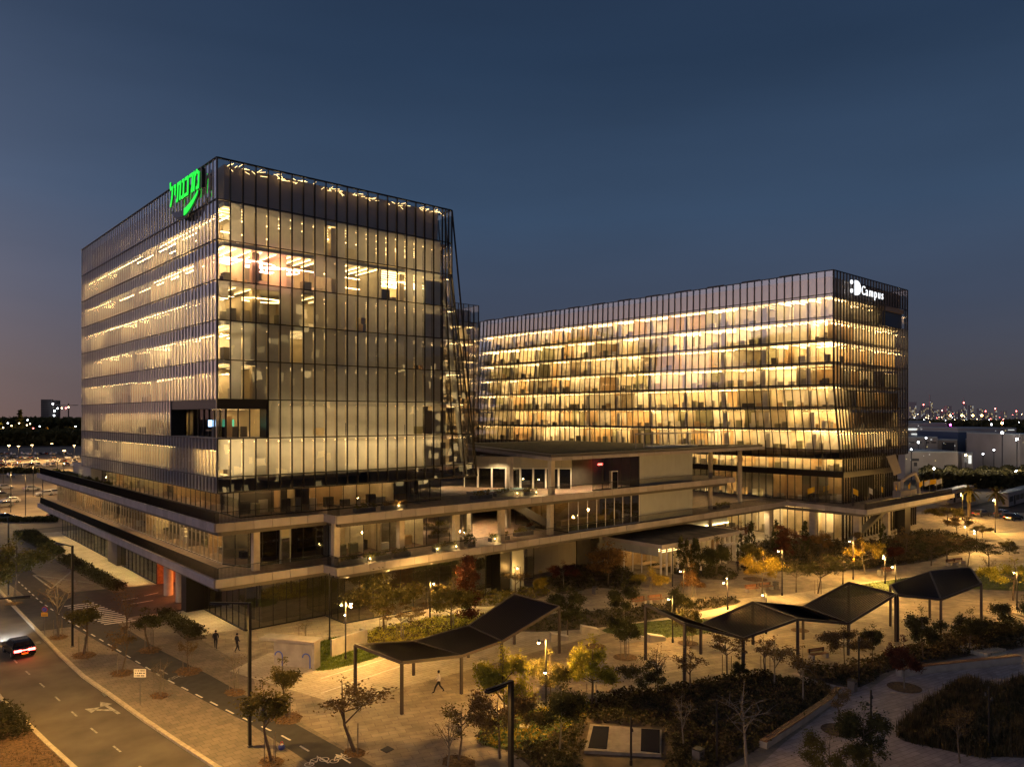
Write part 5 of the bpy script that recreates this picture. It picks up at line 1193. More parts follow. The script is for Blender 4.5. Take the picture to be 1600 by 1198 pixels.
for px, yb, yt, lab in ((1064, 897, 838, 'leftmost cypress in front of the pavilion'), (1073, 896, 843, 'second cypress from the left in front of the pavilion'), (1085, 893, 840, 'third cypress from the left in front of the pavilion'), (1089, 895, 841, 'fourth cypress, tight beside the third at the pavilion'), (1157, 878, 834, 'cypress at the right end wall of the pavilion'), (1174, 868, 815, 'cypress between pavilion and red tree'), (1258, 866, 814, 'cypress in front of the lit lobby doors'), (1380, 874, 818, 'thick cypress below the end of the stair flight'), (1212, 862, 812, 'thin cypress left of the dark red tree'), (1165, 880, 838, 'cypress just behind the motorcycles')):
    cypress(px, yb, yt, lab)
def palm(px, yb, yt, label):
    x, y = g(px, yb); h = hgt(yb, yt); t = thing('palm_tree', label, 'palm', (x, y, 0)); MB().tube([(0, 0, 0), (0, 0, h*.72)], [.35, .28], 8).build('trunk', 'trunk_palm', t); rng = random.Random(px); b = MB()
    for i in range(34):
        a = rng.uniform(0, 6.28); el = rng.uniform(-1.0, 1.3); L_ = h*.32; pts = []
        for j in range(5): f = j/4; pts.append(Vector((math.cos(a)*math.cos(el)*L_*f, math.sin(a)*math.cos(el)*L_*f, h*.74+math.sin(el)*L_*f-.35*L_*f*f)))
        for p, q in zip(pts, pts[1:]):
            s = Vector((-math.sin(a), math.cos(a), 0))*.28; b.quad(p-s, q-s*.7, q+Vector((0, 0, .1)), p+Vector((0, 0, .1))); b.quad(p+Vector((0, 0, .1)), q+Vector((0, 0, .1)), q+s*.7, p+s)
    b.build('crown', 'leaf_olive', t)
palm(1514, 806, 750, 'left palm tree behind the white tram'); palm(1557, 808, 756, 'right palm tree behind the tram street')

# ------------------------------------------------------------------ shrubs, hedges, grasses
def inside(p, P_):
    c = False; n = len(P_)
    for i in range(n):
        a, b = P_[i], P_[(i+1) % n]
        if (a[1] > p[1]) != (b[1] > p[1]) and p[0] < (b[0]-a[0])*(p[1]-a[1])/(b[1]-a[1])+a[0]: c = not c
    return c
HOLES = []
def scatter(name, P_, dens, h, size, m, nq=6, cat=None, label=None, blade=False, hv=.5, zoff=0.0, seed=1, clump=1.0):
    rng = random.Random(seed); xs = [p[0] for p in P_]; ys = [p[1] for p in P_]; A_ = (max(xs)-min(xs))*(max(ys)-min(ys)); b = MB()
    for _ in range(int(A_*dens)):
        x, y = rng.uniform(min(xs), max(xs)), rng.uniform(min(ys), max(ys))
        if not inside((x, y), P_) or any(inside((x, y), q) for q in HOLES): continue
        nz = noise.noise(Vector((x*.55*clump, y*.55*clump, seed)))*.5+.5; hh = h*(1-hv+2*hv*nz)*rng.uniform(.7, 1.15)
        if nz < .22 and hv > .3: continue
        for q in range(nq):
            if blade:
                a = rng.uniform(0, 6.28); lx, ly = math.cos(a)*hh*.35*rng.random(), math.sin(a)*hh*.35*rng.random(); w_x, w_y = -math.sin(a)*size*.3, math.cos(a)*size*.3; k = len(b.v); bx, by = x+rng.gauss(0, .1), y+rng.gauss(0, .1)
                b.v += [(bx-w_x, by-w_y, zoff), (bx+w_x, by+w_y, zoff), (bx+lx, by+ly, zoff+hh*rng.uniform(.6, 1))]; b.f.append((k, k+1, k+2))
            else:
                p = Vector((x+rng.gauss(0, .16), y+rng.gauss(0, .16), zoff+.05+hh*math.sqrt(rng.random()))); u = Vector((rng.gauss(0, 1), rng.gauss(0, 1), rng.gauss(0, .7))).normalized(); w_ = u.cross(Vector((rng.gauss(0, 1), rng.gauss(0, 1), rng.gauss(0, 1)))).normalized(); s = size*rng.uniform(.6, 1.3)
                k = len(b.v); b.v += [tuple(p-u*s), tuple(p+w_*s*.5), tuple(p+u*s), tuple(p-w_*s*.5)]; b.f.append((k, k+1, k+2, k+3))
    o = b.build(name, m); o['kind'] = 'stuff'
    if label: o['label'] = label
    return o
for i, h_ in enumerate(hedges):
    scatter('hedge', h_, 26, .95, .11, 'shrub' if i else 'leaf_dark', 9, label=('dark hedge farthest along the left footway', 'long dark hedge between driveway and lamp', 'dark hedge beside the near tower corner')[i], hv=.25, seed=i+2)
HOLES[:] = [lawnA, poly((905, 1190), (915, 1128), (1042, 1136), (1040, 1215), (905, 1215))]
scatter('shrub_bed', bedA, 8, .5, .13, 'shrub', 9, label='dark shrub bed at the bottom middle', seed=5); scatter('shrub_bed', bedA, 6, .5, .12, 'shrub_brown', 7, label='brown shrubs among the dark bed', seed=6)
HOLES.clear()
scatter('shrub_bed', bedB, 7, .45, .13, 'shrub', 8, label='dark shrub bed behind the long wall seat', seed=7); scatter('shrub_bed', bedB, 5, .6, .14, 'shrub_brown', 6, label='brown shrubs behind the long wall seat', seed=27)
scatter('tall_grass', bedC, 12, .9, .12, 'shrub', 8, blade=True, label='tall dark grass bed at the bottom right', seed=8, hv=.55); scatter('tall_grass', bedC, 9, 1.0, .12, 'shrub_brown', 7, blade=True, label='brown grass tufts at the bottom right', seed=9, hv=.6); scatter('shrub_bed', bedC, 3, .6, .13, 'shrub_brown', 7, label='low brown shrubs in the grass bed at the bottom right', seed=19)
scatter('grass', lawnA, 40, .14, .08, 'grass_lit', 5, blade=True, label='lit grass at the lawn corner', seed=10, hv=.2); scatter('low_plants', lawnA, 6, .3, .12, 'leaf_yellow_lamplit', 5, label='yellow green low plants on the lit lawn', seed=11)
scatter('grass', bedD, 50, .2, .1, 'grass_lit', 5, blade=True, label='bright grass beside the concrete shelter', seed=12, hv=.2)
scatter('planting', bedE, 16, .45, .11, 'leaf_green_lamplit', 7, label='green planting behind the near canopy', seed=13); scatter('planting', bedE, 10, .5, .1, 'shrub_brown', 6, label='brown planting behind the near canopy', seed=14)
scatter('planting', bedF, 5, .3, .13, 'shrub', 7, label='dark planting strip across the plaza', seed=15)
scatter('grass', lawnG, 25, .12, .1, 'grass_lit', 4, blade=True, label='lit lawn patch under the canopy end', seed=16, hv=.1)
for n_, bd, m, hh in (('a', bedH, 'shrub', .6), ('b', bedI, 'shrub', .6), ('c', bedJ, 'shrub', .5), ('d', bedL, 'shrub', .7), ('e', bedM, 'leaf_olive', .6)):
    scatter('shrub_bed', bd, 4, hh*.8, .14, m, 8, label={'a': 'dark shrubs under the big orange tree', 'b': 'dark shrubs along the pavilion', 'c': 'wide dark garden before the lit lobby', 'd': 'dark shrubs below the right deck', 'e': 'olive planting below the grey pillar'}[n_], seed=hash_(n_))
scatter('shrub_bed', bedJ, 2, .9, .2, 'shrub_brown', 6, label='brown grasses in the garden before the lobby', seed=41)
scatter('grass', bedK, 7, .15, .14, 'grass_lit', 4, blade=True, label='lit lawn strip behind the last canopy', seed=42, hv=.1)
scatter('shrub', smooth(poly((-30, 1130), (0, 1108), (30, 1122), (45, 1150), (10, 1160), (-40, 1165))), 22, .8, .12, 'shrub', 9, label='dark shrub on the median at the bottom left', seed=43)
scatter('shrub', smooth(poly((1520, 993), (1560, 980), (1600, 985), (1590, 1003), (1540, 1008))), 16, 1.0, .12, 'shrub', 9, label='bushy dark shrub by the square platform', seed=44)
for i, (px, py) in enumerate(((91, 996), (131, 1024), (198, 999), (234, 1016), (190, 1052), (249, 1087), (294, 1049), (367, 1082), (424, 1191), (448, 1122), (554, 1176), (22, 943), (717, 1192))):
    c = g(px, py); r = 1.0+.25*math.sin(i*2.3); P_ = [(c[0]+r*.8*math.cos(t*math.pi/8)*(1+.15*math.sin(t*3)), c[1]+r*1.1*math.sin(t*math.pi/8)) for t in range(16)]
    sheet('leaf_litter', P_, .050, 'mulch'); scatter('leaf_litter', P_, 26, .05, .06, 'leaf_orange', 2, label='fallen orange leaves round a street tree', seed=50+i, hv=.1)

scatter('grass', [(2, 30), (13.4, 30), (11.95, 43), (10.8, 53.7), (9.8, 64), (9.0, 80), (8.8, 100), (2, 100)], 8, .12, .09, 'shrub_brown', 4, blade=True, label='dry grass on the median at the bottom left', seed=71, hv=.3)

for px, py, lb in ((66, 1001, 'dark drain grate in the kerb by the moving car'), (172, 1081, 'dark drain grate in the kerb left of the board sign')):
    x, y = g(px, py); t = wthing('drain_grate', lb, 'drain', (x, y, -.11)); MB().box(x-.55, y-.5, -.115, x-.1, y+.5, -.09).build('frame', 'far_dark', t)
    for q in range(6): MB().box(x-.52, y-.44+q*.16, -.09, x-.13, y-.38+q*.16, -.075).build('bar', 'pole_steel', t)
# ------------------------------------------------------------------ seats, shelter, walls, slabs
def plank_bench(px, py, label, rz, pos=None, z=0):
    x, y = pos or g(px, py); t = thing('bench', label, 'bench', (x, y, z), rz)
    for s in (-1, 1): MB().box(s*.8-.14, -.28, 0, s*.8+.14, .28, .42).build('leg', 'concrete', t)
    for q in range(3): MB().box(-.95, -.26+q*.18, .42, .95, -.12+q*.18, .47).build('seat_plank', 'wood', t)
    for q in range(2): MB().box(-.95, .30, .55+q*.17, .95, .34, .69+q*.17).build('back_plank', 'wood', t)
    for s in (-1, 1): MB().box(s*.8-.03, .24, .42, s*.8+.03, .30, .88).build('back_post', 'black_steel', t)
    return t
B0 = R(-22)
plank_bench(998, 944, 'left one of the two wooden benches under the yellow glowing tree', B0); plank_bench(1025, 941, 'right one of the two wooden benches under the yellow glowing tree', B0)
plank_bench(1176, 924, 'left one of the two wooden benches near the litter bin', B0); plank_bench(1197, 921, 'right one of the two wooden benches near the litter bin', B0)
plank_bench(1488, 883, 'left distant bench below the flat topped trees', B0); plank_bench(1499, 881, 'right distant bench below the flat topped trees', B0); plank_bench(1388, 896, 'bench behind the twin headed lamp, near the garden wall', B0)
plank_bench(1279, 1028, 'dark bench with a tall back at the foot of the zigzag canopy', R(-20))
def angled_bench(px, py, label, rz):
    x, y = g(px, py); t = thing('lounger_bench', label, 'bench', (x, y, 0), rz)
    b = MB(); b.v = [(-.9, -.35, 0), (.9, -.35, 0), (.9, -.35, .75), (-.9, -.35, .35), (-.9, .35, 0), (.9, .35, 0), (.9, .35, .75), (-.9, .35, .35)]
    b.f = [(0, 1, 2, 3), (7, 6, 5, 4), (0, 4, 5, 1), (1, 5, 6, 2), (3, 2, 6, 7), (0, 3, 7, 4)]; b.build('base', 'concrete', t)
    for q in range(4): MB().bar((-.85, -.27+q*.18, .40), (.85, -.27+q*.18, .80), .13, .04).build('plank', 'frame_white', t)
for i, (px, py, rz, lb) in enumerate(((921, 988, R(150), 'angled stone lounger near the dark post, farthest left'), (874, 1000, R(150), 'angled stone lounger half hidden by trees'), (993, 1001, R(160), 'left of the two angled loungers at the lawn patch'), (1025, 1001, R(160), 'right of the two angled loungers at the lawn patch'))): angled_bench(px, py, lb, rz)
def litter_bin(px, py, label):
    x, y = g(px, py); t = thing('litter_bin', label, 'bin', (x, y, 0)); MB().box(-.28, -.28, .05, .28, .28, .9).build('body', 'concrete_dark', t); MB().box(-.3, -.3, .9, .3, .3, .96).build('lid', 'black_steel', t); MB().box(-.16, -.29, .62, .16, -.28, .78).build('slot', 'black_steel', t)
litter_bin(1212, 920, 'grey litter bin right of the bench pair'); litter_bin(1375, 900, 'grey litter bin beside the twin headed lamp'); litter_bin(1332, 1080, 'dark litter bin at the path fork'); litter_bin(1091, 1192, 'litter bin in the dark bed at the bottom'); litter_bin(930, 928, 'small pale bin on the path behind the dark trees')
mat('asphalt_pale', (.20, .18, .16), .85, var=.2, sc=2)
mat('hatch', (.01, .011, .02), .8, spec=.05)
# concrete shelter
SHL = wthing('concrete_shelter', 'concrete shelter with an overhanging slab roof and blue arches painted on its wall', 'shelter', (30, 62, 0))
c0 = Vector((28.65, 63.9, 0)); c1 = Vector((31.0, 60.4, 0)); d = (c1-c0).normalized(); n_ = Vector((-d.y, d.x, 0))
def sbox(a, b, w0, w1, z0, z1, nm, m, par): return MB().prism([tuple((a+n_*w0)[:2]), tuple((b+n_*w0)[:2]), tuple((b+n_*w1)[:2]), tuple((a+n_*w1)[:2])], z0, z1).build(nm, m, par)
[sbox(c0.lerp(c1, q/3), c0.lerp(c1, (q+.985)/3), 0, .35, 0, 2.35, 'wall_panel', 'concrete', SHL) for q in range(3)]; sbox(c1-d*.22, c1, -.45, .6, 0, 2.35, 'side_wall', 'concrete', SHL); sbox(c0-d*1.0, c1+d*.1, -.7, .8, 2.35, 2.55, 'roof', 'concrete', SHL)
for s0 in (.5, 3.2):
    b = MB(); cc = c0+d*s0-n_*.03
    for q in range(10):
        t0, t1 = q*math.pi/10, (q+1)*math.pi/10
        P = lambda t, r: cc+d*(r*math.cos(t))+Vector((0, 0, .9+r*math.sin(t)))
        b.quad(P(t0, .42), P(t1, .42), P(t1, .30), P(t0, .30))
    b.quad(cc+d*.30, cc+d*.42, cc+d*.42+Vector((0, 0, .9)), cc+d*.30+Vector((0, 0, .9))); b.build('painted_arch', 'sign_blue', SHL)
LWL = wthing('low_wall', 'low pale concrete wall with a short return beside the four headed lamp', 'wall', (35.5, 62.6, 0))
for q in range(3): 
    a = Vector((33.5, 62.5, 0)).lerp(Vector((37.4, 63.3, 0)), q/3); b_ = Vector((33.5, 62.5, 0)).lerp(Vector((37.4, 63.3, 0)), (q+.99)/3); MB().bar(a+Vector((0, 0, .8)), b_+Vector((0, 0, .8)), .22, 1.6).build('wall_panel', 'concrete', LWL)
MB().box(37.4, 63.2, 0, 37.7, 64.2, 1.6).build('return_wall', 'concrete', LWL)
# long seats
def wall_seat(pts, label, w=.55, h=.42, z=0):
    t = wthing('wall_seat', label, 'seat', (*pts[0], 0)); 
    for a, b in zip(pts, pts[1:]):
        a = Vector((*a, 0)); b = Vector((*b, 0)); L_ = (b-a).length; k = max(1, round(L_/1.5)); u = (b-a).normalized(); s = Vector((-u.y, u.x, 0))
        for q in range(k):
            p = a+u*(L_*q/k+.01); r = a+u*(L_*(q+1)/k-.01)
            MB().bar(p+Vector((0, 0, h/2)), r+Vector((0, 0, h/2)), w, h).build('stone', 'concrete', t)
            for j in (-1, 0, 1): MB().bar(p+s*j*.17+Vector((0, 0, h+.035)), r+s*j*.17+Vector((0, 0, h+.035)), .14, .05).build('plank', 'wood', t)
wall_seat([g(1192, 1168), g(1245, 1133), g(1296, 1098), g(1310, 1082)], 'long low seat with wooden planks along the dark shrub bed')
wall_seat([g(1404, 1056), g(1455, 1049), g(1520, 1042), g(1592, 1034)], 'long pale stone seat wall curving to the right edge', .6, .6)
PL = wthing('stone_platform', 'square pale stone platform with a step beside the dark round tree', 'platform', (*g(1530, 1020), 0))
P_ = poly((1492, 1016), (1516, 1009), (1572, 1019), (1543, 1027)); MB().prism(P_, 0, .35).build('slab', 'stone_pale', PL); MB().prism(poly((1545, 1027), (1572, 1020), (1582, 1022), (1556, 1029)), 0, .18).build('step', 'stone_pale', PL)
P_ = poly((1565, 1001), (1600, 994), (1650, 1006), (1620, 1014)); PL2 = wthing('stone_platform', 'pale stone slab at the right picture edge', 'platform', (*P_[0], 0)); MB().prism(P_, 0, .3).build('slab', 'stone_pale', PL2)
VS = wthing('ventilation_slab', 'pale concrete slab with two dark square hatches at the bottom middle', 'slab', (*g(975, 1160), 0))
P_ = poly((913, 1177), (922, 1135), (1034, 1144), (1033, 1183)); MB().prism(P_, 0, .22).build('slab', 'asphalt_pale', VS)
MB().prism(poly((919, 1173), (927, 1139), (952, 1140), (948, 1175)), .22, .26).build('hatch', 'hatch', VS); MB().prism(poly((1001, 1178), (1002, 1143), (1031, 1145), (1031, 1181)), .22, .26).build('hatch', 'hatch', VS)
MB().prism(poly((575, 1170), (590, 1162), (613, 1168), (598, 1177)), .0, .02).v
mh = wthing('drain_cover', 'dark square drain cover at the plaza edge near the bottom', 'drain cover', (*g(604, 1170), 0)); MB().prism(poly((594, 1171), (606, 1165), (616, 1170), (604, 1176)), .004, .03).build('grate', 'far_dark', mh)
st = wthing('stepping_stone', 'pale round stone on the lit lawn', 'stone', (*g(820, 1135), 0)); c = g(820, 1135); MB().prism([(c[0]+.42*math.cos(t*.5236), c[1]+.35*math.sin(t*.5236)) for t in range(12)], .02, .14).build('stone', 'stone_pale', st)
# road signs
RS = wthing('road_sign', 'round blue and red no parking sign over a yellow plate', 'road sign', (*g(70, 992), 0)); x, y = g(70, 992)
MB().tube([(x, y, 0), (x, y, 2.9)], .03, 6).build('pole', 'pole_steel', RS)
rt = Vector((math.cos(A0), -math.sin(A0), 0)); fw = Vector((math.sin(A0), math.cos(A0), 0))
def disc(c, r, m, nm, par, off=0, seg=18):
    b = MB(); c = Vector(c)-fw*off
    P = [c+rt*(r*math.cos(i*2*math.pi/seg))+Vector((0, 0, r*math.sin(i*2*math.pi/seg))) for i in range(seg)]; b.v = [tuple(p) for p in P]+[tuple(p+fw*.02) for p in P]; b.f = [tuple(range(seg)), tuple(reversed(range(seg, 2*seg)))]; b.build(nm, m, par)
disc((x, y, 2.6), .30, 'sign_redm', 'sign_rim', RS, .03); disc((x, y, 2.6), .24, 'sign_blue', 'sign_face', RS, .06)
b = MB(); c = Vector((x, y, 2.6))-fw*.09; b.bar(c-rt*.17-Vector((0, 0, .17)), c+rt*.17+Vector((0, 0, .17)), .06, .01); b.build('sign_bar', 'sign_redm', RS)
c = Vector((x, y, 2.1))-fw*.05; b = MB(); b.bar(c-rt*.33, c+rt*.33, .03, .38); b.build('yellow_plate', 'sign_yellow', RS)
for q in range(2): MB().bar(c-rt*.24-fw*.02+Vector((0, 0, .07-.14*q)), c+rt*.24-fw*.02+Vector((0, 0, .07-.14*q)), .01, .035).build('text_line', 'far_dark', RS)
WS = wthing('board_sign', 'small white board sign with three lines of writing on a thin post', 'sign', (*g(219, 1101), 0)); x, y = g(219, 1101)
MB().tube([(x, y, 0), (x, y, 2.8)], .03, 6).build('post', 'pole_steel', WS); c = Vector((x, y, 2.45))-fw*.04; MB().bar(c-rt*.46, c+rt*.46, .03, .62).build('board', 'frame_white', WS)
rng = random.Random(3)
for q in range(3):
    s_ = -.38
    while s_ < .34:
        l_ = rng.uniform(.04, .13); MB().bar(c+rt*s_-fw*.02+Vector((0, 0, .19-.19*q)), c+rt*min(.4, s_+l_)-fw*.02+Vector((0, 0, .19-.19*q)), .006, .085).build('lettering', 'far_dark', WS); s_ += l_+rng.choice((.02, .02, .07))
# ------------------------------------------------------------------ people
def person(px, py, label, hd, top='cloth_dark', legs='cloth_dark', stride=.25, arms=(.1, .1), pos=None, z=0, h=1.74, bag=False):
    x, y = pos or g(px, py); t = thing('person', label, 'person', (x, y, z), hd); s = h/1.74
    V = [(0, 0, .95), (0, 0, 1.12), (.01, 0, 1.38), (.02, 0, 1.50), (.03, 0, 1.64),
         (0, .10, .90), (stride*.6+.04, .10, .50), (stride, .10, .08), (stride+.16, .11, .04),
         (0, -.10, .90), (-stride*.3+.05, -.10, .50), (-stride, -.10, .10), (-stride+.14, -.11, .04),
         (.01, .19, 1.40), (-.02-arms[0]*.3, .25, 1.14), (.08+arms[0], .22, .92), (.01, -.19, 1.40), (.0+arms[1]*.2, -.25, 1.14), (.14+arms[1], -.2, .95)]
    E_ = [(0, 1), (1, 2), (2, 3), (3, 4), (0, 5), (5, 6), (6, 7), (7, 8), (0, 9), (9, 10), (10, 11), (11, 12), (2, 13), (13, 14), (14, 15), (2, 16), (16, 17), (17, 18)]
    RD = [.15, .13, .16, .06, .10, .11, .075, .05, .04, .11, .075, .05, .04, .07, .05, .035, .07, .05, .035]
    me = bpy.data.meshes.new('body'); me.from_pydata([tuple(c*s for c in v) for v in V], E_, []); o = link('body', me, t); me.materials.append(M[legs]); me.materials.append(M[top]); me.materials.append(M['skin'])
    md = o.modifiers.new('skin', 'SKIN'); md.use_smooth_shade = True
    for i, r in enumerate(RD): me.skin_vertices[0].data[i].radius = (r*s, r*s*.85)
    me.skin_vertices[0].data[0].use_root = True
    sb = o.modifiers.new('sub', 'SUBSURF'); sb.levels = 1; sb.render_levels = 2
    dg = bpy.context.evaluated_depsgraph_get(); m2 = bpy.data.meshes.new_from_object(o.evaluated_get(dg)); o.modifiers.clear(); o.data = m2
    if not m2.materials: m2.materials.append(M[legs])
    while len(m2.materials) < 3: m2.materials.append(M[top])
    m2.materials[0] = M[legs]; m2.materials[1] = M[top]; m2.materials[2] = M['skin']
    for p in m2.polygons:
        c = p.center; zz = c.z/s; hand = zz < 1.0 and abs(c.y/s) > .19
        p.material_index = 2 if zz > 1.50 or (hand and zz < .99) else (1 if zz > .93 else 0)
    MB().ball((.03*s, 0, 1.66*s), .105*s, 10, 1.15).build('hair', 'hair', t, smooth=True)
    if bag: MB().box(-.30, -.14, 1.0, -.14, .14, 1.42).build('backpack', 'cloth_dark', t)
    return t
person(337, 1013, 'person in dark clothes with a backpack walking away on the plaza', R(60), bag=True, stride=.2)
person(370, 1018, 'person in dark clothes seen from the side, right of the one with a backpack', R(10), stride=.28)
person(686, 1081, 'person in a white shirt and dark trousers striding under the near canopy', R(150), top='cloth_white', stride=.42, arms=(.2, .15))
person(1153, 893, 'person with pale hair near the parked motorcycles', R(200), top='cloth_dark'); person(0, 0, 'person in dark clothes on the right hand terrace', R(200), pos=(129.2, 57.6), z=Z1); person(0, 0, 'person walking on the garden path below the pavilion', R(120), pos=(88, 60), top='cloth_white')
BG = thing('bag', 'small blue and red bag by the ochre tree next to the bike path', 'bag', (*g(440, 1172), .03)); MB().ball((0, 0, .2), .24, 10, .8).build('body', 'cloth_blue', BG, smooth=True); MB().ball((0, 0, .33), .13, 8, .8).build('top', 'cloth_white', BG); MB().tube([(-.12, 0, .35), (-.06, 0, .55), (.06, 0, .55), (.12, 0, .35)], .02, 5).build('handle', 'sign_redm', BG)
# ------------------------------------------------------------------ vehicles
def car_proto(label, paint, loc, rz, lights=True, group=None, name='parked_car', glow=False):
    t = thing(name, label, 'car', loc, rz, group)
    prof = [(-2.15, .32), (-2.2, .62), (-2.1, .92), (-1.75, 1.02), (-1.45, 1.40), (-.9, 1.50), (.2, 1.50), (.95, 1.02), (1.75, .92), (2.15, .72), (2.2, .40), (2.1, .28)]
    secs = [(-.88, .90), (-.84, 1.0), (.84, 1.0), (.88, .90)]
    b = MB(); n = len(prof)
    for yy, f in ((-.90, .0), (-.86, .04), (.86, .04), (.90, .0)):
        for x, z in prof:
            narrow = max(0, z-1.0)*.42; b.v.append((x*(.985 if abs(yy) > .88 else 1), (yy-math.copysign(narrow, yy)), z))
    for k in range(3):
        for i in range(n): j = (i+1) % n; b.f.append((k*n+i, k*n+j, (k+1)*n+j, (k+1)*n+i))
    b.f.append(tuple(range(n))[::-1]); b.f.append(tuple(3*n+i for i in range(n)))
    bd = b.build('body', paint, t, smooth=False)
    gm = 'car_glass'
    MB().quad((-1.80, -.66, 1.06), (-1.80, .66, 1.06), (-1.49, .60, 1.39), (-1.49, -.60, 1.39)).build('rear_window', gm, t).location = (-.015, 0, .012)
    MB().quad((.93, .66, 1.06), (.93, -.66, 1.06), (.27, -.60, 1.46), (.27, .60, 1.46)).build('windscreen', gm, t).location = (.02, 0, .015)
    for s in (-1, 1):
        MB().quad((-1.45, s*.885, 1.06), (.80, s*.885, 1.06), (.2, s*.72, 1.44), (-1.2, s*.72, 1.44)).build('side_window', gm, t).location = (0, s*.012, 0)
        for wx in (-1.35, 1.35):
            w_ = MB().tube([(wx, s*.70, .33), (wx, s*.92, .33)], .33, 14).build('wheel', 'tyre', t); MB().tube([(wx, s*.90, .33), (wx, s*.93, .33)], .19, 10).build('rim', 'rim', w_)
        MB().box(-2.24, s*.55-.28, .68, -2.12, s*.55+.28, .86).build('tail_light', 'red_light' if glow else 'sign_redm', t); MB().box(2.08, s*.6-.18, .62, 2.2, s*.6+.18, .74).build('headlight', 'frame_white', t)
    if glow: MB().box(-2.23, -.5, .75, -2.14, .5, .81).build('light_bar', 'red_light', t); lamp('POINT', (-2.6, 0, .7), 14, (1, .05, .03), t, .3)
    MB().box(-2.24, -.26, .44, -2.18, .26, .56).build('number_plate', 'plate_yellow', t)
    return t
car_proto('black car driving away with its red tail lights on', 'car_black', (12.45, 83.3, -.12), R(94), name='moving_car', glow=True)
for _p in ((-3.2, 3),): lamp('SPOT', (12.3, 87.2, .6), 4200, (.85, .95, 1.0), None, .1, (-.02, 1, -.10), 80, .8)
w0 = car_proto('white car, first of the near group in the left car park', 'car_white', (*g(50, 766), 0), R(8)); protos = {'car_white': w0}
for nm in ('car_grey', 'car_black', 'car_silver'): protos[nm] = None
def car(px, py, paint, label, rz, z=0, group=None):
    if not protos.get(paint): protos[paint] = car_proto(label, paint, (*g(px, py), z), rz, group=group); return protos[paint]
    return dup(protos[paint], (*g(px, py), z), rz, label, 'car', group)
for px, py, pa, lb in ((70, 774, 'car_white', 'white car touching the tip of the lower deck at left'), (86, 772, 'car_white', 'white car just right of the one at the deck tip'), (16, 785, 'car_white', 'white estate car at the left edge beside the slim pole'), (5, 792, 'car_silver', 'silver car in front of the white estate car'), (4, 776, 'car_grey', 'grey car behind the white estate car'), (10, 812, 'car_black', 'black car on the street with a red light at the left edge'), (92, 808, 'car_black', 'dark car with lit headlamps under the deck tip'), (37, 728, 'car_grey', 'dark car in the middle of the far parking rows'), (8, 764, 'car_white', 'white car at the very left of the third parking row')):
    car(px, py, pa, lb, R(random.choice((5, 185, 8))), -.04)
rng = random.Random(12)
for row, (py, n) in enumerate(((722, 14), (728, 12), (716, 15), (710, 15), (735, 7), (745, 5))):
    for q in range(n):
        px = -8+q*(135/n)+rng.uniform(-3, 3)
        if px > 122 or rng.random() < .2 or (py > 730 and px > 55): continue
        pc = rng.choice(('car_white', 'car_white', 'car_silver', 'car_grey', 'car_black')); car(px, py+rng.uniform(-.5, .5), pc, 'small '+pc[4:]+' car in '+('the third parking row from the back', 'the fourth parking row from the back', 'the second parking row from the back', 'the rearmost parking row', 'the row before the hedge trees', 'the front row of the far car park')[row]+(', left part' if px < 40 else ', middle part' if px < 82 else ', near the tower'), R(rng.choice((95, 275))), -.04, 'cars in the far parking rows')
for px, py, pa, lb in ((1534, 806, 'car_grey', 'grey car with a red tail light right of the tram lamp'), (1583, 812, 'car_black', 'black van like car at the right edge of the road'), (1568, 806, 'car_silver', 'silver car behind the black one at the right')): car(px, py, pa, lb, R(-15), -.04)
def motorbike(px, py, label, rz):
    x, y = g(px, py); t = thing('motorcycle', label, 'motorcycle', (x, y, 0), rz)
    for wx in (-.65, .65): MB().tube([(wx, -.06, .31), (wx, .06, .31)], .31, 12).build('wheel', 'tyre', t)
    b = MB(); b.prism([(-.75, -.13), (.35, -.13), (.35, .13), (-.75, .13)], .5, .78); b.build('body', 'car_black', t)
    MB().box(-.7, -.14, .78, .05, .14, .90).build('saddle', 'tyre', t); MB().bar((.65, 0, .31), (.42, 0, 1.02), .10).build('fork', 'rim', t); MB().bar((.45, -.33, 1.05), (.45, .33, 1.05), .05).build('handlebar', 'black_steel', t); MB().box(-1.0, -.18, .88, -.62, .18, 1.2).build('top_box', 'car_silver', t); MB().box(.25, -.2, .25, .5, .2, 1.0).build('fairing', 'car_silver', t)
motorbike(1160, 892, 'leftmost of the parked motorcycles near the olive tree', R(60)); motorbike(1168, 893, 'second of the parked motorcycles', R(70)); motorbike(1177, 894, 'rightmost of the parked motorcycles', R(80))
def tram(px, py, label, L_, rz):
    x, y = g(px, py); t = thing('tram', label, 'tram', (x, y, 0), rz)
    MB().box(0, -1.3, .35, L_, 1.3, 3.4).build('body', 'far_wall', t); MB().box(0, -1.2, 3.4, L_, 1.2, 3.7).build('roof', 'panel_grey', t); k = 0; s = .8
    while s < L_-2.5:
        if k % 3 == 1: MB().box(s, -1.34, .5, s+1.5, -1.31, 2.8).build('door', 'car_glass', t); s += 2.1
        else: MB().box(s, -1.34, 1.4, s+3.2, -1.31, 2.7).build('window', 'car_glass', t); s += 4.0
        k += 1
    MB().box(L_-.02, -1.0, 1.2, L_+.3, 1.0, 3.0).build('front_window', 'car_glass', t)
tram(1471, 790, 'white tram standing right of the deck end', 22, R(2)); tram(1566, 793, 'white and dark tram at the right picture edge', 26, R(2))
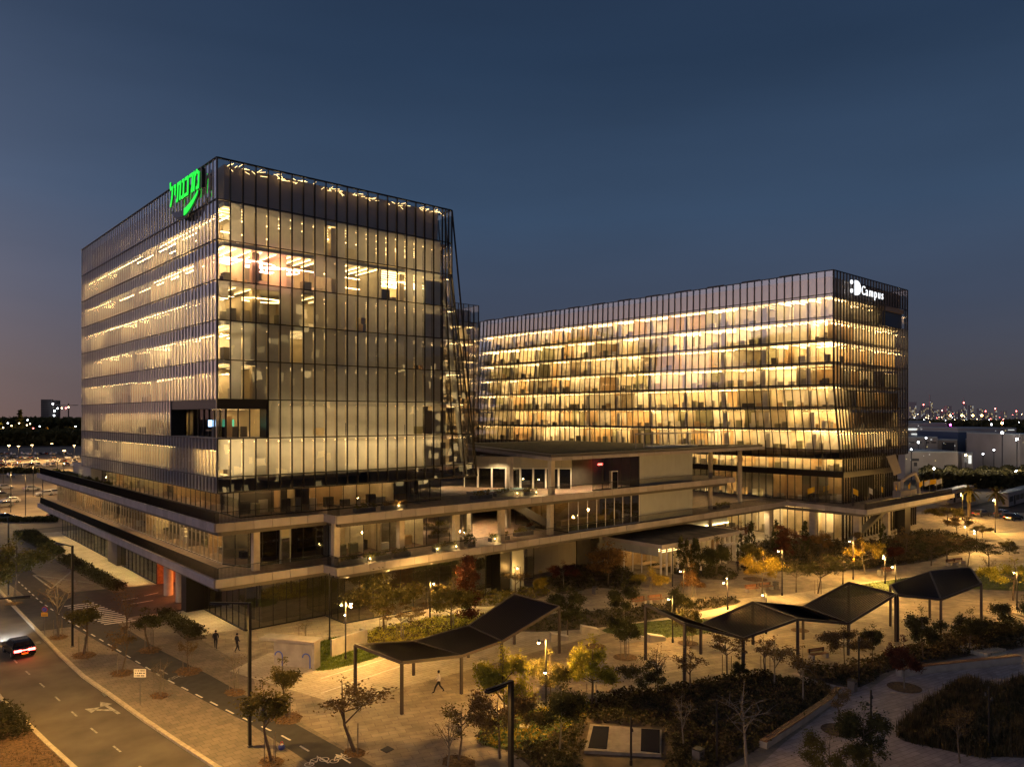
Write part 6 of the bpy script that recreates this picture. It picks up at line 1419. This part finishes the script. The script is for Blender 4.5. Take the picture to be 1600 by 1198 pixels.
# ------------------------------------------------------------------ life on the decks
def planter(x, y, z, L_, label, rz=0, leaf='leaf_olive', box=True, h=.9, ball=False):
    t = thing('planter', label, 'planter', (x, y, z), rz)
    if box: MB().box(-L_/2, -.35, 0, L_/2, .35, .45).build('trough', 'concrete_dark', t)
    rng = random.Random(int(x*7+y)); b = MB()
    if ball: tips = [Vector((math.cos(a)*.65*math.cos(e), math.sin(a)*.65*math.cos(e), .75+.6*math.sin(e))) for a in [i*.7 for i in range(9)] for e in (-.5, 0, .5, 1.1)]; leaves(b, tips, 500, .09, .08, rng)
    else: leaves(b, [Vector((rng.uniform(-L_/2, L_/2), rng.uniform(-.3, .3), rng.uniform(.4, h))) for _ in range(int(L_*8))], int(L_*170), .10, .12, rng)
    b.build('plants', leaf, t)
for x, y, z, L_, lb in ((39.9, 70.0, Z1, 3.2, 'first planter right of the notch on the lower deck'), (43.2, 70.0, Z1, 2.6, 'planter with tall shrubs before the lit office, lower deck'), (46.0, 70.1, Z1, 2.2, 'planter at the column left of the glow, lower deck'), (52.0, 70.0, Z1, 3.2, 'planter lit yellow from below on the lower deck'),
    (41.5, 70.2, Z2, 2.4, 'small dark shrub planter left on the upper deck'), (45.2, 70.2, Z2, 3.0, 'planter with an orange light on the upper deck'), (61, 71, Z1, 3, 'planter on the lower deck at the pool of light'), (66, 72, Z1, 3, 'dark planting below the stair on the lower deck'), (59, 72, Z2, 3, 'planter behind the slanted column'), (63, 72.4, Z2, 3, 'planting beside the shallow basin'), (66, 71, Z2, 2.4, 'round shrubs beside the cafe column'), (70, 75, Z1, 1.2, 'small red leaved plant on the lower deck'), (57, 78, Z1, 3, 'planting deep under the upper deck'), (61, 84, Z1, 4, 'planting at the back of the lower deck'), (110, 71, Z1, 4, 'loose shrub behind the round column on the right deck')):
    planter(x, y, z, L_, lb, leaf='leaf_red' if 'red leaved' in lb else ('leaf_orange' if 'orange light' in lb else 'leaf_olive'))
planter(55.6, 70.0, Z1, 1.2, 'clipped ball shrub in a pot on the lower deck', ball=True, leaf='leaf_dark')
GL_ = ['garden spotlight at the first planter right of the notch', 'garden spotlight left of the clipped ball shrub', 'garden spotlight under the clipped ball shrub', 'garden spotlight in the pool of light on the lower deck', 'orange garden spotlight on the upper deck near the parasol', 'left of three garden spotlights at the basin', 'middle of three garden spotlights at the basin', 'right of three garden spotlights by the cafe column', 'middle garden spotlight on the left flank of the upper deck', 'nearest garden spotlight on the left flank of the upper deck', 'farthest garden spotlight at the upper deck tip']
for i_, (x, y, z, p) in enumerate(((41.8, 69.6, Z1, 18), (50.6, 69.6, Z1, 22), (53.2, 69.5, Z1, 22), (60.0, 70.6, Z1, 30), (45.6, 69.9, Z2, 16), (64.4, 71.4, Z2, 22), (67, 70.6, Z2, 16), (69.5, 70.6, Z2, 14), (28, 140, Z2, 18), (28, 132, Z2, 18), (28, 150, Z2, 22))):
    t = thing('spike_light', GL_[i_], 'garden light', (x, y, z), group='garden spotlights on the decks'); MB().tube([(0, 0, 0), (0, 0, .3)], .04, 6).build('stem', 'black_steel', t); MB().ball((0, 0, .36), .07, 8).build('bulb', 'lamp_soft', t); lamp('POINT', (0, -.1, .5), p*2.2, (1, .72, .25), t, .08)
for i, (y, L_) in enumerate(((118, 5), (126, 6), (134, 6), (142, 7), (150, 5))): planter(28.0, y, Z2, L_, ('planter on the upper deck left flank, nearest', 'second planter on the upper deck left flank', 'third planter on the upper deck left flank', 'fourth planter on the upper deck left flank', 'farthest planter at the tip of the upper deck')[i], rz=R(90), leaf='leaf_dark')
BW = wthing('terrace_box', 'plain beige box on the upper deck at the left behind planters', 'roof box', (33, 145, Z2)); MB().box(29.5, 133, Z2, 40, 145, Z2+2.2).build('walls', 'far_wall', BW); MB().box(29.4, 132.9, Z2+2.2, 40.1, 145.1, Z2+2.35).build('roof', 'fascia', BW)
BN = wthing('water_basin', 'pale blue shallow basin with white rim on the upper deck', 'basin', (64, 74, Z2)); MB().box(59.5, 73.4, Z2, 68.2, 75.6, Z2+.55).build('rim', 'concrete', BN); MB().box(59.8, 73.6, Z2+.5, 68, 75.4, Z2+.57).build('water', 'pool', BN)
UM = thing('parasol', 'closed black parasol standing on the upper deck', 'parasol', (50.15, 73.2, Z2)); MB().tube([(0, 0, .1), (0, 0, 3.3)], .04, 6).build('pole', 'black_steel', UM); MB().tube([(0, 0, 1.1), (0, 0, 1.6), (0, 0, 2.6), (0, 0, 3.35)], [.20, .28, .20, .03], 9).build('canopy', 'umbrella_cloth', UM); MB().box(-.35, -.35, 0, .35, .35, .1).build('base', 'concrete_dark', UM)
for i, (x, y, c, lb) in enumerate(((130.4, 58.2, 'flag_yellow', 'leftmost yellow flag on the right terrace'), (134, 57.0, 'flag_white', 'crooked white flag on the right terrace'), (138, 56.6, 'flag_yellow', 'second yellow flag on the right terrace'), (144, 56.4, 'flag_yellow', 'yellow square flag left of the white tent'), (149.5, 56, 'flag_yellow', 'yellow flag in front of the white tent'), (155.5, 56, 'flag_yellow', 'small yellow flag right of the tent'), (159, 56, 'flag_white', 'white flag near the deck tip'), (161.3, 55.6, 'flag_yellow', 'wide yellow flag at the deck tip'), (163.7, 55.4, 'flag_white', 'last white flag at the deck tip'), (128.5, 64, 'flag_yellow', 'narrow yellow flag by the terrace corner'))):
    t = thing('flag', lb, 'flag', (x, y, Z1), R(-20+i*13)); MB().tube([(0, 0, 0), (0, 0, 3.1)], .04, 5).build('pole', 'pole_steel', t); b = MB(); w = 2.6 if 'wide' in lb else 1.3
    for q in range(5): b.quad((q*w/5, .09*math.sin(q*1.5), 2.1-.12*q), ((q+1)*w/5, .09*math.sin((q+1)*1.5), 2.1-.12*(q+1)), ((q+1)*w/5, .09*math.sin((q+1)*1.5), 3.0-.10*(q+1)), (q*w/5, .09*math.sin(q*1.5), 3.0-.10*q))
    b.build('cloth', c, t)
TT = wthing('tent', 'white arched tent stand on the right terrace', 'tent', (151, 58, Z1)); MB().box(148.5, 57.3, Z1, 156, 58.8, Z1+1.3).build('counter', 'far_wall', TT); MB().tube([(148.8, 57.3, Z1+1.3), (149, 57.3, Z1+3.2), (151.5, 57.3, Z1+3.9), (155, 57.3, Z1+4.4), (157, 57.3, Z1+2.6), (157, 57.3, Z1)], .32, 8).build('arch', 'far_wall', TT); MB().box(149, 58, Z1+1.3, 151, 58.8, Z1+3).build('wall', 'far_wall', TT)
# ------------------------------------------------------------------ far city
def far(px, D): r = ray(px); return r[0]*D, r[1]*D
def zat(py, D): return HC-(py-HYP)*D/FPX
def far_block(px0, px1, yt, D, label, m='far_wall', dep=30, yb=None, wins=(), name='industrial_building', roof=None, lit=(), slots=()):
    (x0, y0), (x1, y1) = far(px0, D), far(px1, D); z1 = zat(yt, D); t = wthing(name, label, 'building', (x0, y0, 0)); u = Vector((x1-x0, y1-y0, 0)).normalized(); v = Vector((-u.y, u.x, 0))
    if v.dot(Vector((x0, y0, 0))) < 0: v = -v
    q = [(x0, y0), (x1, y1), (x1+v.x*dep, y1+v.y*dep), (x0+v.x*dep, y0+v.y*dep)]
    MB().prism(q, -.1, z1).build('walls', m, t); MB().prism([(a+(.4 if False else 0), b_) for a, b_ in q], z1+.005, z1+.5).build('roof', roof or 'roof_pale', t)
    def patch(a0, a1, b0, b1, mm, nm):
        p0, p1 = far(a0, D-.3), far(a1, D-.3); za, zb = zat(b1, D), zat(b0, D); MB().quad((*p0, za), (*p1, za), (*p1, zb), (*p0, zb)).build(nm, mm, t)
    for w_ in wins: patch(*w_, 'far_dark', 'window')
    for w_ in lit: patch(*w_, 'w_white' if False else 'far_lit', 'lit_window')
    rw = random.Random(int(px0*7+yt))
    for q in range(int((px1-px0)/5)):
        if rw.random() < .45:
            a = rw.uniform(px0+1, px1-3); yy = rw.uniform(yt+2, yt+min(14, (HYP+HC*FPX/D-yt)*.5)); patch(a, a+rw.uniform(.8, 2), yy, yy+.9, rw.choice(('far_lit_warm', 'far_lit')), 'lit_window')
    return t
emat('far_lit', (.8, .85, .8), .5); emat('far_lit_warm', (.9, .7, .3), .5); emat('block_lit', (1, .72, .3), 1.3)
far_block(1412, 1480, 662, 330, 'pale industrial hall with two lit window rows beside the right tower', wins=[(1432, 1436, 667, 669), (1443, 1445, 676, 682)], lit=[(1419, 1434, 669, 672), (1424, 1434, 677, 679), (1424, 1434, 680, 682)])
far_block(1412, 1452, 659, 345, 'dark blue topped hall behind the lit window rows', 'far_blue')
far_block(1416, 1465, 684, 290, 'lower pale block with two rows of slot windows', wins=[(1420, 1429, 690, 692), (1431, 1440, 690, 692), (1447, 1452, 690, 692), (1455, 1463, 690, 692), (1420, 1429, 701, 703), (1432, 1440, 701, 703)])
far_block(1465, 1496, 688, 292, 'grey link block with a dark square opening', 'far_wall_b', wins=[(1472, 1491, 691, 706)])
far_block(1496, 1588, 670, 300, 'long grey industrial building with a blue tinted strip window', 'far_wall', wins=[(1498, 1506, 692, 694), (1508, 1522, 692, 694), (1525, 1533, 692, 694), (1558, 1570, 693, 695)], lit=[(1575, 1585, 671, 672)])
far_block(1497, 1533, 675, 296, 'blue strip window storey in front of the long grey building', 'far_blue')
far_block(1536, 1586, 688, 285, 'brown box building right of the slot windows', 'far_wall_b', wins=[(1558, 1586, 693.5, 695)])
far_block(1414, 1497, 707, 262, 'low beige shed with a pale pitched roof', 'far_wall', wins=[(1425, 1436, 716, 720), (1428, 1433, 722, 728)], dep=16)
far_block(1594, 1640, 680, 255, 'beige building cut by the right edge', 'far_wall')
far_block(1503, 1520, 709, 268, 'small lit loading bay between sheds', 'far_wall', lit=[(1508, 1510, 712, 722), (1513, 1518, 711, 724)], dep=10)
# skyline with lit windows
rng = random.Random(77); D = 2600
SKL = ['wide lit tower closest to the right office tower', 'broad lit tower block, second group on the skyline', 'thin tower with a tall mast, highest on the skyline left', 'low broad block just right of the masted tower', 'small low block right of the broad low one', 'mid height tower before the gap in the skyline', 'tower left of the mast in the middle of the skyline', 'tower with a red topped mast in the middle of the skyline', 'tall thin tower right of the middle mast', 'squat tower with orange lamps in front', 'very thin low tower in the right part of the skyline', 'small low block near the right skyline end', 'tiny low block between two taller ones at right', 'last tower at the right end of the skyline', 'narrow block between the first two broad towers', 'low wide block filling the gap in the skyline', 'low block right of the squat tower']
for i, (p0, p1, yt) in enumerate(((1421, 1432, 628), (1443, 1452, 634), (1453, 1457, 626), (1458, 1468, 639), (1472, 1477, 643), (1479, 1487, 634), (1500, 1505, 640), (1506, 1511, 631), (1516, 1521, 633), (1530, 1536, 638), (1555, 1557, 640), (1567, 1573, 642), (1548, 1552, 645), (1588, 1594, 644), (1438, 1442, 641), (1490, 1497, 643), (1540, 1546, 644))):
    (x0, y0), (x1, y1) = far(p0, D), far(p1, D); t = wthing('skyscraper', 'distant '+SKL[i], 'skyscraper', (x0, y0, 0), group='distant skyline towers'); z1 = zat(yt, D); u = Vector((x1-x0, y1-y0, 0)); w_ = u.length; u.normalize(); v = Vector((-u.y, u.x, 0)); v = v if v.dot(Vector((x0, y0, 0))) > 0 else -v
    MB().prism([(x0, y0), (x1, y1), (x1+v.x*w_, y1+v.y*w_), (x0+v.x*w_, y0+v.y*w_)], 0, z1).build('walls', 'tower_far', t); b = MB(); b2 = MB(); nz = int(z1/3.6)
    for a in range(nz):
        for c_ in range(max(3, int(w_/4))):
            if rng.random() < .24:
                s = c_*w_/max(3, int(w_/4))+.5; p = Vector((x0, y0, 3.6*a+.6))+u*s-v*.3; (b if rng.random() < .75 else b2).quad(p, p+u*2.3, p+u*2.3+Vector((0, 0, 1.8)), p+Vector((0, 0, 1.8)))
    if b.v: stuff(b.build('window', 'far_lit_warm', t))
    if b2.v: stuff(b2.build('window', 'far_lit', t))
    if i % 3 == 1: MB().ball((x0, y0, z1+4), 2.0, 6).build('beacon', 'far_red', t)
    if i in (2, 7): MB().box(x0, y0, z1, x0+3, y0+3, z1+22).build('mast', 'tower_far', t)
# left: tower block with a crane
D = 1500; (x0, y0), (x1, y1) = far(64, D), far(83, D)
t = wthing('apartment_tower', 'distant grey tower block under construction at the left', 'tower block', (x0, y0, 0)); u = Vector((x1-x0, y1-y0, 0)); w_ = u.length; u.normalize(); v = Vector((-u.y, u.x, 0)); v = v if v.dot(Vector((x0, y0, 0))) > 0 else -v; z1 = zat(625, D)
mat('far_tower_wall', (.085, .085, .085), .9)
MB().prism([(x0, y0), (x1, y1), (x1+v.x*w_, y1+v.y*w_), (x0+v.x*w_, y0+v.y*w_)], 0, z1).build('walls', 'far_tower_wall', t)
for k in range(16): MB().bar(Vector((x0, y0, 3.5*k+2))-v*.4, Vector((x1, y1, 3.5*k+2))-v*.4, .5, 1.3).build('window_band', 'far_dark', t)
t = wthing('tower_crane', 'distant tower crane with white lights right of the grey tower block', 'crane', (*far(107, D), 0)); c = far(107, D); j0, j1 = far(80, D), far(122, D)
MB().box(c[0]-1, c[1]-1, 0, c[0]+1, c[1]+1, zat(630, D)).build('mast', 'far_dark', t); MB().bar((*j0, zat(633, D)), (*j1, zat(633, D)), 1.2).build('jib', 'far_dark', t)
for px, py in ((82.5, 631), (90, 638), (85, 642), (84.5, 649)): MB().ball((*far(px, D-5), zat(py, D)), 1.5, 8).build('work_light', 'far_cool', t)
for px, py in ((96.5, 637.5), (103, 637.5), (107, 636)): MB().ball((*far(px, D-5), zat(py, D)), 1.2, 8).build('work_light', 'far_red' if px == 103 else 'far_warm', t)
# far tree belts
def belt(px0, px1, D, yt, yb, label, m='leaf_dark', n=5000, dep=40, size=1.1, seed=1):
    rng = random.Random(seed); b = MB()
    for _ in range(n):
        px = rng.uniform(px0, px1); d = D+rng.uniform(0, dep); x, y = far(px, d); top = zat(yt, D)*(.62+.5*(noise.noise(Vector((px*.09, seed, d*.03)))*.5+.5)); z = rng.uniform(0, 1)**.7*top; p = Vector((x, y, z))
        u = Vector((rng.gauss(0, 1), rng.gauss(0, 1), rng.gauss(0, .7))).normalized(); w_ = u.cross(Vector((rng.gauss(0, 1), rng.gauss(0, 1), rng.gauss(0, 1)))).normalized(); s = size*rng.uniform(.6, 1.3); k = len(b.v); b.v += [tuple(p-u*s), tuple(p+w_*s*.7), tuple(p+u*s), tuple(p-w_*s*.7)]; b.f.append((k, k+1, k+2, k+3))
    o = b.build('woodland', m); o['kind'] = 'stuff'; o['label'] = label
belt(-30, 135, 560, 672, 702, 'dark trees behind the left car park', n=9000, dep=90, size=2.2, seed=3); belt(-60, 140, 1150, 652, 668, 'dark trees on the left horizon', n=6000, dep=200, size=4, seed=4)
belt(1438, 1640, 228, 736, 790, 'dark tree belt behind the trams', m='shrub', n=12000, dep=26, size=.9, seed=5); belt(1412, 1640, 1100, 657, 664, 'dark trees before the skyline', n=5000, dep=200, size=4, seed=6); belt(1555, 1640, 420, 655, 700, 'dark tall trees at the right edge', n=5000, dep=40, size=1.5, seed=7)
belt(740, 1420, 420, 662, 700, 'dark trees behind the buildings', n=5000, dep=60, size=2, seed=8)
belt(-20, 60, 290, 731, 741, 'hedge trees across the left car park', n=1600, dep=4, size=.6, seed=9); belt(-20, 90, 157, 808, 815, 'hedge along the left street', n=1800, dep=2, size=.35, seed=10)
cy_ = far(31.5, 700); t = wthing('conifer', 'dark pointed conifer on the left horizon', 'tree', (*cy_, 0)); b = MB(); rng = random.Random(2); hh = zat(641, 700)
leaves(b, [Vector((cy_[0]+rng.gauss(0, 1)*(1-z)*3.2, cy_[1]+rng.gauss(0, 1)*(1-z)*3.2, z*hh)) for z in [rng.random() for _ in range(300)]], 1500, 1.1, .5, rng); b.build('crown', 'leaf_dark', t); MB().tube([(*cy_, 0), (*cy_, hh*.8)], .4, 6).build('trunk', 'bark', t)
for px, yt, yb in ((75, 670, 683), (94, 674, 686), (117, 677, 688), (1, 664, 672)):
    D = HC*FPX/(yb-HYP); x, y = far(px, D); t = thing('lit_tree', 'orange lit distant street tree at the left', 'tree', (x, y, 0), group='lit distant street trees'); h_ = hgt(yb, yt); b = MB(); rng = random.Random(px)
    leaves(b, [Vector((rng.gauss(0, h_*.22), rng.gauss(0, h_*.22), h_*.6+rng.gauss(0, h_*.16))) for _ in range(40)], 700, .9, .6, rng); b.build('crown', 'leaf_orange', t); MB().tube([(0, 0, 0), (0, 0, h_*.6)], .3, 6).build('trunk', 'bark', t); x2, y2 = far(px, D-14); lamp('POINT', (x2-x, y2-y, h_*.9), 26000, (1, .6, .15), t, .5)
# scattered far lights, each a lamp on its pole
def far_lamp(px, py, D, m, r, label, grp):
    x, y = far(px, D); z = zat(py, D); t = wthing('distant_lamp', label, 'street lamp', (x, y, 0), group=grp); MB().bar((x, y, 0), (x, y, z), .25).build('pole', 'far_dark', t); MB().ball((x, y, z), r, 6).build('bulb', m, t)
for px, py, m in ((12, 661, 'far_cool'), (24, 668, 'far_warm'), (30, 661, 'far_warm'), (35, 671, 'far_cool'), (43, 656, 'far_cool'), (42, 664, 'far_warm'), (47, 662, 'far_warm'), (45, 673, 'far_red'), (52, 669, 'far_red'), (62, 666, 'far_cool'), (70, 671, 'far_red'), (64, 685, 'far_cool'), (54, 677, 'far_warm'), (101, 672, 'far_cool'), (118, 666, 'far_cool'), (18, 665, 'far_warm'), (88, 689, 'far_cool'), (5, 668, 'far_warm'), (26, 676, 'far_warm'), (72, 681, 'far_red')): far_lamp(px, py, 640+px*.5, m, .5, 'distant street light beyond the left trees', 'distant street lights at the left')
for px, py, m in ((1485, 649, 'lamp_orange'), (1503, 649, 'lamp_orange'), (1520, 649, 'lamp_orange'), (1534, 649, 'lamp_orange')): far_lamp(px, py, 900, m, 1.1, 'orange floodlight on a tall mast on the right horizon', 'orange mast lights'); 
rng = random.Random(8)
for q in range(46):
    far_lamp(rng.uniform(1414, 1600), rng.uniform(646, 662), rng.uniform(900, 1500), rng.choice(('far_warm', 'far_warm', 'far_cool', 'far_red')), .42, 'distant street light on the right horizon', 'distant street lights at the right')
YL = ['white yard light on the long grey building roof', 'brightest white lamp at the right picture edge', 'orange lamp above the long grey building', 'warm lamp low at the right edge behind the trees', 'warm lamp above the dark trees by the flags', 'white twin lamp in front of the slot windows', 'small white lamp at the low shed beside the tower', 'warm lamp over the loading bay', 'small white lamp left of the brown box building', 'small white lamp in front of the brown box building', 'lower white wall lamp on the pale hall', 'upper right wall lamp on the pale hall', 'upper left wall lamp on the pale hall', 'white lamp far behind the long grey building']
for i_, (px, py, D, m, r) in enumerate(((1566, 676, 262, 'far_cool', .45), (1589, 686, 250, 'lamp_cool', .35), (1566, 661, 330, 'lamp_orange', .5), (1588, 736, 235, 'lamp_warm', .35), (1459, 732, 225, 'lamp_warm', .28), (1435, 691, 280, 'far_cool', .4), (1424, 702, 262, 'far_cool', .28), (1509, 711, 262, 'far_warm', .4), (1536, 709, 262, 'far_cool', .3), (1553, 703, 262, 'far_cool', .3), (1447, 684, 289, 'far_cool', .3), (1447, 672, 329, 'far_cool', .3), (1439, 672, 329, 'far_cool', .3), (1549, 663, 480, 'far_cool', .6))):
    far_lamp(px, py, D-3, m, r, YL[i_], 'yard lights at the right')
for px, D, p in ((1440, 235, 2500), (1500, 235, 2500), (1560, 235, 2500)):
    x, y = far(px, D); lamp('POINT', (x, y, 9), p, (1, .78, .5), None, .5)  # unseen point lights without poles, added to brighten the yards
far_lamp(1485, 663.5, 320, 'far_magenta', .45, 'magenta light on a roof at the right', None)
# offices across the street behind the viewer, whose windows are mirrored in the glass
rng = random.Random(44)
for i, (x0, y0, x1, y1, h_, lb) in enumerate(((55, -75, 112, -60, 58, 'office block across the park, behind the viewer, with lit windows'), (125, -62, 160, -48, 40, 'taller office block across the park, behind the viewer'))):
    t = wthing('office_block', lb, 'office building', (x0, y0, 0)); MB().box(x0, y0, 0, x1, y1, h_).build('walls', 'far_wall_b', t); wm = {}
    k = 0
    while 3+k*3.8 < h_-2:
        s = x0+1
        while s < x1-2:
            w_ = rng.uniform(.8, 3.0)
            if rng.random() < .22: wm.setdefault(rng.choice(('block_lit', 'far_lit_warm', 'block_lit')), MB()).quad((s, y1+.05, 1+k*3.8), (s+w_, y1+.05, 1+k*3.8), (s+w_, y1+.05, 3.1+k*3.8), (s, y1+.05, 3.1+k*3.8))
            s += w_+.5
        k += 1
    for m, b in wm.items(): stuff(b.build('window', m, t))
